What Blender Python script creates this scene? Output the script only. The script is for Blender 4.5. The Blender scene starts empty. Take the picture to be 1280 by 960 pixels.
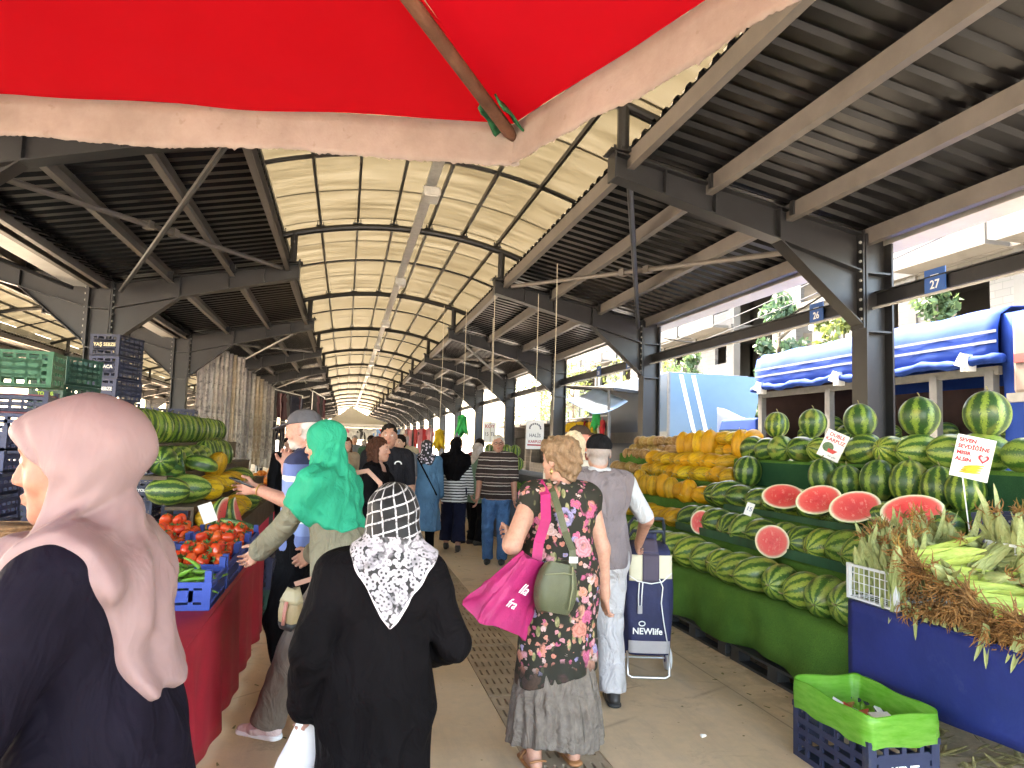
import bpy, bmesh, math, random
import numpy as np
from mathutils import Vector, Matrix, Euler
random.seed(7)
RNG = np.random.RandomState(11)
SC = bpy.context.scene
COL = SC.collection
PI = math.pi

# ------------------------------------------------------------------ objects
def tag(o, label=None, cat=None, group=None, kind=None):
    if label: o['label'] = label
    if cat: o['category'] = cat
    if group: o['group'] = group
    if kind: o['kind'] = kind
    return o

def empty(name, loc=(0, 0, 0), rz=0.0, label=None, cat=None, group=None):
    o = bpy.data.objects.new(name, None)
    o.empty_display_size = 0.1
    COL.objects.link(o)
    o.location = loc
    o.rotation_euler = (0, 0, rz)
    return tag(o, label, cat, group)

def link(name, me, parent=None, loc=None, rot=None):
    o = bpy.data.objects.new(name, me)
    COL.objects.link(o)
    if parent: o.parent = parent
    if loc is not None: o.location = loc
    if rot is not None: o.rotation_euler = rot
    return o

def copy_tree(o, parent=None):
    c = o.copy()
    COL.objects.link(c)
    c.parent = parent
    for ch in list(o.children):
        copy_tree(ch, c)
    return c

def basis(d):
    d = Vector(d).normalized()
    up = Vector((0, 0, 1)) if abs(d.z) < 0.95 else Vector((1, 0, 0))
    a = d.cross(up).normalized()
    b = a.cross(d).normalized()
    return d, a, b

class MB:
    """collects geometry for ONE mesh"""
    def __init__(s):
        s.v = []; s.f = []; s.m = []
    def add(s, vs, fs, mi=0):
        n = len(s.v)
        s.v += [tuple(v) for v in vs]
        s.f += [tuple(i + n for i in f) for f in fs]
        s.m += [mi] * len(fs)
        return s
    def box(s, c, d, rot=None, mi=0):
        x, y, z = d[0] / 2, d[1] / 2, d[2] / 2
        vs = [Vector((i, j, k)) for k in (-z, z) for j in (-y, y) for i in (-x, x)]
        if rot is not None:
            R = Euler(rot).to_matrix() if not isinstance(rot, Matrix) else rot
            vs = [R @ v for v in vs]
        c = Vector(c)
        return s.add([v + c for v in vs], [(0, 2, 3, 1), (4, 5, 7, 6), (0, 1, 5, 4), (2, 6, 7, 3), (0, 4, 6, 2), (1, 3, 7, 5)], mi)
    def b2(s, lo, hi, mi=0):
        return s.box([(a + b) / 2 for a, b in zip(lo, hi)], [abs(b - a) for a, b in zip(lo, hi)], None, mi)
    def bar(s, p0, p1, w, h, mi=0):
        p0, p1 = Vector(p0), Vector(p1)
        d, a, b = basis(p1 - p0)
        vs = []
        for p in (p0, p1):
            for (i, j) in ((-1, -1), (1, -1), (1, 1), (-1, 1)):
                vs.append(p + a * (i * w / 2) + b * (j * h / 2))
        return s.add(vs, [(0, 1, 2, 3), (7, 6, 5, 4), (0, 4, 5, 1), (1, 5, 6, 2), (2, 6, 7, 3), (3, 7, 4, 0)], mi)
    def tube(s, pts, r, n=8, cap=True, mi=0):
        pts = [Vector(p) for p in pts]
        rs = r if isinstance(r, (list, tuple)) else [r] * len(pts)
        vs = []; fs = []
        pa = None
        for i, p in enumerate(pts):
            t = (pts[min(i + 1, len(pts) - 1)] - pts[max(i - 1, 0)])
            if t.length < 1e-9: t = Vector((0, 0, 1))
            d, a, b = basis(t)
            if pa is not None:
                a = (pa - d * pa.dot(d))
                a = a.normalized() if a.length > 1e-6 else basis(t)[1]
                b = a.cross(d).normalized()
            pa = a
            for k in range(n):
                th = 2 * PI * k / n
                vs.append(p + (a * math.cos(th) + b * math.sin(th)) * rs[i])
        for i in range(len(pts) - 1):
            for k in range(n):
                k2 = (k + 1) % n
                fs.append((i * n + k, (i + 1) * n + k, (i + 1) * n + k2, i * n + k2))
        if cap:
            fs.append(tuple(range(n)))
            fs.append(tuple((len(pts) - 1) * n + n - 1 - k for k in range(n)))
        return s.add(vs, fs, mi)
    def rings(s, R, closed=True, cap=True, mi=0):
        n = len(R[0]); vs = [p for r in R for p in r]; fs = []
        for i in range(len(R) - 1):
            for k in range(n if closed else n - 1):
                k2 = (k + 1) % n
                fs.append((i * n + k, i * n + k2, (i + 1) * n + k2, (i + 1) * n + k))
        if cap and closed:
            fs.append(tuple(n - 1 - k for k in range(n)))
            fs.append(tuple((len(R) - 1) * n + k for k in range(n)))
        return s.add(vs, fs, mi)
    def lathe(s, prof, n=16, fn=None, c=(0, 0, 0), mi=0):
        R = []
        for (r, z) in prof:
            ring = []
            for k in range(n):
                t = 2 * PI * k / n
                rr = r * (fn(t, z) if fn else 1)
                ring.append((c[0] + rr * math.cos(t), c[1] + rr * math.sin(t), c[2] + z))
            R.append(ring)
        return s.rings(R, True, True, mi)
    def grid(s, fn, nu, nv, mi=0):
        vs = [fn(i / (nu - 1), j / (nv - 1)) for j in range(nv) for i in range(nu)]
        fs = [(j * nu + i, j * nu + i + 1, (j + 1) * nu + i + 1, (j + 1) * nu + i) for j in range(nv - 1) for i in range(nu - 1)]
        return s.add(vs, fs, mi)
    def poly(s, pts, thick, nrm, mi=0):
        """extruded polygon, centred on its plane"""
        nrm = Vector(nrm).normalized() * (thick / 2)
        n = len(pts)
        vs = [Vector(p) - nrm for p in pts] + [Vector(p) + nrm for p in pts]
        fs = [tuple(range(n - 1, -1, -1)), tuple(range(n, 2 * n))]
        for i in range(n):
            j = (i + 1) % n
            fs.append((i, j, n + j, n + i))
        return s.add(vs, fs, mi)
    def mesh(s, name, mats, smooth=False, bevel=0):
        me = bpy.data.meshes.new(name)
        me.from_pydata(s.v, [], s.f)
        for m in (mats if isinstance(mats, (list, tuple)) else [mats]):
            me.materials.append(m)
        me.polygons.foreach_set('material_index', s.m)
        if smooth:
            me.polygons.foreach_set('use_smooth', [True] * len(s.f))
        bm = bmesh.new(); bm.from_mesh(me)
        bmesh.ops.recalc_face_normals(bm, faces=bm.faces)
        bm.to_mesh(me); bm.free()
        me.update()
        if smooth == 'auto':
            me.set_sharp_from_angle(angle=math.radians(35))
        return me
    def build(s, name, mats, parent=None, smooth=False, loc=None, rot=None, solid=0, bevel=0):
        o = link(name, s.mesh(name, mats, smooth), parent, loc, rot)
        if solid:
            md = o.modifiers.new('thick', 'SOLIDIFY'); md.thickness = solid; md.offset = 0
        if bevel:
            md = o.modifiers.new('bev', 'BEVEL'); md.width = bevel; md.segments = 2; md.limit_method = 'ANGLE'
        return o

def sphere_rings(rx, ry, rz, n=16, m=10, fn=None, c=(0, 0, 0)):
    R = []
    for j in range(m + 1):
        ph = -PI / 2 + PI * (j + 0.02) / (m + 0.04)
        ring = []
        for k in range(n):
            t = 2 * PI * k / n
            f = fn(t, ph) if fn else 1
            ring.append((c[0] + rx * f * math.cos(ph) * math.cos(t), c[1] + ry * f * math.cos(ph) * math.sin(t), c[2] + rz * f * math.sin(ph)))
        R.append(ring)
    return R

def text_mesh(body, size, mat, extrude=0.0008, shear=0.0, align='CENTER', bold=0.0):
    cu = bpy.data.curves.new('txt', 'FONT')
    cu.body = body; cu.size = size; cu.align_x = align; cu.align_y = 'CENTER'
    cu.extrude = extrude; cu.shear = shear; cu.offset = bold; cu.resolution_u = 3
    o = bpy.data.objects.new('txt', cu)
    COL.objects.link(o)
    dg = bpy.context.evaluated_depsgraph_get()
    me = bpy.data.meshes.new_from_object(o.evaluated_get(dg))
    bpy.data.objects.remove(o); bpy.data.curves.remove(cu)
    me.materials.clear(); me.materials.append(mat)
    return me

def face_rot(nrm, up=(0, 0, 1)):
    """matrix whose Z looks along nrm and Y is close to up"""
    z = Vector(nrm).normalized(); x = Vector(up).cross(z).normalized(); y = z.cross(x)
    return Matrix((x, y, z)).transposed()

def put_text(name, body, size, mat, parent, pos, nrm, up=(0, 0, 1), bold=0.0, shear=0.0):
    o = link(name, text_mesh(body, size, mat, bold=bold, shear=shear), parent)
    o.matrix_local = Matrix.Translation(pos) @ face_rot(nrm, up).to_4x4()
    return o

# ------------------------------------------------------------------ materials
class NT:
    def __init__(s, name):
        m = bpy.data.materials.new(name); m.use_nodes = True
        s.m = m; s.t = m.node_tree; s.t.nodes.clear()
        s.out = s.n('ShaderNodeOutputMaterial')
        s.b = s.n('ShaderNodeBsdfPrincipled')
        s.l(s.b.outputs[0], s.out.inputs[0])
    def n(s, typ, **kw):
        nd = s.t.nodes.new(typ)
        for k, v in kw.items(): setattr(nd, k, v)
        return nd
    def l(s, a, b): s.t.links.new(a, b)
    def set(s, sock, v):
        if hasattr(v, 'bl_idname') or hasattr(v, 'links'): s.l(v, sock)
        else:
            if isinstance(v, (tuple, list)) and len(v) == 3 and sock.type == 'RGBA': v = (*v, 1)
            sock.default_value = v
    def math(s, op, a, b=0.0, c=None, clamp=False):
        nd = s.n('ShaderNodeMath', operation=op); nd.use_clamp = clamp
        s.set(nd.inputs[0], a); s.set(nd.inputs[1], b)
        if c is not None: s.set(nd.inputs[2], c)
        return nd.outputs[0]
    def co(s, kind='Object', scale=None):
        c = s.n('ShaderNodeTexCoord').outputs[kind]
        if scale is not None:
            mp = s.n('ShaderNodeMapping'); s.l(c, mp.inputs[0])
            mp.inputs['Scale'].default_value = scale if isinstance(scale, (tuple, list)) else (scale,) * 3
            return mp.outputs[0]
        return c
    def xyz(s, v):
        nd = s.n('ShaderNodeSeparateXYZ'); s.l(v, nd.inputs[0]); return nd.outputs
    def noise(s, v, scale, detail=3, rough=0.55, dist=0.0):
        nd = s.n('ShaderNodeTexNoise'); s.l(v, nd.inputs['Vector'])
        nd.inputs['Scale'].default_value = scale; nd.inputs['Detail'].default_value = detail
        nd.inputs['Roughness'].default_value = rough; nd.inputs['Distortion'].default_value = dist
        return nd.outputs[0]
    def voro(s, v, scale, feature='F1', rnd=1.0):
        nd = s.n('ShaderNodeTexVoronoi', feature=feature); s.l(v, nd.inputs['Vector'])
        nd.inputs['Scale'].default_value = scale
        nd.inputs['Randomness'].default_value = rnd
        return nd.outputs
    def ramp(s, f, stops, interp='LINEAR'):
        nd = s.n('ShaderNodeValToRGB'); s.set(nd.inputs[0], f)
        cr = nd.color_ramp; cr.interpolation = interp
        while len(cr.elements) < len(stops): cr.elements.new(0.5)
        for e, (p, c) in zip(cr.elements, stops):
            e.position = p; e.color = (*c, 1) if len(c) == 3 else c
        return nd.outputs[0]
    def mix(s, f, a, b, blend='MIX'):
        nd = s.n('ShaderNodeMix', data_type='RGBA', blend_type=blend)
        s.set(nd.inputs[0], f); s.set(nd.inputs[6], a); s.set(nd.inputs[7], b)
        return nd.outputs[2]
    def bump(s, h, strength=0.3, dist=0.01):
        nd = s.n('ShaderNodeBump'); nd.inputs['Strength'].default_value = strength
        nd.inputs['Distance'].default_value = dist
        s.l(h, nd.inputs['Height']); s.l(nd.outputs[0], s.b.inputs['Normal'])
    def rnd(s):
        return s.n('ShaderNodeObjectInfo').outputs['Random']
    def P(s, **kw):
        for k, v in kw.items():
            s.set(s.b.inputs[{'col': 'Base Color', 'rough': 'Roughness', 'metal': 'Metallic', 'spec': 'Specular IOR Level', 'trans': 'Transmission Weight',
                              'sss': 'Subsurface Weight', 'emis': 'Emission Color', 'emstr': 'Emission Strength', 'alpha': 'Alpha', 'sheen': 'Sheen Weight', 'coat': 'Coat Weight'}[k]], v)
        return s

_mc = {}
def M(name, col, rough=0.65, var=0.18, scale=6.0, bump=0.0, bscale=60.0, metal=0.0, spec=0.4, rnd=0.0, dirt=None, sheen=0.0):
    """general procedural material: noise-varied base colour, optional bump and dirt blotches"""
    if name in _mc: return _mc[name]
    t = NT(name); v = t.co('Object')
    f = t.noise(v, scale, 5, 0.6)
    lo = tuple(c * (1 - var) for c in col); hi = tuple(min(1, c * (1 + var)) for c in col)
    c = t.ramp(f, [(0.3, lo), (0.7, hi)])
    if rnd:
        k = t.math('MULTIPLY_ADD', t.rnd(), rnd, 1 - rnd / 2)
        c = t.mix(1.0, c, t.n('ShaderNodeCombineColor').outputs[0], 'MULTIPLY')
        cc = [n for n in t.t.nodes if n.bl_idname == 'ShaderNodeCombineColor'][-1]
        for i in range(3): t.l(k, cc.inputs[i])
    if dirt:
        d = t.ramp(t.noise(v, dirt[1], 6, 0.7), [(dirt[2], (0, 0, 0)), (min(1, dirt[2] + 0.18), (1, 1, 1))])
        c = t.mix(d, c, dirt[0])
    t.P(col=c, rough=rough, metal=metal, spec=spec)
    if sheen: t.P(sheen=sheen)
    if bump: t.bump(t.noise(v, bscale, 3, 0.6), bump, 0.01)
    _mc[name] = t.m
    return t.m
# ================================================================== camera, light
F_PX, YAW, PITCH, ROLL, CAM_H = 910.0, 0.2221, 0.0836, -0.0315, 1.65
cy_, sy_ = math.cos(YAW), math.sin(YAW)
r0 = Vector((cy_, -sy_, 0)); f0 = Vector((sy_, cy_, 0)); zz = Vector((0, 0, 1))
FW = f0 * math.cos(PITCH) + zz * math.sin(PITCH); u0 = zz * math.cos(PITCH) - f0 * math.sin(PITCH)
RT = r0 * math.cos(ROLL) - u0 * math.sin(ROLL); UP = r0 * math.sin(ROLL) + u0 * math.cos(ROLL)
cam = bpy.data.cameras.new('camera'); camo = bpy.data.objects.new('camera', cam); COL.objects.link(camo)
camo.matrix_world = Matrix(((RT.x, UP.x, -FW.x, 0), (RT.y, UP.y, -FW.y, 0), (RT.z, UP.z, -FW.z, CAM_H), (0, 0, 0, 1)))
cam.sensor_fit = 'HORIZONTAL'; cam.sensor_width = 36.0; cam.lens = F_PX / 1280 * 36
cam.clip_start = 0.05; cam.clip_end = 2000
SC.camera = camo

SUN_EL, SUN_AZ = math.radians(56), math.radians(-14)     # azimuth measured from +Y towards +X
w = bpy.data.worlds.new('World'); SC.world = w; w.use_nodes = True
wt = w.node_tree; wt.nodes.clear()
sky = wt.nodes.new('ShaderNodeTexSky'); sky.sky_type = 'NISHITA'; sky.sun_disc = False
sky.sun_elevation = SUN_EL; sky.sun_rotation = SUN_AZ; sky.dust_density = 4.0; sky.air_density = 1.0; sky.ozone_density = 0.6
bg = wt.nodes.new('ShaderNodeBackground'); bg.inputs[1].default_value = 0.15
wo = wt.nodes.new('ShaderNodeOutputWorld')
wt.links.new(sky.outputs[0], bg.inputs[0]); wt.links.new(bg.outputs[0], wo.inputs[0])
sl = bpy.data.lights.new('sun', 'SUN'); sl.energy = 2.0; sl.angle = math.radians(0.6); sl.color = (1.0, 0.94, 0.84)
so = bpy.data.objects.new('sun', sl); COL.objects.link(so)
sdir = Vector((math.sin(SUN_AZ) * math.cos(SUN_EL), math.cos(SUN_AZ) * math.cos(SUN_EL), math.sin(SUN_EL)))
so.rotation_euler = sdir.to_track_quat('Z', 'Y').to_euler(); so.location = (0, 0, 30)
vs = SC.view_settings
vs.view_transform = 'Standard'; vs.look = 'None'; vs.gamma = 1.0; vs.use_curve_mapping = False
vs.exposure = EXPOSURE = 5.05
vs.use_white_balance = True; vs.white_balance_temperature = 7700; vs.white_balance_tint = 10
SC.cycles.use_denoising = True
try: SC.cycles.denoiser = 'OPENIMAGEDENOISE'
except Exception: pass
SC.cycles.max_bounces = 8; SC.cycles.diffuse_bounces = 5; SC.cycles.transmission_bounces = 6; SC.cycles.transparent_max_bounces = 12
SC.cycles.sample_clamp_indirect = 6.0
SC.cycles.use_adaptive_sampling = True; SC.cycles.adaptive_threshold = 0.02

# ================================================================== materials of the setting
def floor_mat():
    t = NT('concrete_floor'); v = t.co('Object')
    a = t.noise(v, 0.55, 6, 0.65); b = t.noise(v, 9, 6, 0.7); g = t.noise(v, 90, 2, 0.5)
    c = t.ramp(a, [(0.3, (0.52, 0.39, 0.25)), (0.55, (0.62, 0.475, 0.315)), (0.75, (0.67, 0.53, 0.37))])
    c = t.mix(t.ramp(b, [(0.35, (0.4, 0.4, 0.4)), (0.62, (0, 0, 0))]), c, (0.40, 0.31, 0.21))
    st = t.ramp(t.noise(v, 1.6, 8, 0.75, 0.6), [(0.57, (0, 0, 0)), (0.68, (0.6, 0.6, 0.6))])
    c = t.mix(st, c, (0.28, 0.22, 0.155))
    sp = t.ramp(t.voro(v, 22)[0], [(0.05, (1, 1, 1)), (0.09, (0, 0, 0))])
    sp2 = t.math('MULTIPLY', sp, t.ramp(t.noise(v, 4, 2), [(0.55, (0, 0, 0)), (0.6, (1, 1, 1))]))
    c = t.mix(sp2, c, (0.11, 0.08, 0.06))
    sp3 = t.math('MULTIPLY', t.ramp(t.voro(v, 7, 'F1')[0], [(0.03, (1, 1, 1)), (0.055, (0, 0, 0))]), t.ramp(t.noise(v, 1.1, 3), [(0.5, (0, 0, 0)), (0.56, (0.8, 0.8, 0.8))]))
    c = t.mix(sp3, c, (0.20, 0.17, 0.06))
    tr_ = t.ramp(t.noise(t.co('Object', (1.2, .22, 1)), 1.1, 7, .7), [(.5, (0, 0, 0)), (.62, (.55,) * 3)])
    c = t.mix(tr_, c, (0.36, 0.295, 0.22))
    vs_ = t.mix(0.06, v, t.n('ShaderNodeTexNoise').outputs[1])
    cr = t.ramp(t.voro(vs_, 0.6, 'DISTANCE_TO_EDGE')[0], [(0.0, (1, 1, 1)), (0.006, (0, 0, 0))])
    c = t.mix(t.math('MULTIPLY', t.math('MULTIPLY', cr, t.ramp(t.noise(v, 1.3, 3), [(0.5, (0,) * 3), (0.6, (1,) * 3)])), 0.45), c, (0.11, 0.085, 0.06))
    x_, y_, z_ = t.xyz(v); wn = t.math('MULTIPLY', t.noise(v, 3, 3), .012)
    jy = t.math('LESS_THAN', t.math('ABSOLUTE', t.math('SUBTRACT', t.math('FRACT', t.math('DIVIDE', t.math('ADD', y_, wn), 4.2)), .5)), .0012); jx = t.math('LESS_THAN', t.math('ABSOLUTE', t.math('SUBTRACT', t.math('ADD', x_, wn), 2.72)), .005)
    c = t.mix(t.math('MULTIPLY', t.math('MAXIMUM', jy, jx), .6), c, (.12, .095, .07))
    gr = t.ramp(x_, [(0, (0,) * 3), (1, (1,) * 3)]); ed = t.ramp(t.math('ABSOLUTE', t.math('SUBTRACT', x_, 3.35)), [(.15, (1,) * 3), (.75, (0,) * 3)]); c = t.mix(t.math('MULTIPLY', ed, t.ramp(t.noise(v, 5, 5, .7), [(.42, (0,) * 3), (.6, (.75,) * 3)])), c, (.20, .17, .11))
    t.P(col=c, rough=t.ramp(b, [(0.3, (0.5,) * 3), (0.7, (0.8,) * 3)]), spec=0.35)
    t.bump(t.math('ADD', b, t.math('MULTIPLY', g, 0.5)), 0.25, 0.006)
    return t.m
FLOOR = floor_mat()
ASPH = M('street_concrete', (0.30, 0.285, 0.26), 0.9, 0.3, 3.0, 0.4, 150)
STEEL = M('charcoal_steel', (0.0125, 0.0128, 0.0145), 0.42, 0.25, 4.0, 0.03, 40, spec=0.5, dirt=((0.035, 0.033, 0.03), 2.2, 0.58))
PURL = M('galvanised_purlin', (0.125, 0.113, 0.102), 0.5, 0.14, 3.0, 0.03, 30, metal=0.1)
DECK = M('roof_deck_underside', (0.006, 0.006, 0.007), 0.30, 0.3, 1.5, 0.02, 20, metal=0.0, spec=0.2)
GALV = M('galvanised_tray', (0.5, 0.5, 0.48), 0.4, 0.15, 12, 0.05, 60, metal=0.5)
WHITEM = M('white_flashing', (0.5, 0.5, 0.48), 0.5, 0.08, 3)
PIPE = M('grey_downpipe', (0.42, 0.41, 0.40), 0.5, 0.1, 3)
def poly_mat():
    t = NT('polycarbonate_sheet'); v = t.co('Object')
    f = t.noise(t.co('Object', (0.5, 3.0, 0.5)), 1.2, 5, 0.65)
    fl = t.xyz(v)
    c = t.ramp(f, [(0.3, (0.0118, 0.0092, 0.0050)), (0.5, (0.0210, 0.0173, 0.0104)), (0.72, (0.0335, 0.0288, 0.0195))])
    d = t.ramp(t.noise(v, 7, 6, 0.7), [(0.58, (0, 0, 0)), (0.75, (0.5, 0.5, 0.5))])
    c = t.mix(d, c, (0.026, 0.021, 0.012))
    tr = t.n('ShaderNodeBsdfTranslucent'); t.l(c, tr.inputs[0])
    t.P(col=(0.30, 0.27, 0.20), rough=0.35, spec=0.5)
    mx = t.n('ShaderNodeMixShader'); mx.inputs[0].default_value = 0.30
    t.l(tr.outputs[0], mx.inputs[1]); t.l(t.b.outputs[0], mx.inputs[2])
    t.l(mx.outputs[0], t.out.inputs[0])
    return t.m
POLY = poly_mat()
BLACKP = M('black_rubber', (0.02, 0.02, 0.02), 0.6, 0.2)
SIGNBLUE = M('sign_blue', (0.03, 0.10, 0.33), 0.4, 0.06)
PAPER = M('white_card', (0.78, 0.77, 0.74), 0.7, 0.04, 10)
WHITE = M('white_print', (0.82, 0.82, 0.80), 0.6, 0.02)
REDINK = M('red_print', (0.45, 0.015, 0.03), 0.6, 0.05)
DARKIRON = M('dark_iron', (0.05, 0.045, 0.04), 0.55, 0.3, 12, 0.1, 80, metal=0.4)

# ================================================================== ground
def sheet(name, x0, x1, y0, y1, z, mat):
    o = MB().add([(x0, y0, z), (x1, y0, z), (x1, y1, z), (x0, y1, z)], [(0, 1, 2, 3)]).build(name, mat)
    return tag(o, kind='structure')
sheet('ground', -400, 400, -300, 700, -0.16, ASPH)
# hall slab: a ring of slabs leaves the drain channel open
slab = MB()
DX0, DX1 = 1.0, 1.44
slab.b2((-24, -12, -0.15), (DX0, 112, 0.0)); slab.b2((DX1, -12, -0.15), (6.3, 112, 0.0))
tag(slab.build('floor', FLOOR), kind='structure')
ch = MB(); ch.b2((DX0 - 0.001, -12, -0.15), (DX1 + 0.001, 112, -0.11))
tag(ch.build('drain_channel_bed', M('drain_dark', (0.03, 0.025, 0.02), 0.9, 0.4)), kind='structure')
PAVE = M('pavement', (0.36, 0.34, 0.31), 0.9, 0.2, 2.0, 0.3, 80)
pv = MB(); pv.b2((6.3, -12, -0.15), (6.95, 112, -0.03))
tag(pv.build('pavement', PAVE), kind='structure')

# drain covers: precast plates with two rows of slots
COVER = M('drain_cover_concrete', (0.36, 0.275, 0.185), 0.8, 0.22, 3.0, 0.25, 90, rnd=0.25, dirt=((0.46, 0.355, 0.24), 3.5, 0.52))
def cover_mesh():
    mb = MB(); L = 0.60; W = DX1 - DX0 - 0.012; z0, z1 = -0.045, 0.001
    nx = 8; sw = 0.014; rows = 3; sl_ = 0.115
    ys = [0]
    for r in range(rows):
        c = L * (r + 0.5) / rows
        ys += [c - sl_ / 2, c + sl_ / 2]
    ys.append(L)
    xs = [0]
    for i in range(nx):
        c = W * (i + 0.75) / (nx + 0.5); xs += [c - sw / 2, c + sw / 2]
    xs.append(W)
    for j in range(len(ys) - 1):
        if j % 2 == 0:
            mb.b2((0, ys[j], z0), (W, ys[j + 1], z1))
        else:
            for i in range(0, len(xs) - 1, 2):
                mb.b2((xs[i], ys[j], z0), (xs[i + 1], ys[j + 1], z1))
    return mb.mesh('drain_cover', COVER)
cm = cover_mesh()
for i in range(58):
    y = 1.2 + i * 0.606
    o = link('drain_cover', cm, None, (DX0 + 0.006, y, random.uniform(-0.003, 0.002)), (0, 0, random.uniform(-0.004, 0.004)))
    tag(o, 'slotted concrete cover plate set flush along the drain in the market floor', 'drain cover', 'drain covers in a line along the aisle')

# ================================================================== the halls
OFF_COL, OFF_TIP, OFF_ARC = 4.75, 1.88, 2.43
Z_TOP, Z_TIP, Z_AR, Z_AP = 4.03, 4.60, 4.95, 5.41
BAY = 6.0; Y1 = 6.8
ARC_R = (OFF_ARC ** 2 + (Z_AP - Z_AR) ** 2) / (2 * (Z_AP - Z_AR))
def arcz(o): return Z_AP - (ARC_R - math.sqrt(ARC_R ** 2 - o * o))
def zline(o): return Z_TIP + (Z_TOP - Z_TIP) * (o - OFF_TIP) / (OFF_COL - OFF_TIP)   # top of the rafter

def column_mesh():
    mb = MB(); d, wf = 0.34, 0.24
    H = Z_TOP + 0.02
    mb.b2((-d / 2, -wf / 2, 0), (-d / 2 + 0.022, wf / 2, H)); mb.b2((d / 2 - 0.022, -wf / 2, 0), (d / 2, wf / 2, H))
    mb.b2((-d / 2 + 0.022, -0.008, 0.0), (d / 2 - 0.022, 0.008, H - 0.001))
    mb.b2((-d / 2 + 0.022, -wf / 2 + 0.01, 2.98), (d / 2 - 0.022, wf / 2 - 0.01, 3.0))
    mb.b2((-d / 2 + 0.022, -wf / 2 + 0.01, 3.62), (d / 2 - 0.022, wf / 2 - 0.01, 3.64))
    mb.b2((-d / 2 - 0.08, -wf / 2 - 0.06, 0.002), (d / 2 + 0.08, wf / 2 + 0.06, 0.024))
    return mb.mesh('column', STEEL)
def rafter_mesh(s):
    """s=+1: rafter reaches from the column (at +offset) towards the hall centre; origin at hall centre line"""
    mb = MB(); x0, x1 = OFF_TIP - 0.16, OFF_COL - 0.172
    dt, dc = 0.25, 0.42                                    # depth at tip and at column
    def top(o): return zline(o)
    def dep(o): return dt + (dc - dt) * (o - x0) / (x1 - x0)
    T = lambda o, z: Vector((s * o, 0, z))
    mb.poly([T(x0, top(x0) - 0.012), T(x1, top(x1) - 0.012), T(x1, top(x1) - dep(x1)), T(x0, top(x0) - dep(x0))], 0.012, (0, 1, 0))
    mb.bar(T(x0, top(x0) - 0.008), T(x1, top(x1) - 0.008), 0.19, 0.016)
    mb.bar(T(x0, top(x0) - dep(x0)), T(x1, top(x1) - dep(x1)), 0.19, 0.016)
    xh = x1 - 1.0                                          # haunch
    mb.poly([T(xh, top(xh) - dep(xh) - 0.009), T(x1, top(x1) - dep(x1) - 0.009), T(x1, 3.05)], 0.012, (0, 1, 0))
    mb.bar(T(xh, top(xh) - dep(xh) - 0.004), T(x1, 3.05), 0.19, 0.016)
    mb.box(T(x0 - 0.012, top(x0) - dt / 2), (0.02, 0.21, dt + 0.05))                      # tip end plate
    mb.box(T(x1 - 0.014, (top(x1) + 3.05) / 2), (0.024, 0.215, top(x1) - 3.05 + 0.06))      # connection plate
    for o in (x0 + 0.55, xh, xh - 0.75):                        # web stiffeners, lighter edges
        mb.bar(T(o, top(o) - 0.02), T(o, top(o) - dep(o) + 0.01), 0.165, 0.012)
    for k in range(9):                                            # bolts
        z = 3.12 + k * 0.105
        for y in (-0.075, 0.075):
            mb.tube([T(x1 - 0.045, z) + Vector((0, y, 0)), T(x1 - 0.026, z) + Vector((0, y, 0))], 0.017, 6, mi=1)
    mb.box(T(x0 + 0.1, top(x0) + 0.012), (0.34, 0.24, 0.018))     # seat of the post
    for dx in (-0.12, -0.04, 0.04, 0.12):
        for y in (-0.09, 0.09):
            mb.tube([T(x0 + 0.1 + dx, top(x0) + 0.02) + Vector((0, y, 0)), T(x0 + 0.1 + dx, top(x0) + 0.06) + Vector((0, y, 0))], 0.016, 6)
    for o in (2.78, 3.72):
        for sy in (-1, 1): mb.box(T(o, top(o)) + Vector((0, sy * 0.13, 0.0)), (0.11, 0.07, 0.15))
    return mb.mesh('rafter', [STEEL, GALV])
def arch_mesh():
    mb = MB(); pts = []
    for i in range(33):
        o = -OFF_ARC + 2 * OFF_ARC * i / 32
        pts.append((o, 0, arcz(o)))
    mb.tube(pts, 0.058, 10)
    for s in (-1, 1):
        o = OFF_TIP - 0.06
        mb.tube([(s * o, 0, zline(o) + 0.02), (s * o, 0, arcz(o))], 0.062, 10)
    for k in range(8):
        o = -2.02 + 0.625 * k
        z = arcz(o)
        mb.box((o, 0, z + 0.066), (0.16, 0.06, 0.016)); mb.box((o - 0.05, 0, z + 0.10), (0.014, 0.05, 0.075)); mb.box((o + 0.05, 0, z + 0.10), (0.014, 0.05, 0.075))
    return mb.mesh('arch_tube', STEEL)
def deck_mesh(s, L, off0, off1, step=0.235):
    """trapezoid-rib sheet; ribs run down the slope"""
    mb = MB(); prof = []
    y = 0.0
    while y < L - 1e-6:
        prof += [(y, 0.0), (y + step * 0.42, 0.0), (y + step * 0.54, 0.042), (y + step * 0.88, 0.042)]
        y += step
    prof.append((L, 0.0))
    prof = [(min(p, L), z) for p, z in prof]
    vs = []
    for (yy, dz) in prof:
        for o in (off0, off1): vs.append((s * o, yy, zline(o) + 0.075 + dz))
    fs = [(2 * i, 2 * i + 1, 2 * i + 3, 2 * i + 2) for i in range(len(prof) - 1)]
    mb.add(vs, fs)
    return mb.mesh('roof_sheet', DECK)
def sky_mesh(L, n=4):
    mb = MB(); m = 36
    for k in range(n):
        y0, y1 = L * k / n, L * (k + 1) / n + 0.05
        dz = 0.004 if k % 2 else 0.0
        def fn(u, v):
            o = -OFF_ARC + 2 * OFF_ARC * u
            return (o, y0 + (y1 - y0) * v, arcz(o) + 0.17 + dz)
        mb.grid(fn, m, 2)
    return mb.mesh('skylight_sheet', POLY, smooth=True)
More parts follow.
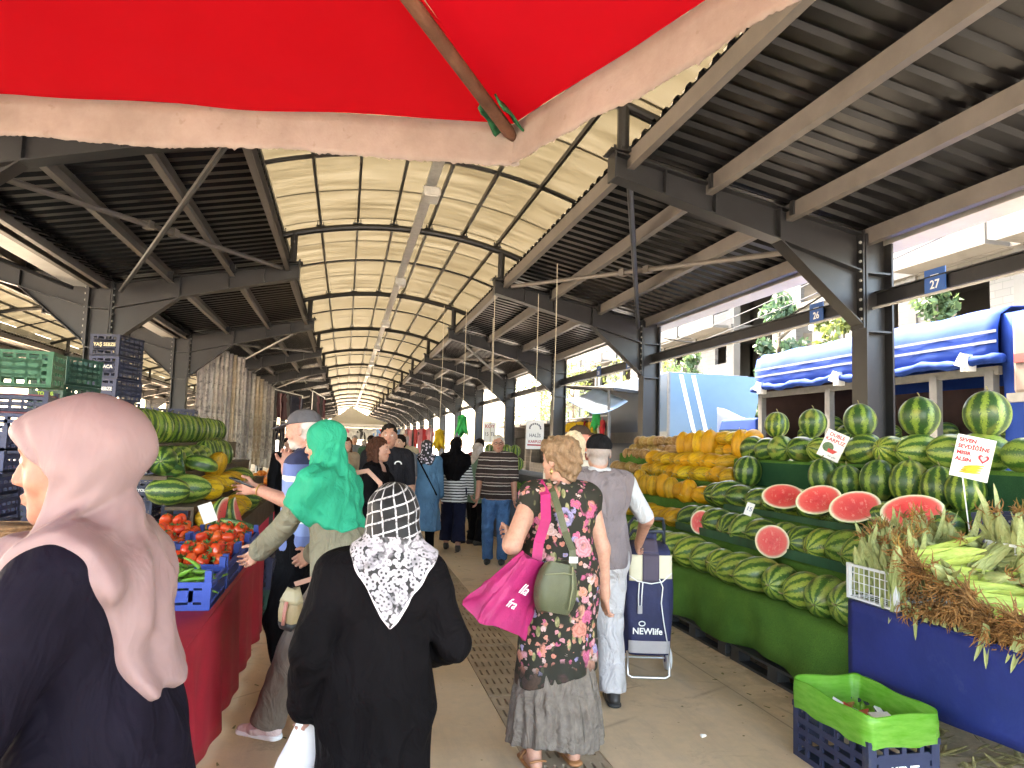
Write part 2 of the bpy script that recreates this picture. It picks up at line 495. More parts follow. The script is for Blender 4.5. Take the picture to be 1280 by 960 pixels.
def closure_mesh(s, L):
    mb = MB(); o = OFF_ARC - 0.02
    mb.add([(s * o, 0, zline(o) + 0.12), (s * o, L, zline(o) + 0.12), (s * OFF_ARC, L, Z_AR + 0.17), (s * OFF_ARC, 0, Z_AR + 0.17)], [(0, 1, 2, 3)])
    # notched filler, its white painting the sky that shows between the ribs
    k = 0
    y = 0.0
    while y < L:
        mb.box((s * (OFF_TIP + 0.05), y + 0.075, zline(OFF_TIP) + 0.135), (0.02, 0.15, 0.07), mi=1); y += 0.235
    return mb.mesh('edge_closure', [POLY, WHITEM])

_col = column_mesh(); _raf = {s: rafter_mesh(s) for s in (-1, 1)}; _arch = arch_mesh(); _deck = {s: deck_mesh(s, BAY, OFF_TIP - 0.02, OFF_COL + 0.24) for s in (-1, 1)}
_sky = sky_mesh(BAY); _clo = {s: closure_mesh(s, BAY) for s in (-1, 1)}

def hall(cx, label, sides_with_columns, nb, b0=-2, open_side=0):
    root = empty('market_hall', (cx, 0, 0), 0, label, 'market hall')
    ya, yb = Y1 + b0 * BAY, Y1 + (b0 + nb - 1) * BAY
    for b in range(nb):
        y = Y1 + (b0 + b) * BAY
        for s in (-1, 1):
            if s in sides_with_columns: link('column', _col, root, (s * OFF_COL, y, 0))
            link('rafter', _raf[s], root, (0, y, 0))
        link('arch_tube', _arch, root, (0, y, 0))
        if b < nb - 1:
            for s in (-1, 1):
                link('roof_sheet', _deck[s], root, (0, y, 0)); link('edge_closure', _clo[s], root, (0, y, 0))
            link('skylight_sheet', _sky, root, (0, y, 0))
            fb = MB()                                             # flat cross bands under the sheet at mid bay
            pts = [-OFF_ARC + 2 * OFF_ARC * i / 24 for i in range(25)]
            for i in range(24):
                fb.bar((pts[i], BAY / 2, arcz(pts[i]) + 0.145), (pts[i + 1], BAY / 2, arcz(pts[i + 1]) + 0.145), 0.09, 0.03)
            fb.build('cross_band', STEEL, root, loc=(0, y, 0))
    # purlins: C-section, four per wing
    for s in (-1, 1):
        for k, o in enumerate((OFF_TIP + 0.02, 2.78, 3.72, OFF_COL - 0.1)):
            mb = MB(); z = zline(o); h = 0.17
            mb.b2((s * o - 0.035, ya, z + 0.066 - h), (s * o - 0.029, yb, z + 0.066))
            mb.b2((s * o - 0.029, ya, z + 0.06), (s * o + 0.045, yb, z + 0.066)); mb.b2((s * o - 0.029, ya, z + 0.066 - h), (s * o + 0.045, yb, z + 0.072 - h))
            mb.build('purlin', PURL, root)
    for k in range(8):
        o = -2.02 + 0.625 * k
        mb = MB(); mb.b2((o - 0.02, ya, arcz(o) + 0.085), (o + 0.02, yb, arcz(o) + 0.15)); mb.build('glazing_bar', STEEL, root)
    # wind bracing in every third bay
    for b in range(nb - 1):
        if (b0 + b) % 2 == 0:
            y = Y1 + (b0 + b) * BAY
            for s in (-1, 1):
                oi, oc = OFF_TIP + 0.1, OFF_COL - 0.35
                zi, zc = zline(oi) - 0.17, zline(oc) - 0.2
                mb = MB(); mb.tube([(s * oi, y + 0.2, zi), (s * oc, y + BAY - 0.25, zc)], 0.035, 8)
                mb.build('wind_brace', STEEL, root)
                mb = MB(); mb.tube([(s * oc, y + 0.2, zc + 0.07), (s * oi, y + BAY - 0.25, zi + 0.07)], 0.035, 8)
                for q in (0.46, 0.54):
                    c = Vector((s * oc, y + 0.2, zc + 0.07)).lerp(Vector((s * oi, y + BAY - 0.25, zi + 0.07)), q)
                    mb.box(c, (0.10, 0.10, 0.10), (0, 0, 0.4 * s))
                mb.build('wind_brace', PURL, root)
    # gutters along the eaves
    for s in (-1, 1):
        if s in sides_with_columns:
            mb = MB(); o = s * (OFF_COL + 0.30)
            mb.b2((o - 0.16, ya, 3.97), (o + 0.16, yb, 3.985)); mb.b2((o - 0.16, ya, 3.985), (o - 0.145, yb, 4.12)); mb.b2((o + 0.145, ya, 3.985), (o + 0.16, yb, 4.2))
            mb.build('gutter', WHITEM, root)
            for b in range(1, nb):
                if b % 2 == 1:
                    y = Y1 + (b0 + b) * BAY
                    mb = MB(); mb.tube([(s * (OFF_COL + 0.02), y + 0.26, 0.05), (s * (OFF_COL + 0.02), y + 0.26, 3.1), (s * (OFF_COL + 0.12), y + 0.26, 3.5), (s * (OFF_COL + 0.24), y + 0.26, 3.97)], 0.075, 10)
                    mb.build('downpipe', PIPE, root, smooth=True)
    # cable tray below the ridge
    mb = MB(); xt = 0.22
    mb.b2((xt - 0.07, ya, Z_AP - 0.10), (xt + 0.07, yb, Z_AP - 0.095)); mb.b2((xt - 0.075, ya, Z_AP - 0.10), (xt - 0.07, yb, Z_AP - 0.06)); mb.b2((xt + 0.07, ya, Z_AP - 0.10), (xt + 0.075, yb, Z_AP - 0.06))
    mb.build('cable_tray', GALV, root)
    if open_side:
        mb = MB(); mb.b2((open_side * OFF_COL + 0.05, ya, 3.30), (open_side * OFF_COL + 0.11, yb, 3.44)); mb.b2((open_side * OFF_COL + 0.01, ya, 3.43), (open_side * OFF_COL + 0.15, yb, 3.445))
        mb.build('rail_beam', STEEL, root)
        mb = MB(); mb.tube([(open_side * OFF_COL + 0.0, ya, 3.26), (open_side * OFF_COL + 0.0, yb, 3.26)], 0.014, 6); mb.build('cable', PIPE, root)
    return root
H1 = hall(0.8, 'long open steel market hall with arched cream skylight over the aisle', (-1, 1), 17, -2, open_side=1)
H2 = hall(-8.7, 'neighbouring market hall beyond the left row of dark columns', (-1,), 14, -1)

# floodlights hung from the tray
def flood():
    t = empty('floodlight', (0, 0, 0))
    mb = MB(); mb.box((0, 0, 0), (0.24, 0.42, 0.09)); 
    for k in range(7): mb.box((0, -0.17 + k * 0.057, 0.06), (0.22, 0.012, 0.05))
    mb.build('housing', GALV, t, bevel=0.006)
    mb = MB(); mb.box((0, 0, -0.05), (0.2, 0.36, 0.012)); mb.build('lens', M('frosted_lens', (0.6, 0.6, 0.58), 0.25, 0.1, 30), t)
    mb = MB(); mb.bar((-0.1, 0, 0.05), (-0.1, 0, 0.14), 0.02, 0.02); mb.bar((0.1, 0, 0.05), (0.1, 0, 0.14), 0.02, 0.02); mb.build('bracket', GALV, t)
    return t
f0_ = flood()
for i in range(8):
    o = f0_ if i == 0 else copy_tree(f0_)
    y = 10.2 + i * 6.0
    o.location = (1.02, y, Z_AP - 0.245)
    tag(o, 'grey floodlight under the cable tray, number of bays away from viewer: %s' % ['nearest', 'second', 'third', 'fourth', 'fifth', 'sixth', 'seventh', 'farthest'][i], 'floodlight', 'floodlights under the cable tray')
    o['label'] = '%s grey floodlight hung under the perforated cable tray' % ['nearest', 'second nearest', 'third nearest', 'fourth nearest', 'fifth nearest', 'sixth nearest', 'seventh nearest', 'farthest'][i]

# bay number signs on the rail
def bay_sign(txt, y, z, x, where):
    t = empty('bay_sign', (x, y, z), 0, 'small blue numbered bay sign on the side rail, ' + where, 'sign')
    mb = MB(); mb.box((0, 0, 0.0), (0.012, 0.26, 0.24)); mb.build('plate', SIGNBLUE, t)
    put_text('digits', txt, 0.12, WHITE, t, (-0.008, 0, -0.04), (-1, 0, 0), bold=0.002)
    mb = MB(); mb.b2((-0.009, -0.05, 0.05), (-0.0065, 0.05, 0.062)); mb.build('line', WHITE, t)
    return t
for txt, y, wh in (('27', 5.95, 'just right of the nearest column'), ('26', 7.8, 'just left of the nearest column'), ('25', 13.9, 'between the second and third columns'), ('24', 15.7, 'close before the third column')):
    bay_sign(txt, y, 3.39, 5.57, wh)
# ================================================================== produce: materials
ORD = ['first', 'second', 'third', 'fourth', 'fifth', 'sixth', 'seventh', 'eighth', 'ninth', 'tenth', 'eleventh', 'twelfth', 'thirteenth', 'fourteenth', 'fifteenth', 'sixteenth', 'seventeenth', 'eighteenth']

def melon_mat(name, dark, light, n=9, wid=0.5, yel=0.0):
    t = NT(name); v = t.co('Object'); x, y, z = t.xyz(v)
    ri = t.rnd()
    ang = t.math('ARCTAN2', y, x)
    rl = t.n('ShaderNodeVectorMath', operation='ADD'); t.l(v, rl.inputs[0]); rc_ = t.n('ShaderNodeCombineXYZ'); t.l(t.math('MULTIPLY', ri, 57.0), rc_.inputs[0]); t.l(rc_.outputs[0], rl.inputs[1])
    def sc(k):
        mp = t.n('ShaderNodeMapping'); t.l(rl.outputs[0], mp.inputs[0]); mp.inputs['Scale'].default_value = k; return mp.outputs[0]
    w1 = t.noise(sc((2.6, 2.6, 1.6)), 1.5, 4, 0.65)
    w2 = t.noise(sc((9, 9, 6)), 1.4, 4, 0.75)
    n = t.math('ADD', t.math('FLOOR', t.math('MULTIPLY', ri, 3.99)), n - 2)
    a = t.math('ADD', t.math('MULTIPLY', ang, n), t.math('MULTIPLY', t.math('SUBTRACT', w1, 0.5), 3.4))
    a = t.math('ADD', a, t.math('MULTIPLY', t.math('SUBTRACT', w2, 0.5), 5.5))
    s = t.math('MULTIPLY_ADD', t.math('SINE', a), 0.5, 0.5)
    stripe = t.ramp(s, [(wid - 0.22, (0, 0, 0)), (wid + 0.16, (1, 1, 1))])
    fine = t.math('MULTIPLY', t.noise(sc((16, 16, 8)), 1.6, 4, 0.75), 1.0)
    lc = t.ramp(fine, [(0.35, tuple(c * 0.55 for c in light)), (0.62, light)])
    dc = t.ramp(fine, [(0.3, tuple(c * 0.6 for c in dark)), (0.7, tuple(min(1, c * 1.7) for c in dark))])
    c = t.mix(stripe, dc, lc)
    tint = t.ramp(ri, [(0.0, (0.75, 0.85, 0.7)), (0.5, (1, 1, 1)), (1.0, (1.25, 1.15, 0.9))])
    c = t.mix(1.0, c, tint, 'MULTIPLY')
    # ground spot
    gs = t.ramp(t.noise(sc((1, 1, 1)), 1.1, 1), [(0.62, (0, 0, 0)), (0.75, (0.5, 0.5, 0.5))])
    c = t.mix(gs, c, (0.36, 0.32, 0.08))
    t.P(col=c, rough=0.38, spec=0.45)
    t.bump(w2, 0.06, 0.004)
    return t.m
WMD = melon_mat('watermelon_dark_rind', (0.020, 0.060, 0.016), (0.24, 0.34, 0.055), 10, 0.70)
WML = melon_mat('watermelon_light_rind', (0.030, 0.090, 0.016), (0.30, 0.40, 0.08), 10, 0.44)
def ymat(name, base, net, amt):
    t = NT(name); v = t.co('Object'); x, y, z = t.xyz(v)
    ang = t.math('ARCTAN2', y, x)
    w1 = t.noise(t.co('Object', (3, 3, 1.4)), 2.0, 4, 0.7)
    s = t.math('SINE', t.math('ADD', t.math('MULTIPLY', ang, 10), t.math('MULTIPLY', w1, 9)))
    f = t.math('MULTIPLY', t.ramp(s, [(0.45, (0, 0, 0)), (0.85, (1, 1, 1))]), t.ramp(t.noise(t.co('Object', (11, 11, 7)), 2, 4, 0.8), [(0.4, (0, 0, 0)), (0.62, (amt, amt, amt))]))
    b = t.ramp(t.rnd(), [(0, tuple(c * 0.85 for c in base)), (0.6, base), (1, (base[0] * 1.1, base[1] * 1.4, base[2]))])
    b = t.mix(t.ramp(t.noise(t.co('Object', (1.5, 1.5, 1.5)), 1.4, 3), [(.45, (0, 0, 0)), (.7, (.55,) * 3)]), b, (base[0] * .62, base[1] * .72, base[2]))
    c = t.mix(f, b, net)
    t.P(col=c, rough=0.5, spec=0.35); t.bump(t.noise(t.co('Object', 14), 2, 3), 0.35, 0.004)
    return t.m
YELM = ymat('yellow_melon_rind', (0.58, 0.31, 0.016), (0.15, 0.085, 0.01), 0.95)
YELS = ymat('smooth_yellow_melon_rind', (0.64, 0.30, 0.010), (0.36, 0.15, 0.01), 0.7)
BRNM = ymat('netted_melon_rind', (0.30, 0.155, 0.05), (0.46, 0.31, 0.15), 0.8)
def flesh_mat():
    t = NT('melon_flesh'); v = t.co('Object'); x, y, z = t.xyz(v)
    r = t.math('SQRT', t.math('ADD', t.math('MULTIPLY', x, x), t.math('MULTIPLY', y, y)))
    n1 = t.noise(t.co('Object', 5), 1.0, 4, 0.7)
    rr = t.math('ADD', r, t.math('MULTIPLY', t.math('SUBTRACT', n1, 0.5), 0.10))
    c = t.ramp(rr, [(0.0, (0.60, 0.04, 0.045)), (0.5, (0.68, 0.055, 0.05)), (0.80, (0.70, 0.10, 0.08)), (0.88, (0.68, 0.32, 0.24)), (0.93, (0.72, 0.66, 0.45)), (1.0, (0.55, 0.62, 0.35))])
    fi = t.ramp(t.noise(t.co('Object', (5, 2, 5)), 1.5, 6, 0.65), [(0.55, (0, 0, 0)), (0.66, (0.45, 0.45, 0.45))])
    fi = t.math('MULTIPLY', fi, t.ramp(r, [(0.55, (1, 1, 1)), (0.8, (0, 0, 0))]))
    c = t.mix(fi, c, (0.80, 0.42, 0.33))
    sd = t.voro(v, 19)
    ss = t.math('MULTIPLY', t.ramp(sd[0], [(0.06, (1, 1, 1)), (0.12, (0, 0, 0))]), t.math('MULTIPLY', t.ramp(r, [(0.28, (0, 0, 0)), (0.34, (1, 1, 1)), (0.74, (1, 1, 1)), (0.8, (0, 0, 0))]), t.ramp(n1, [(0.56, (0, 0, 0)), (0.60, (0.7, 0.7, 0.7))])))
    c = t.mix(ss, c, (0.02, 0.008, 0.006))
    t.P(col=c, rough=0.32, spec=0.5, sss=0.08)
    t.b.inputs['Subsurface Radius'].default_value = (0.01, 0.004, 0.003)
    t.bump(t.noise(t.co('Object', 7), 1.6, 4, 0.7), 0.5, 0.012)
    return t.m
FLESH = flesh_mat()
STEM = M('melon_stem', (0.22, 0.2, 0.09), 0.8, 0.3, 20)

def wm_mesh(name, mat, seed, lobes=0.012):
    rr = random.Random(seed); p = [rr.uniform(0, 6) for _ in range(4)]
    def fn(t, ph): return 1 + lobes * math.sin(5 * t + p[0]) + 0.012 * math.sin(2 * t + p[1]) + 0.01 * math.sin(3 * ph + p[2])
    mb = MB(); mb.rings(sphere_rings(1, 1, 1, 28, 18, fn)); return mb.mesh(name, mat, smooth=True)
WM = [wm_mesh('watermelon', WMD, 1), wm_mesh('watermelon', WMD, 2), wm_mesh('watermelon', WML, 3), wm_mesh('watermelon', WML, 4)]
YM = [wm_mesh('yellow_melon', YELM, 5, 0.02), wm_mesh('yellow_melon', YELM, 6, 0.02), wm_mesh('yellow_melon', YELS, 7, 0.028)]
BM_ = [wm_mesh('netted_melon', BRNM, 8, 0.02), wm_mesh('netted_melon', BRNM, 9, 0.015)]
_st = MB(); _st.tube([(0, 0, 0), (0.004, 0, 0.02), (0.018, 0.006, 0.035)], [0.007, 0.005, 0.004], 6)
STEMM = _st.mesh('stem', STEM, smooth=True)

def melon(name, me, loc, r, ln, rot, label, cat, group, stem=True):
    """ln = half length along the melon's own axis"""
    o = link(name, me, None, loc); o.rotation_euler = rot; o.scale = (r, r, ln)
    tag(o, label, cat, group)
    if stem:
        s = link('stem', STEMM, o); s.location = (0, 0, 0.985); s.scale = (1 / r, 1 / r, 1 / ln)
    return o

def half_mesh(seed):
    rr = random.Random(seed); ph0 = rr.uniform(0, 6)
    mb = MB(); R = []
    for j in range(10):
        ph = -PI / 2 + (PI / 2) * (j + 0.02) / 9.02
        R.append([(math.cos(ph) * math.cos(2 * PI * k / 28), math.cos(ph) * math.sin(2 * PI * k / 28), math.sin(ph)) for k in range(28)])
    mb.rings(R)
    return mb.mesh('rind', WMD, smooth=True)
def disc_mesh(seed):
    rr = random.Random(seed); mb = MB(); vs = [(0, 0, 0.09)]; fs = []
    nr, na = 7, 36; off = [rr.uniform(0, 6) for _ in range(5)]
    for i in range(1, nr + 1):
        for k in range(na):
            t = 2 * PI * k / na; r = 0.992 * i / nr
            h = 0.09 + 0.03 * (1 - i / nr) * math.sin(3 * t + off[0] + 4 * r) + 0.02 * (1 - (i / nr) ** 3) * math.sin(7 * r * math.cos(t + off[1]) * 2 + off[2])
            vs.append((r * math.cos(t), r * math.sin(t), h if i < nr else 0.003))
    for k in range(na): fs.append((0, 1 + k, 1 + (k + 1) % na))
    for i in range(nr - 1):
        for k in range(na):
            a = 1 + i * na + k; b = 1 + i * na + (k + 1) % na
            fs.append((a, a + na, b + na, b))
    mb.add(vs, fs); return mb.mesh('flesh', FLESH, smooth=True)
RIND = [half_mesh(1)]; DISC = [disc_mesh(k) for k in range(3)]
def half_melon(loc, r, ln, depth, nrm, up, label, group=None, k=0):
    """cut melon: face of size r x ln, rind bulging by depth behind it"""
    e = empty('cut_watermelon', loc, 0, label, 'cut watermelon', group)
    e.rotation_mode = 'QUATERNION'; e.rotation_quaternion = face_rot(nrm, up).to_quaternion()
    a = link('rind', RIND[0], e); a.scale = (ln, r, depth)
    b = link('flesh', DISC[k % 3], e); b.scale = (ln * 1.0, r * 1.0, 0.5 * r)
    return e

# ================================================================== right: the stepped turf stand
def turf_mat(name, c0, c1):
    t = NT(name); v = t.co('Object')
    a = t.noise(v, 240, 2, 0.6); b = t.noise(v, 2.5, 5, 0.65)
    c = t.mix(t.ramp(b, [(0.3, (0, 0, 0)), (0.7, (1, 1, 1))]), c0, c1)
    c = t.mix(t.ramp(a, [(0.35, (0.65, 0.65, 0.65)), (0.6, (0, 0, 0))]), c, tuple(x * 0.35 for x in c0))
    t.P(col=c, rough=0.9, spec=0.15); t.bump(a, 0.9, 0.012)
    return t.m
TURF = turf_mat('artificial_turf', (0.068, 0.18, 0.030), (0.125, 0.275, 0.044))
DTURF = turf_mat('dark_turf', (0.018, 0.08, 0.035), (0.03, 0.115, 0.048))
TX = [(3.15, 3.54, 0.53), (3.54, 3.89, 0.80), (3.89, 4.24, 1.05), (4.24, 4.52, 1.28), (4.52, 5.02, 1.57)]
YN, YF = 4.04, 11.6
stand = empty('display_stand', (4.1, 7.8, 0), 0, 'stepped fruit stand under green turf with heaped watermelons and melons', 'display stand')
def rel(o): return Vector(o.location)
mb = MB()
for (x0, x1, z) in TX:
    mb.b2((x0 + 0.03 - 4.1, YN + 0.02 - 7.8, 0.1 if x0 > 3.2 else 0.15), (x1 - 4.1 - 0.002, YF - 7.8, z - 0.015))
mb.build('stepped_frame', M('dark_plywood', (0.10, 0.07, 0.045), 0.8, 0.3, 4), stand)
for y in (4.3, 6.2, 8.1, 10.0, 11.4):
    mb = MB(); mb.b2((3.22 - 4.1, y - 7.8 - 0.03, 0), (3.28 - 4.1, y - 7.8 + 0.03, 0.16)); mb.b2((4.9 - 4.1, y - 7.8 - 0.03, 0), (4.96 - 4.1, y - 7.8 + 0.03, 0.11)); mb.build('leg', DARKIRON, stand)
cloth = MB()
prof = [(3.125, 0.12), (3.135, 0.25), (3.142, 0.40), (3.148, 0.515), (3.165, 0.535)]
for i, (x0, x1, z) in enumerate(TX):
    if i: prof += [(x0, TX[i - 1][2] + 0.004), (x0 - 0.004, z - 0.02), (x0 + 0.012, z)]
    prof += [((x0 + x1) / 2, z - 0.004), (x1 - 0.004, z)]
prof += [(5.02, 1.57), (5.03, 0.2)]
ny = 110
R = []
for j in range(ny):
    y = YN + (YF - YN) * j / (ny - 1)
    ring = []
    for i, (x, z) in enumerate(prof):
        w = 0.0
        if i < 5:
            k = (0.53 - z) / 0.41
            w = 0.042 * k * (math.sin(y * 5.3 + 0.8 * math.sin(y * 2.1)) + 0.5 * math.sin(y * 12.1 + 1)) 
        ring.append((x - 0.02 * (i < 4) + w, y, z + (0.012 * math.sin(y * 4.1) + 0.015 * math.sin(y * 1.7) if i == 0 else 0.003 * math.sin(y * 9 + i))))
    R.append(ring)
cloth.rings(R, closed=False, cap=False)
tag(cloth.build('turf_cloth', TURF, None, smooth=True, solid=0.008), 'bright green artificial turf cloth draped over the stepped fruit stand', 'turf cloth')
# dark green boards standing along the steps
BOARD = M('green_board', (0.015, 0.075, 0.035), 0.6, 0.2, 6, 0.05, 60)
for n_, (x, y0, y1, z0, z1, lab) in enumerate([(3.545, 4.06, 7.4, 0.805, 0.86, 'low green board edging the second step behind the front watermelons'), (3.895, 4.06, 7.0, 1.055, 1.09, 'low green board edging the third step below the cut watermelons')]):
    mb = MB(); mb.b2((x - 0.008, y0, z0), (x + 0.008, y1, z1 + 0.02)); o = mb.build('step_board', BOARD); tag(o, lab, 'board')
mb = MB(); mb.b2((4.495, 3.98, 1.285), (4.512, 7.55, 1.545)); tag(mb.build('back_board', DTURF), 'dark green back board between the two upper watermelon rows', 'board')

WG = 'watermelons on the turf stand'
def row(nm, X, Z, Ys, r, ln, lie, mats, jit=0.02, name='watermelon', cat='watermelon', group=WG, kinds=None, lab='striped watermelon'):
    for i, y in enumerate(Ys):
        rr = (r[i] if isinstance(r, list) else r) * random.uniform(0.90, 1.08); ll = ln * random.uniform(0.92, 1.12) * (rr / (r[i] if isinstance(r, list) else r))
        if lie == 'x': rot = (0, -PI / 2 + random.uniform(-0.25, 0.1), random.uniform(-0.5, 0.5)); up_ = rr
        elif lie == 'y': rot = (PI / 2, 0, random.uniform(-0.5, 0.5)); up_ = rr
        elif lie == 'up': rot = (random.uniform(-0.1, 0.1), random.uniform(-0.12, 0.12), random.uniform(0, 6)); up_ = ll
        else: rot = (PI / 2 * random.choice((0.85, 1.0)), 0, random.uniform(0, 6)); up_ = rr
        me = random.choice(mats)
        melon(name, me, (X + random.uniform(-jit, jit), y + random.uniform(-jit, jit), Z + up_ - 0.012), rr, ll, rot,
              '%s %s, %s from the corn end' % (lab, nm, ORD[i] if i < len(ORD) else 'last'), cat, group)
def rng(a, b, st):
    o = []; y = a
    while y <= b: o.append(y); y += st
    return o
row('in the bottom front row of the turf stand', 3.34, 0.53, rng(4.27, 8.2, 0.29), 0.147, 0.185, 'x', [WM[2], WM[3]])
row('on the second step of the turf stand', 3.72, 0.80, [4.3, 4.58, 4.87, 5.12, 5.38, 5.64, 5.98, 6.24, 6.52, 6.8, 7.08, 7.36], 0.149, 0.175, 'x', [WM[0], WM[2], WM[3], WM[1]])
row('on the third step of the turf stand', 4.07, 1.05, rng(4.3, 7.6, 0.29), 0.145, 0.175, 'x', [WM[0], WM[1], WM[2]])
row('standing upright on the fourth step', 4.39, 1.28, [4.42, 4.70, 5.01, 5.34, 5.70, 6.06], 0.148, 0.162, 'up', [WM[0], WM[1]])
melon('watermelon', WM[0], (4.38, 7.36, 1.44), 0.155, 0.17, (0.1, 0, 1), 'lone upright watermelon beside the yellow melons on fourth step', 'watermelon', WG)
row('lying on the upper turf shelf', 4.72, 1.57, [3.98, 4.28, 4.60, 4.92, 5.23, 5.57, 5.90, 6.22, 6.56, 6.88, 7.2, 7.5, 7.8], 0.14, 0.165, 'any', [WM[0], WM[2], WM[3]])
for i, (y, r) in enumerate([(4.59, 0.165), (5.26, 0.163), (5.99, 0.150), (6.71, 0.142), (7.36, 0.137)]):
    melon('watermelon', WM[i % 2], (4.74, y, 1.83 + r * 1.03), r, r * 1.06, (random.uniform(-.06, .06), random.uniform(-.06, .06), random.uniform(0, 6)),
          'big upright watermelon crowning the stand, %s from the corn end' % ORD[i], 'watermelon', 'watermelons crowning the stand')

# cut halves on the third step, facing the aisle
def tocam(p, lift=0.0):
    d = Vector((0, 0, 1.65)) - Vector(p); d.normalize(); d.z += lift; return d.normalized()
for i, (p, r, ln, lift, roll, lab) in enumerate([
        ((3.84, 5.86, 1.27), 0.135, 0.185, 0.75, 0.05, 'halved watermelon with pale cracked red face, farthest of four on the third step'),
        ((3.84, 5.36, 1.28), 0.13, 0.185, 0.55, 0.35, 'halved watermelon tilted with red face, second farthest on the third step'),
        ((3.84, 4.92, 1.26), 0.13, 0.19, 0.5, 0.30, 'halved watermelon with smooth red face, second nearest on the third step'),
        ((3.86, 4.36, 1.28), 0.13, 0.205, 0.6, 0.22, 'halved watermelon behind the standing corn, nearest on the third step')]):
    n = tocam(p, lift); upv = Vector((0, 0, 1)) + Vector((-0.97, 0.2, 0)) * roll
    half_melon(p, r, ln, 0.15, n, upv, lab, 'halved watermelons on the third step', i)
half_melon((3.45, 5.42, 0.93), 0.135, 0.135, 0.14, tocam((3.5, 5.4, 0.95), 0.05), (0, 0, 1), 'round deep red watermelon half facing the aisle on second step', None, 1)
# a block cut out of one melon on the second step
e = empty('cut_watermelon', (3.56, 6.86, 0.93), 0, 'whole watermelon with a red wedge opened, beside the yellow melons', 'cut watermelon')
e.rotation_mode = 'QUATERNION'; e.rotation_quaternion = face_rot(tocam((3.55, 6.9, 0.94), 0.1), (0.2, 0, 1)).to_quaternion()
a = link('rind', RIND[0], e); a.scale = (0.10, 0.12, 0.13)
b = link('flesh', DISC[2], e); b.scale = (0.105, 0.125, 0.05)

YG = 'yellow melons on the turf stand'
def ymrow(nm, X, Z, Ys, lie='x', mats=None, r=0.100, ln=0.140):
    row(nm, X, Z, Ys, r, ln, lie, mats or [YM[0], YM[1], YM[0], YM[2]], 0.025, 'yellow_melon', 'yellow melon', YG, lab='yellow melon')
ymrow('in the low row on the second step', 3.68, 0.80, rng(7.66, 9.6, 0.215))
ymrow('leaning upright on the third step', 3.98, 1.05, [7.95, 8.45, 8.67, 8.95, 9.2, 9.45], 'up', [YM[2], YM[0]], 0.11, 0.15)
ymrow('lying on the third step', 4.06, 1.05, [7.68, 8.2], 'y', [YM[2]], 0.115, 0.165)
ymrow('on the fourth step', 4.36, 1.28, rng(7.66, 10.1, 0.215))
ymrow('piled over the fourth step', 4.46, 1.44, rng(8.0, 10.2, 0.22))
ymrow('standing tall on the upper shelf', 4.66, 1.57, [8.0, 8.75, 9.0, 9.25, 9.5], 'up', [YM[2]], 0.12, 0.18)
ymrow('on the upper turf shelf', 4.82, 1.57, [8.0, 8.22, 8.44, 8.66], 'x')
ymrow('piled highest above the upper shelf', 4.8, 1.74, [7.95, 8.17, 8.4, 8.62, 8.84], 'x')
# hollow cut yellow melon
e = empty('cut_yellow_melon', (3.92, 7.92, 1.15), 0, 'opened yellow melon with pale jagged hollow among the whole ones', 'cut melon')
mb = MB(); R = []
for j in range(8):
    ph = -PI / 2 + (PI / 2) * (j + 0.05) / 7 * 1.05
    R.append([(0.115 * math.cos(ph) * math.cos(2 * PI * k / 24), 0.115 * math.cos(ph) * math.sin(2 * PI * k / 24), 0.115 * math.sin(ph) + (0.03 * (1 if k % 6 < 3 else -0.4) if j == 7 else 0)) for k in range(24)])
mb.rings(R, True, False); mb.build('rind', YELS, e, smooth=True, rot=(-0.3, -0.6, 0))
mb = MB(); mb.rings([[(0.94 * x, 0.94 * y, 0.94 * z) for (x, y, z) in r] for r in R], True, False)
mb.build('flesh', M('pale_melon_flesh', (0.62, 0.58, 0.30), 0.5, 0.12, 40), e, smooth=True, rot=(-0.3, -0.6, 0))
# netted brown melons at the far end
BG = 'netted brown melons at the far end of the stand'
nb_ = 0
for (X, Z, y0, y1) in [(3.66, 0.80, 9.8, 11.5), (4.05, 1.05, 9.7, 11.5), (4.38, 1.28, 10.2, 11.5), (4.66, 1.57, 9.8, 11.5), (4.86, 1.57, 9.8, 11.5), (4.55, 1.50, 10.3, 11.45), (4.76, 1.70, 9.9, 11.4)]:
    y = y0
    while y < y1:
        r = random.uniform(0.075, 0.09)
        melon('netted_melon', random.choice(BM_), (X + random.uniform(-.04, .04), y, Z + r - 0.01), r, r * random.uniform(1.05, 1.35), (random.uniform(0, 3), random.uniform(0, 3), 0),
              'small tan netted melon heaped at the far end of the turf stand', 'melon', BG, stem=False)
        y += 0.175
# weighing scale, price cards, basket, sign cards
def price_card(loc, w, h, nrm, up, label, lines=3, group=None):
    e = empty('price_card', loc, 0, label, 'price card', group)
    e.rotation_mode = 'QUATERNION'; e.rotation_quaternion = face_rot(nrm, up).to_quaternion()
    mb = MB(); mb.box((0, 0, 0), (w, h, 0.003)); mb.build('card', PAPER, e)
    return e
e = price_card((3.66, 6.12, 1.13), 0.07, 0.12, (-0.6, -0.8, 0.3), (0.4, 0, 1), 'small white price card tucked between watermelon rows')
put_text('figures', '15', 0.055, M('blue_ink', (0.03, 0.04, 0.2), 0.6, 0.1), e, (0, 0, 0.003), (0, 0, 1), (0, 1, 0))
t = empty('weighing_scale', (3.60, 9.15, 1.03), 0.5, 'small beige weighing scale with dark display by the yellow melons', 'scale')
SCALEB = M('beige_plastic', (0.52, 0.49, 0.40), 0.5, 0.06)
mb = MB(); mb.box((0, 0, 0.06), (0.22, 0.24, 0.12)); mb.build('housing', SCALEB, t, bevel=0.012)
mb = MB(); mb.box((0, 0, 0.14), (0.26, 0.28, 0.012)); mb.tube([(0, 0, 0.11), (0, 0, 0.14)], 0.03, 8); mb.build('pan', GALV, t, bevel=0.004)
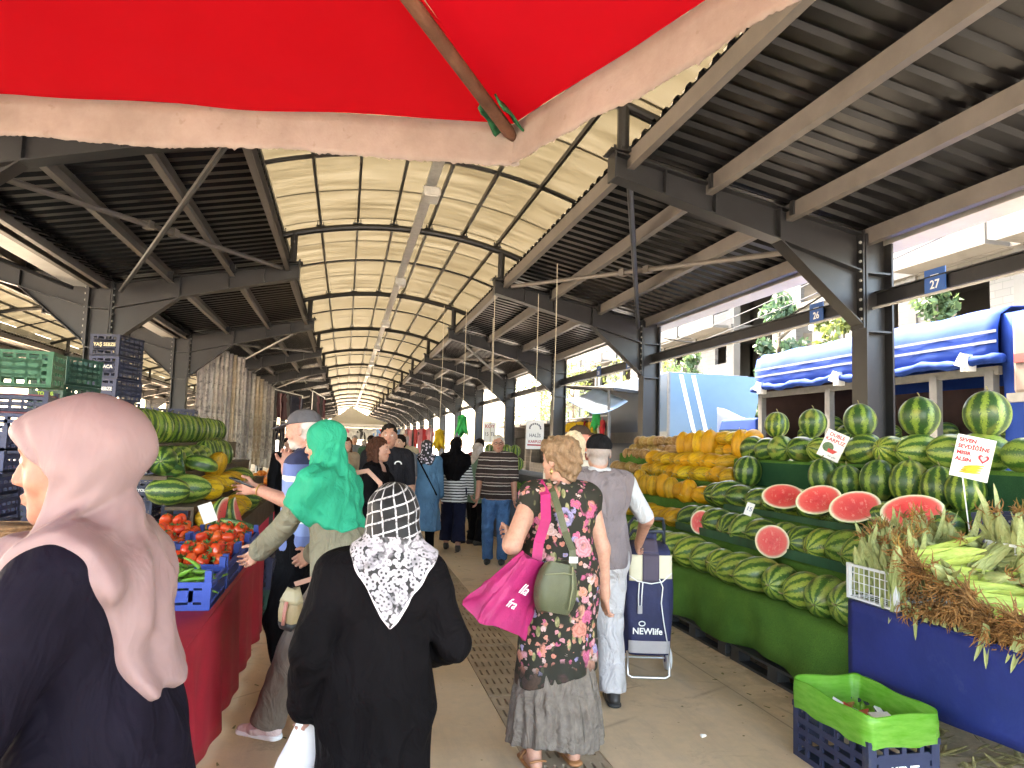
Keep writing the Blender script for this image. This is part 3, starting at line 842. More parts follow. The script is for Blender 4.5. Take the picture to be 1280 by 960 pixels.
mb = MB(); mb.box((0, -0.118, 0.24), (0.17, 0.035, 0.11), (-0.3, 0, 0)); mb.bar((0, -0.1, 0.1), (0, -0.115, 0.2), 0.03, 0.02); mb.build('display_head', SCALEB, t, bevel=0.006)
mb = MB(); mb.box((0, -0.139, 0.248), (0.13, 0.006, 0.06), (-0.3, 0, 0)); mb.build('display', M('dark_display', (0.03, 0.035, 0.03), 0.2, 0.05), t)
CLAY = M('terracotta_plastic', (0.36, 0.11, 0.05), 0.55, 0.15, 8)
mb = MB(); mb.lathe([(0.13, 0), (0.15, 0.02), (0.19, 0.17), (0.21, 0.18), (0.21, 0.205), (0.185, 0.2), (0.14, 0.03), (0.0, 0.028)], 24)
o = mb.build('tub', CLAY, None, smooth=True, loc=(3.36, 8.45, 0.535)); tag(o, 'terracotta coloured tub on the turf behind the trolley handle', 'tub')

# sign: seven sevdigine misir alsin
e = empty('corn_sign', (3.86, 3.86, 1.16), 0, 'white sign with red lettering, heart and corn picture above the corn', 'sign')
nrm = Vector((-0.68, -0.73, 0.05)).normalized(); xr = Vector((0, 0, 1)).cross(nrm).normalized(); yr = nrm.cross(xr)
tl = -0.21
ux = xr * math.cos(tl) + yr * math.sin(tl); uy = yr * math.cos(tl) - xr * math.sin(tl)
cs = Vector((0.03, 0.02, 0.50))
def onsign(a, b, d=0.0): return cs + ux * a + uy * b + nrm * d
mb = MB(); mb.poly([onsign(-0.105, -0.135), onsign(0.105, -0.135), onsign(0.105, 0.135), onsign(-0.105, 0.135)], 0.004, nrm); mb.build('card', PAPER, e)
for k, (tx, sz) in enumerate([('SEVEN', 0.042), ('SEVDİĞİNE', 0.042), ('MISIR', 0.042), ('ALSIN', 0.042)]):
    me = text_mesh(tx, sz * .80, REDINK, align='LEFT', bold=0.0014)
    o = link('lettering', me, e)
    Rm = Matrix((ux, uy, nrm)).transposed().to_4x4(); o.matrix_local = Matrix.Translation(onsign(-0.092, 0.103 - 0.041 * k, 0.0035)) @ Rm
hp = [(0, -0.03), (0.028, 0.0), (0.03, 0.016), (0.018, 0.026), (0.005, 0.02), (0, 0.01), (-0.005, 0.02), (-0.018, 0.026), (-0.03, 0.016), (-0.028, 0.0)]
mb = MB(); mb.poly([onsign(0.058 + a, 0.005 + b, 0.004) for a, b in hp], 0.002, nrm); mb.build('heart', REDINK, e)
mb = MB(); mb.poly([onsign(0.058 + a * 0.6, 0.006 + b * 0.6, 0.0056) for a, b in hp], 0.0012, nrm); mb.build('heart_middle', M('pink_print', (0.75, 0.35, 0.38), 0.6, 0.05), e)
for k in range(4):
    mb = MB(); a0 = onsign(-0.055 + 0.006 * k, -0.10 + 0.012 * k, 0.004); a1 = onsign(0.06 + 0.004 * k, -0.085 + 0.016 * k, 0.004)
    mb.tube([a0, a0.lerp(a1, 0.3), a0.lerp(a1, 0.7), a1], [0.004, 0.009, 0.009, 0.003], 6); mb.build('corn_picture', M('print_yellow', (0.72, 0.42, 0.04), 0.6, 0.15, 60), e, smooth=True)
mb = MB(); mb.tube([(-0.02, 0.0, 0.0), onsign(-0.03, -0.13, -0.004)], 0.004, 6); mb.build('stick', WHITE, e)
# sign: duble karpuz
e = empty('melon_sign', (4.50, 6.06, 1.58), 0, 'tilted white sign with watermelon picture leaning on the upper melons', 'sign')
nrm = Vector((-0.6, -0.78, 0.15)).normalized(); xr = Vector((0, 0, 1)).cross(nrm).normalized(); yr = nrm.cross(xr)
tl = -0.42
ux = xr * math.cos(tl) + yr * math.sin(tl); uy = yr * math.cos(tl) - xr * math.sin(tl); cs = Vector((0, 0, 0.16))
mb = MB(); mb.poly([onsign(-0.1, -0.135), onsign(0.1, -0.135), onsign(0.1, 0.135), onsign(-0.1, 0.135)], 0.004, nrm); mb.build('card', PAPER, e)
Rm = Matrix((ux, uy, nrm)).transposed().to_4x4()
for k, tx in enumerate(['DUBLE', 'KARPUZ']):
    o = link('lettering', text_mesh(tx, 0.047, REDINK, bold=0.0008), e); o.matrix_local = Matrix.Translation(onsign(0.0, 0.095 - 0.05 * k, 0.0035)) @ Rm
mb = MB(); mb.poly([onsign(-0.035 + 0.05 * math.cos(a * PI / 10), -0.03 + 0.046 * math.sin(a * PI / 10), 0.004) for a in range(20)], 0.002, nrm); mb.build('melon_picture', M('print_green', (0.10, 0.16, 0.07), 0.6, 0.4, 90), e)
mb = MB(); mb.poly([onsign(-0.03, -0.04, 0.006), onsign(-0.025, -0.075, 0.006), onsign(0.03, -0.078, 0.006), onsign(0.06, -0.04, 0.006)], 0.002, nrm); mb.build('slice_picture', M('print_melon_red', (0.6, 0.06, 0.05), 0.6, 0.1), e)
o = link('small_print', text_mesh('bal gibi', 0.026, M('grey_ink', (0.12, 0.12, 0.14), 0.6, 0.1)), e); o.matrix_local = Matrix.Translation(onsign(0.03, -0.105, 0.0035)) @ Rm

# ================================================================== crates
def crate_mesh(w, d, h, mats, nslot=4, solid_end=False, corner=0.0, rows=3):
    """open crate, origin at the bottom centre; slotted sides are real openings"""
    mb = MB(); t = 0.012
    mb.b2((-w / 2, -d / 2, 0.008), (w / 2, d / 2, 0.02))
    for z0, z1 in ((0.0, 0.03), (h - 0.03, h)):
        e = 0.004 if z0 else 0.0
        mb.b2((-w / 2 - e, -d / 2 - e, z0), (w / 2 + e, -d / 2 + t, z1)); mb.b2((-w / 2 - e, d / 2 - t, z0), (w / 2 + e, d / 2 + e, z1))
        mb.b2((-w / 2 - e, -d / 2 + t, z0), (-w / 2 + t, d / 2 - t, z1)); mb.b2((w / 2 - t, -d / 2 + t, z0), (w / 2 + e, d / 2 - t, z1))
    for sx in (-1, 1):
        for sy in (-1, 1):
            mb.b2((sx * w / 2, sy * d / 2, 0.03), (sx * (w / 2 - 0.045), sy * (d / 2 - t * 1.1), h - 0.03 ))
            mb.b2((sx * w / 2, sy * (d / 2 - t * 1.2), 0.03), (sx * (w / 2 - t * 1.1), sy * (d / 2 - 0.045), h - 0.03))
            if corner: mb.b2((sx * w / 2, sy * d / 2, h), (sx * (w / 2 - 0.035), sy * (d / 2 - 0.05), h + corner))
    for sgn, L, axis in ((-1, d, 'x'), (1, d, 'x'), (-1, w, 'y'), (1, w, 'y')):
        n = max(2, int(L / 0.11)) if nslot is None else nslot + (1 if L > 0.5 else 0)
        def bx(a0, a1, z0, z1, tt):
            if axis == 'x': mb.b2((sgn * (w / 2 - tt), a0, z0), (sgn * (w / 2 - 0.001), a1, z1))
            else: mb.b2((a0, sgn * (d / 2 - tt), z0), (a1, sgn * (d / 2 - 0.001), z1))
        for i in range(1, n):
            c = -L / 2 + L * i / n; bx(c - 0.012, c + 0.012, 0.03, h - 0.03, t)
        for r in range(1, rows + 1):
            z = 0.03 + (h - 0.06) * r / (rows + 1); bx(-L / 2 + 0.045, L / 2 - 0.045, z - 0.016, z + 0.016, t * 0.8)
        if solid_end and axis == 'y': bx(-L * 0.36, L * 0.36, h * 0.28, h * 0.78, t * 1.15)
    return mb.mesh('crate', mats)
NAVY = M('navy_plastic', (0.022, 0.03, 0.075), 0.5, 0.2, 5, 0.05, 60, rnd=0.5, dirt=((0.09, 0.085, 0.08), 6, 0.6))
BLUEP = M('blue_plastic', (0.03, 0.07, 0.34), 0.42, 0.15, 5, 0.04, 60)
GREENP = M('green_plastic', (0.02, 0.12, 0.055), 0.5, 0.15, 5, 0.04, 60, rnd=0.3)
TEALP = M('dark_green_plastic', (0.025, 0.085, 0.065), 0.5, 0.15, 5, 0.04, 60, rnd=0.3)
WINEP = M('wine_plastic', (0.12, 0.02, 0.035), 0.5, 0.15, 5)
WHITEP = M('white_plastic', (0.66, 0.68, 0.70), 0.4, 0.06, 5)
BLACKPL = M('black_plastic', (0.025, 0.027, 0.03), 0.5, 0.2, 5)
C_NAVY = crate_mesh(0.40, 0.60, 0.29, NAVY, 4, True)
C_BLUE = crate_mesh(0.40, 0.52, 0.15, BLUEP, 4, False, 0.06, 2)
C_TEAL = crate_mesh(0.40, 0.60, 0.30, TEALP, 6, True)
C_GRN = crate_mesh(0.62, 0.42, 0.33, GREENP, 5, True)
C_TRAY = crate_mesh(0.60, 0.40, 0.14, NAVY, 5, False, 0.05, 1)
def wire_crate(w, d, h, mat):
    mb = MB(); t = .004
    for z in (0.006, h - .008):
        for s in (-1, 1): mb.b2((-w / 2, s * d / 2 - .008, z - .006), (w / 2, s * d / 2 + .008, z + .008)); mb.b2((s * w / 2 - .008, -d / 2 + .009, z - .006), (s * w / 2 + .008, d / 2 - .009, z + .008))
    for sx in (-1, 1):
        for sy in (-1, 1): mb.b2((sx * w / 2 - .012, sy * d / 2 - .012, 0), (sx * w / 2 + .012, sy * d / 2 + .012, h + .004))
    n = int(w / .042)
    for i in range(1, n):
        x = -w / 2 + w * i / n
        for s in (-1, 1): mb.b2((x - t / 2, s * d / 2 - t / 2, .014), (x + t / 2, s * d / 2 + t / 2, h - .014))
    n = int(d / .042)
    for i in range(1, n):
        y = -d / 2 + d * i / n
        for s in (-1, 1): mb.b2((s * w / 2 - t / 2, y - t / 2, .014), (s * w / 2 + t / 2, y + t / 2, h - .014))
        mb.b2((-w / 2 + .01, y - t, .004), (w / 2 - .01, y + t, .008))
    n = int(h / .042)
    for i in range(1, n):
        z = h * i / n
        for s in (-1, 1): mb.b2((-w / 2 + .012, s * d / 2 - t / 2 - .0005, z - t / 2), (w / 2 - .012, s * d / 2 + t / 2 + .0005, z + t / 2)); mb.b2((s * w / 2 - t / 2 - .0005, -d / 2 + .012, z - t / 2), (s * w / 2 + t / 2 + .0005, d / 2 - .012, z + t / 2))
    return mb.mesh('crate', mat)
C_WHT = wire_crate(0.40, 0.55, 0.21, WHITEP)

def crate(me, loc, rz, label, group, txt=None, tcol=None, h=0.29, w=0.40, d=0.60):
    o = link('crate', me, None, loc, (0, 0, rz)); tag(o, label, 'crate', group)
    if txt:
        put_text('lettering', txt, 0.062, tcol or WHITE, o, (0, -d / 2 - 0.003, h * 0.52), (0, -1, 0), bold=0.0015)
    return o

# front crate with the green liner
e = crate(C_NAVY, (2.70, 3.42, 0.0), 0.0, 'dark navy slotted crate with green bag liner on the floor', None, 'KENT', h=0.28)
LINER = None
def liner_mat():
    t = NT('green_film'); v = t.co('Object')
    f = t.noise(t.co('Object', (3, 3, 14)), 3, 4, 0.6)
    t.P(col=t.ramp(f, [(0.3, (0.13, 0.42, 0.03)), (0.7, (0.28, 0.62, 0.10))]), rough=0.25, spec=0.5)
    tr = t.n('ShaderNodeBsdfTranslucent'); tr.inputs[0].default_value = (0.2, 0.6, 0.05, 1)
    tp = t.n('ShaderNodeBsdfTransparent'); tp.inputs[0].default_value = (0.55, 0.9, 0.4, 1)
    m1 = t.n('ShaderNodeMixShader'); m1.inputs[0].default_value = 0.35; t.l(t.b.outputs[0], m1.inputs[1]); t.l(tr.outputs[0], m1.inputs[2])
    m2 = t.n('ShaderNodeMixShader'); m2.inputs[0].default_value = 0.15; t.l(m1.outputs[0], m2.inputs[1]); t.l(tp.outputs[0], m2.inputs[2])
    t.bump(f, 0.4, 0.02)
    t.l(m2.outputs[0], t.out.inputs[0]); return t.m
FILM = liner_mat()
mb = MB(); R = []
def rr_pts(w, d, r, n=5):
    pts = []
    for (cx, cy, a0) in ((w / 2 - r, d / 2 - r, 0), (-w / 2 + r, d / 2 - r, PI / 2), (-w / 2 + r, -d / 2 + r, PI), (w / 2 - r, -d / 2 + r, 1.5 * PI)):
        for k in range(n + 1):
            a = a0 + PI / 2 * k / n; pts.append((cx + r * math.cos(a), cy + r * math.sin(a)))
        # intermediate points along the next edge are added by the wobble grid
    out = []
    for i, p in enumerate(pts):
        q = pts[(i + 1) % len(pts)]; L = math.hypot(q[0] - p[0], q[1] - p[1]); m = max(1, int(L / 0.04))
        for k in range(m): out.append((p[0] + (q[0] - p[0]) * k / m, p[1] + (q[1] - p[1]) * k / m))
    return out
base = rr_pts(0.415, 0.615, 0.05)
for (s, z, wob) in [(1.012, 0.262, 0.004), (1.016, 0.31, 0.006), (1.018, 0.36, 0.004), (1.02, 0.405, 0.002), (1.012, 0.415, 0.0), (0.985, 0.405, 0.0), (0.95, 0.34, 0.006), (0.93, 0.29, 0.008), (0.9, 0.262, 0.01), (0.5, 0.262, 0.02), (0.05, 0.265, 0.0)]:
    R.append([(x * s + wob * math.sin(i * 1.9 + z * 40), y * s + wob * math.cos(i * 2.3 + z * 31), z + (0.006 * math.sin(i * 0.7) if 0.3 < z else 0.006 * math.sin(i * 1.1))) for i, (x, y) in enumerate(base)])
mb.rings(R, True, False); ob = mb.build('bag_liner', FILM, e, smooth=True)
tr_ = random.Random(5)
for k in range(18):
    mb = MB(); c = (tr_.uniform(-0.12, 0.12), tr_.uniform(-0.22, 0.16), 0.285 + 0.014 * (k % 4))
    mb.box(c, (tr_.uniform(0.05, 0.10), tr_.uniform(0.04, 0.12), 0.008), (tr_.uniform(-.5, .5), tr_.uniform(-.5, .5), tr_.uniform(0, 3)))
    mats = [PAPER, M('wrapper_orange', (0.5, 0.25, 0.08), 0.5, 0.3, 20), M('wrapper_red', (0.5, 0.05, 0.03), 0.5, 0.3, 20), PAPER][k % 4]
    tag(mb.build('wrapper', mats), 'crumpled paper or wrapper scrap lying inside the green lined crate', 'wrapper', 'scraps in the green lined crate').location = (2.70, 3.42, 0)

# pallets below the turf stand
def pallet():
    mb = MB()
    for i in range(5): mb.b2((-0.5 + i * 0.22, -0.6, 0.10), (-0.5 + i * 0.22 + 0.12, 0.6, 0.118))
    for x in (-0.45, 0.0, 0.43):
        for y in (-0.52, 0, 0.52): mb.b2((x - 0.05, y - 0.06, 0.02), (x + 0.05, y + 0.06, 0.099))
        mb.b2((x - 0.05, -0.6, 0.0), (x + 0.05, 0.6, 0.019))
    return mb.mesh('pallet', BLACKPL)
pm = pallet()
for i, y in enumerate((4.85, 6.1, 7.35)):
    tag(link('pallet', pm, None, (3.62 - 0.03, y, 0.0)), 'black plastic pallet under the turf stand, %s from the corn stall' % ORD[i], 'pallet', 'pallets under the turf stand')

# ================================================================== corn stall
TARP = M('blue_tarp', (0.014, 0.026, 0.155), 0.5, 0.16, 3.5, 0.5, 9, dirt=((0.05, 0.06, 0.17), 7, 0.60))
e = empty('corn_table', (3.72, 3.1, 0), 0, 'long low table behind blue tarp sheet carrying corn crates', 'table')
mb = MB(); mb.b2((-0.55, -0.95, 0.70), (0.75, 0.92, 0.74)); mb.build('tabletop', M('rough_board', (0.2, 0.15, 0.1), 0.8, 0.3, 4), e)
for x in (-0.45, 0.65):
    for y in (-0.85, 0.82):
        mb = MB(); mb.b2((x - 0.025, y - 0.025, 0), (x + 0.025, y + 0.025, 0.70)); mb.build('leg', DARKIRON, e)
mb = MB()
def tf(u, v):
    y = 2.13 + 1.90 * u; z = 0.30 + 0.46 * v
    return (3.10 + 0.006 * math.sin(y * 7 + z * 3) + 0.012 * (1 - v) * math.sin(y * 3.1), y, z + (0.012 * math.sin(y * 5) if v == 0 else 0))
mb.grid(tf, 40, 8); n0 = len(mb.v)
mb.add([(3.10, 2.13, 0.762), (3.2, 2.13, 0.762), (3.2, 4.03, 0.762), (3.10, 4.03, 0.762)], [(0, 1, 2, 3)])
tag(mb.build('tarp_sheet', TARP, None, smooth=True, solid=0.006), 'royal blue tarp sheet hung along the front of the corn table', 'tarp')
tag(crate(C_WHT, (3.40, 3.86, 0.768), PI / 2, 'white mesh crate of dry husked corn nearest the watermelons', 'white corn crates'), None)
crate(C_WHT, (3.80, 3.22, 0.768), 0.0, 'white mesh crate at the right holding pale green upright corn', 'white corn crates')
crate(C_WHT, (3.80, 3.22, 0.982), 0.0, 'upper white mesh crate stacked on another white corn crate', 'white corn crates')
crate(C_WHT, (3.86, 2.62, 0.768), 0.0, 'white mesh crate at the near end of the corn table', 'white corn crates')
for k in range(3):
    z = 0.46 + k * 0.292
    o = crate(C_NAVY, (4.22, 3.72, z - 0.46 + 0.44), 0.35, ['lowest navy crate in the stack behind the corn table', 'middle navy crate in the stack behind the corn table', 'upper navy crate reading NIL behind the corn'][k], 'navy crates stacked behind the corn', 'NİL' if k == 2 else None)
mb = MB(); mb.b2((-0.14, -0.308, 0.02), (0.16, -0.3035, 0.085)); mb.build('yellow_label', M('yellow_label', (0.75, 0.60, 0.02), 0.5, 0.05), o)
mb = MB(); mb.b2((3.95, 3.3, 0), (4.5, 4.15, 0.435)); tag(mb.build('crate_plinth', BLACKPL), 'black box plinth under the navy crates behind the corn', 'plinth')

HUSK = None
def husk_mat(name, a, b, dry):
    t = NT(name); f = t.noise(t.co('Object', (60, 60, 6)), 2, 4, 0.7); g = t.noise(t.co('Object', 12), 1.5, 4, 0.6)
    c = t.ramp(f, [(0.3, a), (0.7, b)]); c = t.mix(t.ramp(g, [(0.5, (0, 0, 0)), (0.7, (dry,) * 3)]), c, (0.42, 0.34, 0.13))
    c = t.mix(1.0, c, t.ramp(t.rnd(), [(0, (0.75, 0.75, 0.7)), (1, (1.15, 1.15, 1.1))]), 'MULTIPLY')
    t.P(col=c, rough=0.55, spec=0.3); t.bump(f, 0.5, 0.006); return t.m
HUSKD = husk_mat('dry_husk', (0.20, 0.25, 0.085), (0.46, 0.50, 0.24), 0.45)
HUSKG = husk_mat('fresh_husk', (0.30, 0.42, 0.07), (0.52, 0.62, 0.18), 0.08)
SILK = M('corn_silk', (0.28, 0.135, 0.042), 0.8, 0.7, 22, 0.8, 70)
SILKY = M('pale_corn_silk', (0.34, 0.20, 0.045), 0.8, 0.5, 14, 0.8, 70)
def leaf(mb, base, d, L, W, bend, side, mi=0):
    base = Vector(base); d = Vector(d).normalized(); side = Vector(side).normalized(); n = d.cross(side)
    R = []
    for i in range(7):
        s = i / 6; w = W * (1 - 0.15 * s) * math.sqrt(max(0.0, 1 - s ** 2.2)) + 0.001
        c = base + d * (L * s) + n * (bend * s * s)
        R.append([c - side * w, c + n * (w * 0.35), c + side * w])
    mb.rings(R, False, False, mi)
def cob_mesh(seed, kind):
    rr = random.Random(seed); out = []
    L = 0.25; mb = MB(); R = []
    prof = [(0.010, 0.0), (0.016, 0.015), (0.024, 0.04), (0.030, 0.09), (0.031, 0.15), (0.026, 0.20), (0.016, 0.24), (0.007, 0.265)]
    mb.lathe(prof, 12, lambda t, z: 1 + 0.06 * math.sin(3 * t + seed) + 0.03 * math.sin(7 * t))
    for k in range(6):
        a = 2 * PI * k / 6 + rr.uniform(-.3, .3); r = 0.026
        leaf(mb, (r * math.cos(a) * 0.8, r * math.sin(a) * 0.8, 0.01), (0.12 * math.cos(a), 0.12 * math.sin(a), 1), rr.uniform(0.16, 0.225) if kind != 'fresh' else 0.25, 0.027, rr.uniform(-0.02, 0.015) if kind != 'fresh' else -0.025, (-math.sin(a), math.cos(a), 0))
    if kind == 'dry':
        for k in range(2):
            a = rr.uniform(0, 6); leaf(mb, (0.02 * math.cos(a), 0.02 * math.sin(a), 0.16), (0.8 * math.cos(a), 0.8 * math.sin(a), 0.6), rr.uniform(0.10, 0.2), 0.014, rr.uniform(0.03, 0.10), (-math.sin(a), math.cos(a), 0))
    body = mb.mesh('husk', HUSKG if kind == 'fresh' else HUSKD, smooth=True)
    sb = MB()
    big = kind == 'fresh'
    z0 = 0.0 if big else 0.255
    for k in range(110 if big else 12):
        a = rr.uniform(0, 6.28); l = rr.uniform(0.04, 0.11) if big else rr.uniform(0.02, 0.06); r0_ = rr.uniform(.004, .024) if big else 0.006
        p = Vector((r0_ * math.cos(a), r0_ * math.sin(a), z0 + rr.uniform(-0.012, 0.02)))
        dr = Vector((math.cos(a) * rr.uniform(.1, 1), math.sin(a) * rr.uniform(.1, 1), (-0.8 if big else 0.7) + rr.uniform(-.4, .3))).normalized(); pts = [p]
        for q in range(4): dr = (dr + Vector((rr.uniform(-.6, .6), rr.uniform(-.6, .6), rr.uniform(-.6, .6)))).normalized(); pts.append(pts[-1] + dr * l * .28)
        sb.tube(pts, [.0035, .0035, .003, .0025, .001] if big else [.003, .003, .0025, .002, .001], 3, cap=False)
    return body, sb.mesh('silk', SILK if kind != 'pale' else SILKY, smooth=True)
COBS = {k: [cob_mesh(s + 10 * i, k) for s in range(3)] for i, k in enumerate(('dry', 'fresh', 'pale'))}
def cob(kind, loc, direction, roll, label, group, sc=1.0):
    b, s = random.choice(COBS[kind])
    o = link('corn_cob', b, None, loc); o.rotation_mode = 'QUATERNION'
    o.rotation_quaternion = Vector(direction).to_track_quat('Z', 'Y') @ Euler((0, 0, roll)).to_quaternion(); o.scale = (sc, sc, sc)
    link('silk', s, o); tag(o, label, 'corn cob', group)
    return o
GD = 'dry husked corn standing in the left white crate'; GP = 'pale corn standing in the right white crates'
for i in range(6):
    for j in range(4):
        x = 3.19 + 0.14 * j + random.uniform(-.03, .03); y = 3.70 + i * 0.065 + random.uniform(-.02, .02)
        cob('dry' if random.random() < 0.7 else 'pale', (x, y, 0.80 + 0.05 * j), (random.uniform(-.35, .35), random.uniform(-.35, .3), 1), random.uniform(0, 6), 'dull green corn cob with frayed dry husk standing in left white crate', GD, random.uniform(1.2, 1.45))
for i in range(7):
    for j in range(4):
        x = 3.66 + 0.10 * j + random.uniform(-.02, .02); y = 2.98 + i * 0.082 + random.uniform(-.02, .02)
        cob('pale' if random.random() < 0.55 else 'dry', (x, y, 1.0 + random.uniform(-.03, .04)), (random.uniform(-.15, .15), random.uniform(-.15, .15), 1), random.uniform(0, 6), 'pale green corn cob standing upright in right white mesh crate', GP, random.uniform(1.2, 1.45))
for i in range(14):
    cob('dry', (3.34 + random.uniform(0, .42), 3.46 + random.uniform(-.12, .2), 0.86 + random.uniform(0, .22)), (random.uniform(-1, 1), random.uniform(-1, .6), random.uniform(0.3, 1.0)), random.uniform(0, 6), 'loose dry husked corn cob heaped between the two white crates', 'loose dry corn between the crates', 1.35)
fr = [((3.20, 3.62, 1.08), (0.93, -0.38, 0.16)), ((3.18, 3.54, 1.02), (0.93, -0.42, 0.06)), ((3.22, 3.40, 0.965), (0.93, -0.45, 0.02)), ((3.24, 3.26, 0.92), (0.93, -0.48, -0.02)), ((3.2, 3.12, 0.86), (0.93, -0.45, -0.02)), ((3.2, 2.94, 0.86), (0.95, -0.3, -0.02)), ((3.2, 2.76, 0.86), (0.95, -0.3, 0.0)), ((3.2, 2.58, 0.86), (0.95, -0.3, 0.02))]
for i, (p, d) in enumerate(fr):
    cob('fresh', p, d, i, 'fresh light green corn cob with brown silk on table edge, %s from the left' % ORD[i], 'fresh corn along the table edge', 1.4)
# loose husks hanging over the edge and litter under the table
def litter(name, n, xr_, yr_, z0, zr, mat, label, cat, hang=False, seed=3):
    rr = random.Random(seed); mb = MB()
    for k in range(n):
        p = (rr.uniform(*xr_), rr.uniform(*yr_), z0 + rr.uniform(0, zr)); a = rr.uniform(0, 6.28)
        d = (math.cos(a), math.sin(a), rr.uniform(-.2, .25)) if not hang else (rr.uniform(-.2, .05), rr.uniform(-.3, .3), -1)
        leaf(mb, p, d, rr.uniform(0.08, 0.22), rr.uniform(0.006, 0.02), rr.uniform(-.03, .05), (-math.sin(a), math.cos(a), 0) if not hang else (0, 1, 0.2))
    o = mb.build(name, mat, None, smooth=True)
    return tag(o, label, cat, None, 'stuff')
litter('husk_scraps', 60, (3.08, 3.16), (2.2, 3.75), 0.80, 0.06, HUSKD, 'dry husk strips hanging over the blue tarp edge', 'husks', True)
litter('husk_litter', 220, (2.95, 3.9), (2.2, 3.95), 0.004, 0.05, husk_mat('old_husk', (0.13, 0.11, 0.05), (0.32, 0.26, 0.12), 0.9), 'dry corn husk litter on the floor below the corn table', 'husks', False, 9)
rr = random.Random(4); mb = MB()
for k in range(24):
    c_ = Vector((3.14 + rr.uniform(-.05, .07), 2.45 + 1.25 * rr.random(), 0.845 + rr.uniform(-.05, .05)))
    for q in range(38):
        p = c_ + Vector((rr.gauss(0, .022), rr.gauss(0, .026), rr.gauss(0, .02))); dr = Vector((rr.gauss(-.25, .6), rr.gauss(0, .7), rr.gauss(-.35, .5))).normalized(); pts = [p]
        for j in range(4): dr = (dr + Vector((rr.uniform(-.7, .7), rr.uniform(-.7, .7), rr.uniform(-.8, .5)))).normalized(); pts.append(pts[-1] + dr * .02)
        mb.tube(pts, [.0035, .004, .0035, .003, .001], 3, cap=False)
o = mb.build('silk_tangle', SILK, None, smooth=True); tag(o, 'tangle of brown corn silk along the blue table edge', 'corn silk', None, 'stuff')
# ================================================================== left: red-cloth table with tomatoes
REDC = M('red_tablecloth', (0.36, 0.012, 0.03), 0.6, 0.16, 4, 0.1, 30)
t = empty('stall_table', (-1.45, 3.85, 0), 0, 'long trestle table under red cloth loaded with vegetable crates', 'table')
mb = MB(); mb.b2((-0.85, -2.95, 0.66), (0.79, 2.93, 0.69)); mb.build('tabletop', M('rough_board', (0.2, 0.15, 0.1), 0.8, 0.3, 4), t)
for x in (-0.75, 0.7):
    for y in (-2.7, -0.9, 0.9, 2.7):
        mb = MB(); mb.b2((x - 0.025, y - 0.025, 0), (x + 0.025, y + 0.025, 0.66)); mb.build('leg', DARKIRON, t)
mb = MB()
def rc(u, v):
    y = 0.9 + 5.9 * u; k = 1 - v
    return (-0.645 + k * (0.022 * math.sin(y * 9) + 0.014 * math.sin(y * 17 + 1) + 0.02) + 0.004 * math.sin(y * 3), y, 0.012 + 0.688 * v)
mb.grid(rc, 150, 9)
mb.add([(-0.647, 0.9, 0.703), (-0.647, 6.8, 0.703), (-2.3, 6.8, 0.703), (-2.3, 0.9, 0.703)], [(0, 1, 2, 3)])
mb.grid(lambda u, v: (-0.64 - 1.66 * u, 6.8 + (1 - v) * (0.02 + 0.02 * math.sin(u * 30)), 0.012 + 0.69 * v), 40, 6)
tag(mb.build('tablecloth', REDC, None, smooth=True, solid=0.005), 'crimson cloth hanging to the floor over the vegetable table', 'tablecloth')

def tomato_mat(name, c0, c1):
    t = NT(name); f = t.noise(t.co('Object', 14), 2.5, 3, 0.6)
    b = t.mix(t.rnd(), c0, c1); c = t.mix(t.ramp(f, [(0.45, (0, 0, 0)), (0.75, (0.5,) * 3)]), b, (0.62, 0.13, 0.02))
    t.P(col=c, rough=0.22, spec=0.5, coat=0.2); return t.m
TOMM = tomato_mat('tomato_skin', (0.64, 0.028, 0.014), (0.74, 0.10, 0.018))
CALM = M('calyx_green', (0.06, 0.14, 0.03), 0.7, 0.3, 30)
def tom_mesh(s):
    def fn(t, ph): return (1 + 0.05 * math.sin(5 * t + s) * math.cos(ph) + 0.03 * math.sin(3 * t + 2 * s)) * (1 - 0.16 * max(0, math.sin(ph)) ** 6)
    mb = MB(); mb.rings(sphere_rings(0.042, 0.042, 0.034, 18, 11, fn)); return mb.mesh('tomato', TOMM, smooth=True)
TOM = [tom_mesh(k) for k in range(3)]
mb = MB()
for k in range(5):
    a = 2 * PI * k / 5; leaf(mb, (0, 0, 0.029), (math.cos(a), math.sin(a), 0.25), 0.026, 0.006, 0.006, (-math.sin(a), math.cos(a), 0))
mb.tube([(0, 0, 0.027), (0.002, 0, 0.042)], 0.003, 5)
CAL = mb.mesh('calyx', CALM, smooth=True)
def tomato(loc, sc, label, group):
    o = link('tomato', random.choice(TOM), None, loc, (random.gauss(0, 0.7), random.gauss(0, 0.7), random.uniform(0, 6))); o.scale = (sc,) * 3
    link('calyx', CAL, o); tag(o, label, 'tomato', group)
PEPM = M('pepper_green', (0.13, 0.30, 0.03), 0.3, 0.35, 9, rnd=0.4)
def pep_mesh(s):
    rr = random.Random(s); pts = []; d = 0.0; p = Vector((0, 0, 0))
    for i in range(8):
        pts.append(p.copy()); d += rr.uniform(-0.1, 0.3); p = p + Vector((math.cos(d), math.sin(d), rr.uniform(-.15, .15))) * 0.021
    mb = MB(); mb.tube(pts, [0.008, 0.012, 0.013, 0.012, 0.011, 0.009, 0.006, 0.002], 8); me = mb.mesh('pepper', PEPM, smooth=True)
    mb = MB(); mb.tube([(-0.03, 0.004, 0.005), (-0.012, 0, 0), (0.002, 0, 0)], [0.003, 0.003, 0.009], 6); return me, mb.mesh('stalk', CALM, smooth=True)
PEP = [pep_mesh(k) for k in range(4)]
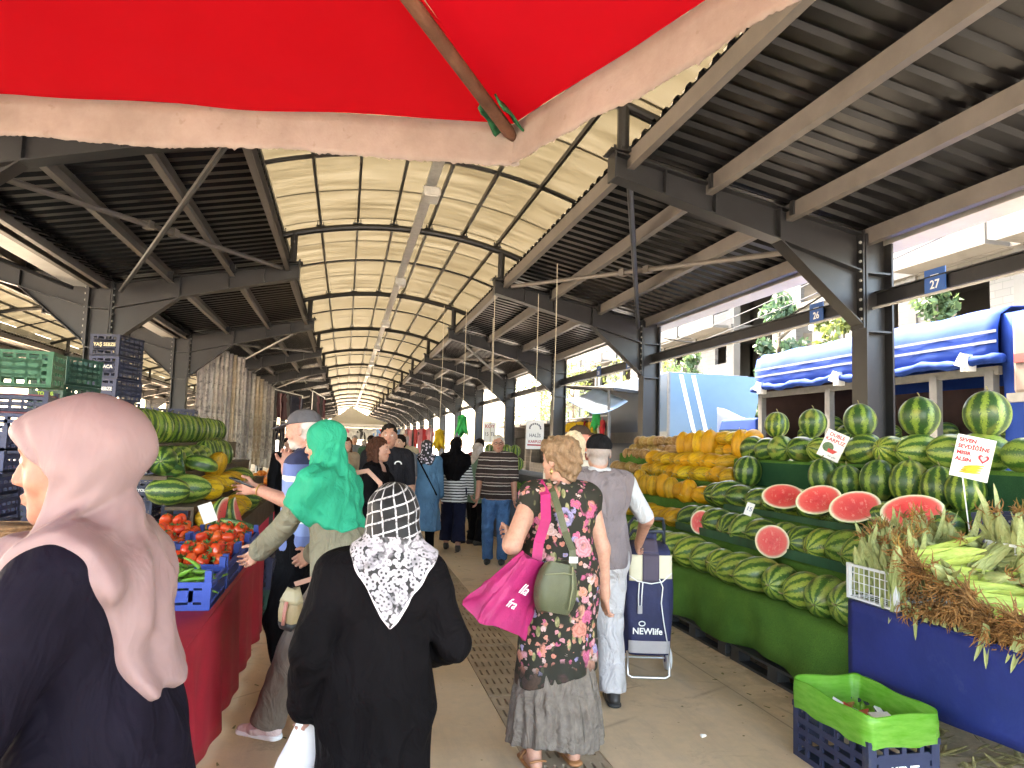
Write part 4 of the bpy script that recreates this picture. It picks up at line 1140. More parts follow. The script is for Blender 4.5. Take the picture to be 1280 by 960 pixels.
def pepper(loc, sc, label, group):
    b, s = random.choice(PEP); o = link('pepper', b, None, loc, (random.uniform(-.4, .4), random.uniform(-.4, .4), random.uniform(0, 6.28))); o.scale = (sc,) * 3
    link('stalk', s, o); tag(o, label, 'green pepper', group)
TZ = 0.708
CB = 'low blue crates on the red table'
def tom_crate(x, y, lab, layers=((4, 6), (4, 5), (3, 4), (2, 3)), grp='tomatoes heaped in the blue crates', tl='glossy ripe red tomato heaped in a low blue crate'):
    crate(C_BLUE, (x, y, TZ), 0.0, lab, CB, h=0.15)
    for l, (nx, ny) in enumerate(layers):
        for i in range(nx):
            for j in range(ny):
                if l == 0 and (x < -1 or (0 < i < nx - 1 and 0 < j < ny - 1)): continue
                if l == 1 and x < -1 and 0 < i < nx - 1 and 0 < j < ny - 1: continue
                tomato((x + (i - (nx - 1) / 2) * 0.086 + random.uniform(-.012, .012), y + (j - (ny - 1) / 2) * 0.084 + random.uniform(-.012, .012), TZ + 0.10 + 0.058 * l + random.uniform(-.008, .008)), random.uniform(0.92, 1.12), tl, grp)
k = 0
for y in (5.12, 5.68, 6.24):
    for x in (-0.87, -1.29):
        tom_crate(x, y, 'low blue tomato crate, %s from the aisle in the %s row of crates' % (['first', 'second'][x < -1], ['nearest', 'middle', 'farthest'][k // 2]), ((4, 6), (4, 5), (3, 3)) if x > -1 else ((4, 5), (4, 5), (3, 4), (2, 2)))
        k += 1
crate(C_BLUE, (-0.87, 4.54, TZ), 0.0, 'low blue crate of green peppers at the reaching hand', CB)
crate(C_BLUE, (-1.29, 4.54, TZ), 0.0, 'low blue crate beside the pepper crate behind pink scarf', CB)
GPp = 'green peppers in the low blue crate'
for i in range(46): pepper((-0.87 + random.uniform(-.11, .11), 4.54 + random.uniform(-.16, .16), TZ + 0.09 + random.uniform(0, 0.085)), 1.0, 'thin bright green pepper heaped in the low blue crate', GPp)
# near end: peppers, big tomatoes, basket and purple sack
crate(C_BLUE, (-1.78, 4.42, TZ + 0.06), 0.2, 'blue crate of green peppers at the far left edge', CB)
for i in range(60): pepper((-1.78 + random.uniform(-.19, .19), 4.42 + random.uniform(-.26, .26), TZ + 0.16 + random.uniform(0, 0.12)), 1.25, 'long pale green pepper heaped at the far left edge', 'green peppers at the far left edge')
crate(C_BLUE, (-1.62, 3.72, TZ), 0.1, 'blue crate of red peppers and tomatoes at left edge', CB)
for i in range(15): tomato((-1.62 + random.uniform(-.16, .16), 3.72 + random.uniform(-.22, .22), TZ + 0.12 + random.uniform(0, .11)), 1.05, 'red tomato in the crate at the left picture edge', 'red tomatoes at the left edge')
crate(C_BLUE, (-1.02, 2.40, TZ), 0.1, 'blue crate of large tomatoes beside the woman in pink scarf', CB)
for l, (nx, ny) in enumerate(((4, 5), (4, 5), (3, 4), (2, 3))):
    for i in range(nx):
        for j in range(ny):
            if l < 2 and 0 < i < nx - 1 and 0 < j < ny - 1: continue
            tomato((-1.02 + (i - (nx - 1) / 2) * 0.1 + random.uniform(-.01, .01), 2.40 + (j - (ny - 1) / 2) * 0.10 + random.uniform(-.01, .01), TZ + 0.11 + 0.065 * l), random.uniform(1.12, 1.25), 'large glossy red tomato beside the pink scarfed woman', 'large tomatoes beside the pink scarfed woman')
WICK = M('wicker', (0.30, 0.16, 0.08), 0.8, 0.35, 40, 0.5, 120)
mb = MB()
for k in range(7): mb.tube([(math.cos(a * PI / 12) * (0.15 + 0.006 * k), math.sin(a * PI / 12) * (0.15 + 0.006 * k), 0.012 + 0.022 * k) for a in range(25)], 0.013, 6, cap=False)
mb.lathe([(0.0, 0.005), (0.15, 0.005), (0.188, 0.15)], 20)
tag(mb.build('basket', WICK, None, smooth=True, loc=(-1.98, 4.95, 0.93)), 'round brown wicker basket at the far left behind green peppers', 'basket')
mb = MB(); mb.b2((-2.3, 4.72, 0.706), (-1.4, 5.35, 0.925)); tag(mb.build('wooden_box', M('rough_board', (0.2, 0.15, 0.1), 0.8, 0.3, 4)), 'rough wooden box raising the basket and purple sack', 'box')
PURP = M('purple_film', (0.20, 0.02, 0.11), 0.25, 0.4, 6, 0.6, 12)
mb = MB(); mb.rings(sphere_rings(0.15, 0.14, 0.13, 22, 12, lambda t, ph: 1 + 0.09 * math.sin(5 * t + 2 * ph) + 0.06 * math.sin(9 * t - 3 * ph)))
for k in range(5): mb.tube([(0, 0, 0.12), (0.05 * math.cos(k * 1.3), 0.05 * math.sin(k * 1.3), 0.19), (0.09 * math.cos(k * 1.3), 0.09 * math.sin(k * 1.3), 0.22)], [0.03, 0.02, 0.006], 6)
tag(mb.build('plastic_sack', PURP, None, smooth=True, loc=(-1.60, 4.98, 1.04)), 'shiny purple plastic sack behind the green peppers', 'sack')
price_card((-0.98, 5.9, 1.07), 0.10, 0.15, (0.25, -0.9, 0.35), (-0.35, 0, 1), 'white price card stuck upright in the red tomatoes')

# ---- stepped fruit stand behind the tomatoes
st2 = empty('display_stand', (-1.6, 9.5, 0), 0, 'stepped wooden stand with watermelons behind the tomato crates', 'display stand')
LX = [(-0.98, -1.26, 0.80), (-1.26, -1.50, 1.02), (-1.50, -1.72, 1.28), (-1.72, -2.05, 1.56)]
for (a, b, z) in LX:
    mb = MB(); mb.b2((b + 1.6, 6.9 - 9.5, z - 0.03), (a + 1.6 - 0.002, 12.6 - 9.5, z)); mb.b2((a + 1.6 - 0.03, 6.92 - 9.5, z - 0.25), (a + 1.6 - 0.006, 12.58 - 9.5, z - 0.031)); mb.build('shelf', M('dark_plywood', (0.1, 0.07, 0.045), 0.8), st2)
for y in (-2.4, 0.0, 2.9):
    for x in (0.5, -0.4):
        mb = MB(); mb.b2((x - 0.03, y - 0.03, 0), (x + 0.03, y + 0.03, 0.52 if x > 0 else 1.5)); mb.build('leg', DARKIRON, st2)
LG = 'watermelons on the left stand'
def lrow(nm, X, Z, Ys, lie, mats, r=0.135, ln=0.165): row(nm, X, Z, Ys, r, ln, lie, mats, 0.02, group=LG)
random.seed(21)
for i, y in enumerate([7.2, 7.48, 7.76, 8.06, 8.36, 8.68, 9.0, 9.34, 9.68, 10.0, 10.35, 10.7, 11.1, 11.5]):
    melon('watermelon', WM[i % 4], (-1.86, y, 1.56 + 0.16), 0.14, 0.165, (random.uniform(-.15, .15), random.uniform(-.2, .2), random.uniform(0, 6)), 'striped watermelon on the top shelf of left stand, %s from the viewer' % ORD[i], 'watermelon', LG)
for i, y in enumerate([7.15, 7.5, 7.85, 8.2, 8.55, 8.85, 9.15, 9.45, 9.75, 10.1, 10.5]):
    melon('watermelon', WM[(0, 1, 3)[i % 3]], (-1.60, y, 1.28 + 0.13), 0.132, 0.19, (PI / 2, 0, random.uniform(-.15, .15)) if i < 6 else (0.1, 0.1, i), 'dark green watermelon on the third shelf of left stand, %s from the viewer' % ORD[i], 'watermelon', LG)
for i, (x, y, z, r, l, rz) in enumerate([(-1.42, 7.30, 1.155, 0.135, 0.225, 0.35), (-1.50, 6.98, 1.15, 0.13, 0.18, 0.2), (-1.28, 9.6, 1.14, 0.125, 0.18, 0.1), (-1.30, 9.95, 1.14, 0.125, 0.17, 0.3), (-1.08, 8.75, 0.93, 0.125, 0.17, 0.2), (-1.10, 9.1, 0.93, 0.125, 0.17, 0.5), (-1.12, 9.45, 0.93, 0.12, 0.17, 0.1)]):
    melon('watermelon', WM[3] if i == 0 else WM[(2, 0, 1)[i % 3]], (x, y, z), r, l, (0, PI / 2, rz), ['big pale striped watermelon lying lengthwise behind the tomatoes', 'watermelon lying left of the big pale striped one', 'small watermelon between yellow melons and onions on left stand', 'small watermelon next beyond it among yellow melons on left', 'watermelon low on the left stand beside the cap man', 'second low watermelon on the left stand', 'third low watermelon on the left stand'][i], 'watermelon', LG)
YL = 'yellow melons on the left stand'
for i, (x, y, z, r, l, rot) in enumerate([(-1.12, 7.05, 0.91, 0.11, 0.16, (0, PI / 2, 0.4)), (-1.16, 7.30, 0.92, 0.11, 0.17, (0, PI / 2, 0.2)), (-1.14, 7.55, 0.92, 0.11, 0.17, (0, PI / 2, 0.5)), (-1.1, 7.8, 0.92, 0.11, 0.16, (0, PI / 2, 0.3)), (-1.12, 8.05, 0.92, 0.11, 0.16, (0, PI / 2, 0.1)), (-1.1, 8.35, 0.92, 0.11, 0.16, (0, PI / 2, 0.6)), (-1.36, 8.0, 1.13, 0.11, 0.16, (0, PI / 2, 0.3)), (-1.36, 8.28, 1.13, 0.11, 0.16, (0, PI / 2, 0.1)), (-1.32, 8.6, 1.13, 0.11, 0.16, (0, PI / 2, 0.5)), (-1.36, 8.5, 1.33, 0.11, 0.17, (0.5, 0.5, 0)), (-1.28, 7.72, 1.12, 0.105, 0.15, (0, PI / 2, 0.9)), (-1.3, 9.0, 1.13, 0.11, 0.15, (0, PI / 2, 0)), (-1.3, 9.3, 1.13, 0.11, 0.15, (0, PI / 2, 0.2))]):
    melon('yellow_melon', YM[i % 2], (x, y, z), r, l, rot, 'ripe yellow melon on the left stand, %s counted from the tomatoes' % ORD[i], 'yellow melon', YL)
# wedges of cut watermelon
def wedge(loc, rot, r, ang, ln, label, grp=None):
    e = empty('watermelon_slice', loc, 0, label, 'watermelon slice', grp); e.rotation_euler = rot
    R = []; n = 10; m = 9
    mb = MB(); vs = []; fs = []
    for j in range(m):
        ph = -PI / 2 + PI * (j + .02) / (m - 1 + .04)
        for i in range(n + 1):
            a = -ang / 2 + ang * i / n; vs.append((r * math.cos(ph) * math.cos(a), r * math.cos(ph) * math.sin(a), ln * math.sin(ph)))
    for j in range(m - 1):
        for i in range(n): q = j * (n + 1) + i; fs.append((q, q + 1, q + n + 2, q + n + 1))
    mb.add(vs, fs); mb.build('rind', WMD, e, smooth=True, solid=0.002)
    for s in (0, n):
        mb = MB(); mb.add([vs[j * (n + 1) + s] for j in range(m)] , [tuple(range(m))]); mb.build('flesh', WEDGE, e)
    return e
def wedge_mat():
    t = NT('slice_flesh'); x, y, z = t.xyz(t.co('Object'))
    r = t.math('SQRT', t.math('ADD', t.math('ADD', t.math('MULTIPLY', x, x), t.math('MULTIPLY', y, y)), t.math('MULTIPLY', t.math('MULTIPLY', z, z), 0.62)))
    rr = t.math('MULTIPLY', r, 7.3)
    c = t.ramp(rr, [(0.0, (0.55, 0.05, 0.05)), (0.72, (0.62, 0.10, 0.08)), (0.84, (0.7, 0.35, 0.25)), (0.9, (0.7, 0.68, 0.45)), (0.97, (0.3, 0.42, 0.15))])
    sd = t.ramp(t.voro(t.co('Object'), 45)[0], [(0.12, (1, 1, 1)), (0.18, (0, 0, 0))])
    c = t.mix(t.math('MULTIPLY', sd, t.ramp(rr, [(0.45, (0, 0, 0)), (0.5, (1, 1, 1)), (0.75, (1, 1, 1)), (0.78, (0, 0, 0))])), c, (0.03, 0.01, 0.01))
    t.P(col=c, rough=0.35); return t.m
WEDGE = wedge_mat()
for i, (p, rot, a, lab) in enumerate([((-1.58, 7.2, 1.37), (1.2, 0.35, -1.2), 1.3, 'red watermelon wedge lying left on the big pale melon'), ((-1.48, 7.5, 1.36), (0.1, 0.25, -1.9), 1.1, 'red watermelon wedge standing upright in the middle of three'), ((-1.36, 7.62, 1.36), (1.35, -0.2, -1.3), 1.2, 'red watermelon wedge lying to the right of the upright one'),
                                      ((-0.98, 6.78, 0.96), (0.2, -0.2, -2.6), 1.1, 'watermelon wedge with dark rind outward beside the tomatoes'), ((-0.88, 6.95, 0.96), (0.15, 0.3, -2.3), 1.1, 'watermelon wedge with its red side open behind the tomatoes'), ((-0.86, 6.75, 0.90), (1.3, 0.2, -1.5), 1.0, 'watermelon wedge lying flat at the corner of tomatoes')]):
    wedge(p, rot, 0.135, a, 0.165, lab)
# far crates with onions, oranges and greens on the same side
ORG = M('orange_peel', (0.62, 0.20, 0.02), 0.4, 0.15, 12, 0.15, 80, rnd=0.2); ONI = M('onion_skin', (0.42, 0.19, 0.07), 0.45, 0.3, 10, rnd=0.4); GRN = M('lettuce_green', (0.16, 0.30, 0.05), 0.6, 0.4, 8, rnd=0.4)
mb = MB(); mb.rings(sphere_rings(1, 1, 0.95, 14, 9)); ORO = mb.mesh('orange', ORG, smooth=True)
mb = MB(); mb.rings(sphere_rings(1, 1, 0.9, 14, 9, lambda t, ph: 1 - 0.15 * max(0, math.sin(ph)) ** 4)); ONO = mb.mesh('onion', ONI, smooth=True)
def lettuce_mesh(s, mat, R_=0.12):
    rr = random.Random(s); mb = MB()
    for k in range(26):
        a = rr.uniform(0, 6.28); el = rr.uniform(0.1, 1.4); d = (math.cos(a) * math.cos(el), math.sin(a) * math.cos(el), math.sin(el))
        leaf(mb, (0, 0, 0), d, R_ * rr.uniform(0.8, 1.2), R_ * 0.42, rr.uniform(-.04, .04), (-math.sin(a), math.cos(a), rr.uniform(-.3, .3)))
    return mb.mesh('lettuce', mat, smooth=True)
LET = [lettuce_mesh(1, GRN), lettuce_mesh(2, M('parsley_green', (0.05, 0.16, 0.03), 0.7, 0.4, 9, rnd=0.3))]
def block(name, lo, hi, mat, label, cat, group=None):
    mb = MB(); mb.b2(lo, hi); return tag(mb.build(name, mat, None, bevel=0.006), label, cat, group)
block('market_table', (-1.6, 12.75, 0.0), (-0.75, 16.6, 0.85), REDC, 'cloth covered low counter with onions and oranges farther down the left side', 'table')
for i in range(36): 
    o = link('orange', ORO, None, (-1.15 + random.uniform(-.3, .3), 13.2 + random.uniform(-.4, 1.2), 0.90 + random.uniform(0, .14))); o.scale = (0.055,) * 3; tag(o, 'small orange citrus fruit heaped on the far left counter', 'orange', 'oranges on the far left counter')
for i in range(36):
    o = link('onion', ONO, None, (-1.15 + random.uniform(-.3, .3), 15.2 + random.uniform(-.6, 1.2), 0.9 + random.uniform(0, .14))); o.scale = (0.05,) * 3; tag(o, 'brown onion heaped on the far left counter', 'onion', 'onions on the far left counter')
# crates of mixed fruit standing in front of the left stand
for i, (y, z) in enumerate([(7.2, 0.0), (7.2, 0.295), (7.85, 0.0), (7.85, 0.295), (8.5, 0.0)]):
    crate(C_NAVY if i % 2 else C_TEAL, (-0.78, y, z), 0.0, 'dark empty crate on the floor before left stand, %s of five' % ORD[i], 'dark crates before the left stand')

# ---- stacks of crates at far left
CS = 'navy crates in the tall stack'
for k in range(10):
    lab = '%s crate of the tall navy stack behind the pink scarf' % (['lowest', 'second', 'third', 'fourth', 'fifth', 'sixth', 'seventh', 'eighth', 'ninth', 'topmost'][k])
    o = crate(C_NAVY, (-3.10 + random.uniform(-.012, .012), 10.9, 0.002 + k * 0.296), -0.28 + random.uniform(-.03, .03), lab, CS, 'KARACA' if k % 3 == 2 else 'YAŞ SEBZE', M('cream_print', (0.75, 0.66, 0.42), 0.6) if k == 9 else WHITE)
for k in range(7):
    o = crate(C_NAVY, (-3.12, 13.0, 0.002 + k * 0.296), -0.1 + random.uniform(-.03, .03), '%s crate of the shorter navy stack farther back' % ['lowest', 'second', 'third', 'fourth', 'fifth', 'sixth', 'topmost'][k], 'navy crates in the shorter stack', 'AKYOL')
for k in range(7):
    crate(C_NAVY, (-2.66, 13.1, 0.002 + k * 0.296), 0.1, '%s crate of navy stack beside the left watermelons' % ['lowest', 'second', 'third', 'fourth', 'fifth', 'sixth', 'topmost'][k], 'navy crates beside the left stand')
for k in range(8):
    o = crate(C_TEAL, (-3.02 + random.uniform(-.01, .01), 8.9, 0.002 + k * 0.306), -0.3 + random.uniform(-.03, .03), '%s crate of the dark green stack left of the navy stack' % ['lowest', 'second', 'third', 'fourth', 'fifth', 'sixth', 'seventh', 'topmost'][k], 'dark green crates in a stack', h=0.3)
    put_text('lettering', 'TOROS', 0.055, M('lime_print', (0.42, 0.62, 0.08), 0.6), o, (0, -0.303, 0.2), (0, -1, 0), bold=0.0015)
for k in range(12):
    z = 0.002 + k * 0.165
    me = C_TRAY
    o = crate(me, (-3.0 + random.uniform(-.015, .015), 7.62, z), 0.08 + random.uniform(-.04, .04), '%s shallow tray of the leftmost stack under a green crate' % ['lowest', 'second', 'third', 'fourth', 'fifth', 'sixth', 'seventh', 'eighth', 'ninth', 'tenth', 'eleventh', 'topmost'][k], 'shallow trays in the leftmost stack')
    mb = MB(); mb.b2((-0.29, -0.19, 0.145), (0.29, 0.19, 0.158)); mb.build('wine_liner', WINEP, o)
crate(C_GRN, (-2.98, 7.62, 0.002 + 12 * 0.165 + 0.06), 0.08, 'bright green deep crate topping the leftmost stack of trays', None)
for k in range(10):
    crate(C_TRAY, (-2.75 + random.uniform(-.02, .02), 6.3, 0.002 + k * 0.165), 0.0, '%s low tray in the stack at the left picture edge' % ['lowest', 'second', 'third', 'fourth', 'fifth', 'sixth', 'seventh', 'eighth', 'ninth', 'topmost'][k], 'low trays at the left edge')
# plinths below the stacks are the floor itself

# ================================================================== hanging goods farther down the hall
rr = random.Random(12)
TEXT = [M('curtain_%s' % n, c, 0.8, 0.25, 7, 0.3, 20, dirt=(d, 9, 0.5)) for n, c, d in (('white', (0.62, 0.60, 0.57), (0.25, 0.24, 0.24)), ('grey', (0.34, 0.33, 0.34), (0.6, 0.58, 0.55)), ('beige', (0.5, 0.43, 0.33), (0.7, 0.66, 0.6)), ('pattern', (0.55, 0.53, 0.52), (0.06, 0.06, 0.07)))]
def hang_panel(x, y, z0, z1, wd, mat, label, grp, ang=0.0, folds=5, name='curtain_panel', cat='curtain'):
    mb = MB(); n = 26
    def fn(u, v):
        a = (u - 0.5) * wd; o = 0.04 * math.sin(u * folds * 2 * PI + 0.8 * math.sin(v * 3 + x)) * (0.6 + 0.4 * (1 - v))
        ca, sa = math.cos(ang), math.sin(ang)
        return (a * ca - o * sa, a * sa + o * ca, z0 - 0.02 * math.sin(u * 9) * (v == 0) + (z1 - z0) * v)
    mb.grid(fn, n, 8); mb.tube([(-wd / 2 * math.cos(ang), -wd / 2 * math.sin(ang), z1 + 0.01), (wd / 2 * math.cos(ang), wd / 2 * math.sin(ang), z1 + 0.01)], 0.012, 6)
    o = mb.build(name, mat, None, smooth=True, solid=0.006, loc=(x, y, 0)); return tag(o, label, cat, grp)
for i in range(8):
    hang_panel(-3.5 + 0.06 * i, 19.5 + 0.33 * i, 1.0 + rr.uniform(-.2, .2), 3.85 + rr.uniform(-.05, .05), 0.40, TEXT[(3, 0, 3, 0, 1, 2, 0, 3)[i]], 'tall pale %s curtain length hanging by second left column, %s from the column' % (('patterned', 'white', 'patterned', 'white', 'grey', 'beige', 'white', 'patterned')[i], ORD[i]), 'pale curtain lengths by the second left column', 0.35, 3)
for i in range(8):
    hang_panel(-3.25 + 0.08 * i, 23.6 + 0.42 * i, 0.8 + rr.uniform(-.2, .2), 3.75 - 0.05 * i, 0.44, TEXT[(1, 1, 0, 2, 2, 0, 1, 0)[i]], '%s curtain length in the farther group, %s from the viewer' % (('grey', 'grey', 'white', 'beige', 'beige', 'white', 'grey', 'white')[i], ORD[i]), 'curtain lengths in the farther group', 0.35, 3)
DARKC = [M('garment_%s' % n, c, 0.85, 0.3, 5) for n, c in (('black', (0.012, 0.012, 0.014)), ('navy', (0.015, 0.018, 0.04)), ('wine', (0.06, 0.012, 0.02)), ('grey', (0.06, 0.06, 0.065)))]
BRI = [M('garment_%s' % n, c, 0.8, 0.2, 6) for n, c in (('red', (0.45, 0.02, 0.03)), ('white', (0.6, 0.6, 0.58)), ('sky', (0.18, 0.33, 0.6)), ('pink', (0.55, 0.2, 0.25)), ('charcoal', (0.04, 0.04, 0.045)), ('brown', (0.12, 0.07, 0.05)), ('yellow', (0.65, 0.42, 0.02)), ('green', (0.02, 0.42, 0.10)))]
BN = ['red', 'white', 'sky blue', 'pink', 'charcoal', 'brown', 'yellow', 'bright green']
def shirt_mesh(kind, mat):
    mb = MB()
    if kind == 'shirt': P_ = [(-.22, -.62), (.22, -.62), (.21, -.18), (.36, -.28), (.42, -.17), (.24, 0.0), (.08, .03), (-.08, .03), (-.24, 0.0), (-.42, -.17), (-.36, -.28), (-.21, -.18)]
    elif kind == 'trousers': P_ = [(-.2, -.95), (-.04, -.95), (0, -.35), (.04, -.95), (.2, -.95), (.19, 0), (-.19, 0)]
    else: P_ = [(-.3, -1.0), (.3, -1.0), (.19, -.3), (.3, -.35), (.34, -.22), (.2, 0), (.07, .03), (-.07, .03), (-.2, 0), (-.34, -.22), (-.3, -.35), (-.19, -.3)]
    mb.poly([Vector((x, 0.03 * math.sin(9 * x + 4 * z), z)) for x, z in P_], 0.05, (0, 1, 0)); mb.tube([(-0.15, 0, 0.0), (0, 0, 0.05), (0.15, 0, 0.0)], 0.008, 5); mb.tube([(0, 0, 0.05), (0, 0, 0.13)], 0.005, 5)
    return mb.mesh('garment', mat)
def rail(x0, y0, x1, y1, z, label):
    e = empty('clothes_rail', ((x0 + x1) / 2, (y0 + y1) / 2, 0), 0, label, 'clothes rail'); c = Vector(e.location)
    mb = MB(); mb.tube([Vector((x0, y0, z)) - c, Vector((x1, y1, z)) - c], 0.02, 6); mb.build('bar', GALV, e)
    for (x, y) in ((x0, y0), (x1, y1)):
        mb = MB(); mb.tube([Vector((x, y, 0)) - c, Vector((x, y, z - 0.02)) - c], 0.022, 6); mb.build('post', GALV, e)
def hang_row(x0, y0, x1, y1, z, n, mats, names, kinds, where, grp, seed=1):
    rr = random.Random(seed); cache = {}
    for i in range(n):
        u = (i + .5) / n; k = rr.choice(kinds); mi = rr.randrange(len(mats))
        if (k, mi) not in cache: cache[(k, mi)] = shirt_mesh(k, mats[mi])
        o = link('hanging_garment', cache[(k, mi)], None, (x0 + (x1 - x0) * u, y0 + (y1 - y0) * u, z - 0.13), (0, 0, math.atan2(y1 - y0, x1 - x0) + rr.uniform(-.5, .5)))
        tag(o, '%s %s hanging %s' % (names[mi], {'shirt': 'shirt', 'trousers': 'pair of trousers', 'dress': 'long dress'}[k], where), 'garment', grp)
DN = ['black', 'navy', 'wine red', 'dark grey']
rail(-3.0, 28.0, -1.9, 33.0, 3.5, 'high clothes rail of dark garments on the left'); hang_row(-3.0, 28.0, -1.9, 33.0, 3.5, 13, DARKC, DN, ['dress', 'dress', 'trousers'], 'on the high left rail', 'dark garments on the high left rail', 2)
rail(-3.1, 28.0, -1.9, 34.0, 2.3, 'lower clothes rail of dark garments on the left'); hang_row(-3.1, 28.0, -1.9, 34.0, 2.3, 14, DARKC, DN, ['shirt', 'dress'], 'on the lower left rail', 'dark garments on the lower left rail', 3)
rail(-1.6, 35.5, -1.2, 41.0, 3.9, 'tall rail of wine and dark garments below the roof edge'); hang_row(-1.6, 35.5, -1.2, 41.0, 3.9, 9, DARKC[2:3] + DARKC[:1], ['wine red', 'black'], ['dress'], 'on the tall rail below roof edge', 'garments on the tall rail', 4)
rail(-3.6, 22.6, -3.3, 27.5, 2.2, 'clothes rail behind the curtain lengths'); hang_row(-3.6, 22.6, -3.3, 27.5, 2.2, 9, DARKC, DN, ['dress', 'shirt'], 'behind the curtain lengths', 'dark garments behind the curtains', 6)
rail(-1.7, 44.0, 3.6, 43.0, 2.45, 'clothes rail across the aisle under the white tent'); hang_row(-1.7, 44.0, 3.6, 43.0, 2.45, 26, BRI[:6], BN[:6], ['shirt', 'shirt', 'trousers'], 'on the rail under the white tent', 'garments under the white tent', 5)
rail(2.4, 33.0, 3.2, 28.0, 2.3, 'clothes rail by the right side of the aisle'); hang_row(2.4, 33.0, 3.2, 28.0, 2.3, 12, BRI[:6], BN[:6], ['shirt', 'trousers'], 'on the rail at the right of the aisle', 'garments at the right of the aisle', 8)
# white tent
TENT = M('tent_white', (0.78, 0.77, 0.72), 0.6, 0.06, 2)
e = empty('market_tent', (0.6, 46.5, 0), 0, 'white peaked tent standing across the far aisle', 'tent')
mb = MB(); ap = Vector((-0.35, 0, 3.75))
c4 = [(-2.0, -2.0), (2.2, -2.0), (2.2, 2.0), (-2.0, 2.0)]
for i in range(4):
    a, b = c4[i], c4[(i + 1) % 4]; R = []
    for k in range(6):
        u = k / 5; sag = -0.12 * math.sin(u * PI)
        R.append([Vector((a[0] + (b[0] - a[0]) * j / 8, a[1] + (b[1] - a[1]) * j / 8, 2.62)).lerp(ap, u) + Vector((0, 0, sag)) for j in range(9)])
    mb.rings(R, False, False)
    mb.add([(a[0], a[1], 2.62), (b[0], b[1], 2.62), (b[0], b[1], 2.45), (a[0], a[1], 2.45)], [(0, 1, 2, 3)])
mb.build('canopy', TENT, e, smooth='auto')
for a in c4:
    mb = MB(); mb.tube([(a[0] * .98, a[1] * .98, 0), (a[0] * .98, a[1] * .98, 2.6)], 0.03, 6); mb.build('pole', WHITEM, e)

# ropes with bags and signs over the far right stall
ROPE = M('pale_rope', (0.5, 0.46, 0.36), 0.8, 0.2, 20)
for i, (x, y, z0, z1) in enumerate([(2.49, 15.86, 2.3, 4.62), (2.01, 16.0, 1.95, 4.7), (3.08, 15.74, 2.1, 4.45), (3.29, 12.61, 2.1, 4.4), (2.66, 13.5, 1.5, 4.55), (3.05, 10.6, 2.2, 4.45)]):
    mb = MB(); mb.tube([(0, 0, z0), (0.01, 0.01, (z0 + z1) / 2), (0, 0, z1)], 0.007, 5)
    tag(mb.build('rope', ROPE, None, loc=(x, y, 0)), 'thin pale rope hanging from the right roof, %s from the viewer' % ['fifth', 'sixth', 'fourth', 'second', 'third', 'first'][i], 'rope', 'thin ropes hanging from the right roof')
def bagbunch(x, y, z, mat, label):
    mb = MB(); rr = random.Random(3)
    for k in range(9):
        a = rr.uniform(0, 6.28); leaf(mb, (0, 0, 0.30), (0.35 * math.cos(a), 0.35 * math.sin(a), -1), rr.uniform(0.35, 0.5), 0.10, rr.uniform(-.05, .05), (-math.sin(a), math.cos(a), 0))
    mb.rings(sphere_rings(0.05, 0.05, 0.04, 8, 6, None, (0, 0, 0.30)))
    o = mb.build('plastic_bag_bunch', mat, None, smooth=True, solid=0.004, loc=(x, y, z)); tag(o, label, 'bag bunch')
bagbunch(2.49, 15.86, 1.95, BRI[7], 'bright green bunch of plastic bags hanging on a rope'); bagbunch(2.01, 16.0, 1.62, BRI[6], 'yellow bunch of plastic bags hanging on a rope')
def hang_sign(x, y, z, w, h, label, lines, rz):
    e = empty('hanging_sign', (x, y, z), rz, label, 'sign'); mb = MB(); mb.box((0, 0, 0), (w, 0.006, h)); mb.build('card', PAPER, e)
    for (tx, sz, dz, mt) in lines: put_text('lettering', tx, sz, mt, e, (0, -0.005, dz), (0, -1, 0), bold=0.001)
    return e
GINK = M('grey_ink', (0.12, 0.12, 0.14), 0.6, 0.1)
e = hang_sign(3.08, 15.72, 1.92, 0.30, 0.45, 'small white price sign hanging over the far vegetables', [('KÖY', 0.11, 0.12, REDINK), ('15 TL', 0.11, -0.05, GINK)], 0.2)
e = hang_sign(3.29, 12.59, 1.85, 0.36, 0.52, 'white sign with grey emblem and pink band beside a column', [('HALİS', 0.085, -0.02, GINK), ('KARPUZ', 0.07, -0.13, REDINK)], 0.25)
mb = MB()
for k in range(9):
    a = PI * k / 8; mb.box((0.11 * math.cos(a), -0.005, 0.11 + 0.08 * math.sin(a)), (0.03, 0.003, 0.03), (0, a, 0))
mb.build('emblem', GINK, e); mb = MB(); mb.b2((-0.15, -0.006, -0.2), (0.15, -0.0035, -0.175)); mb.build('band', REDINK, e)

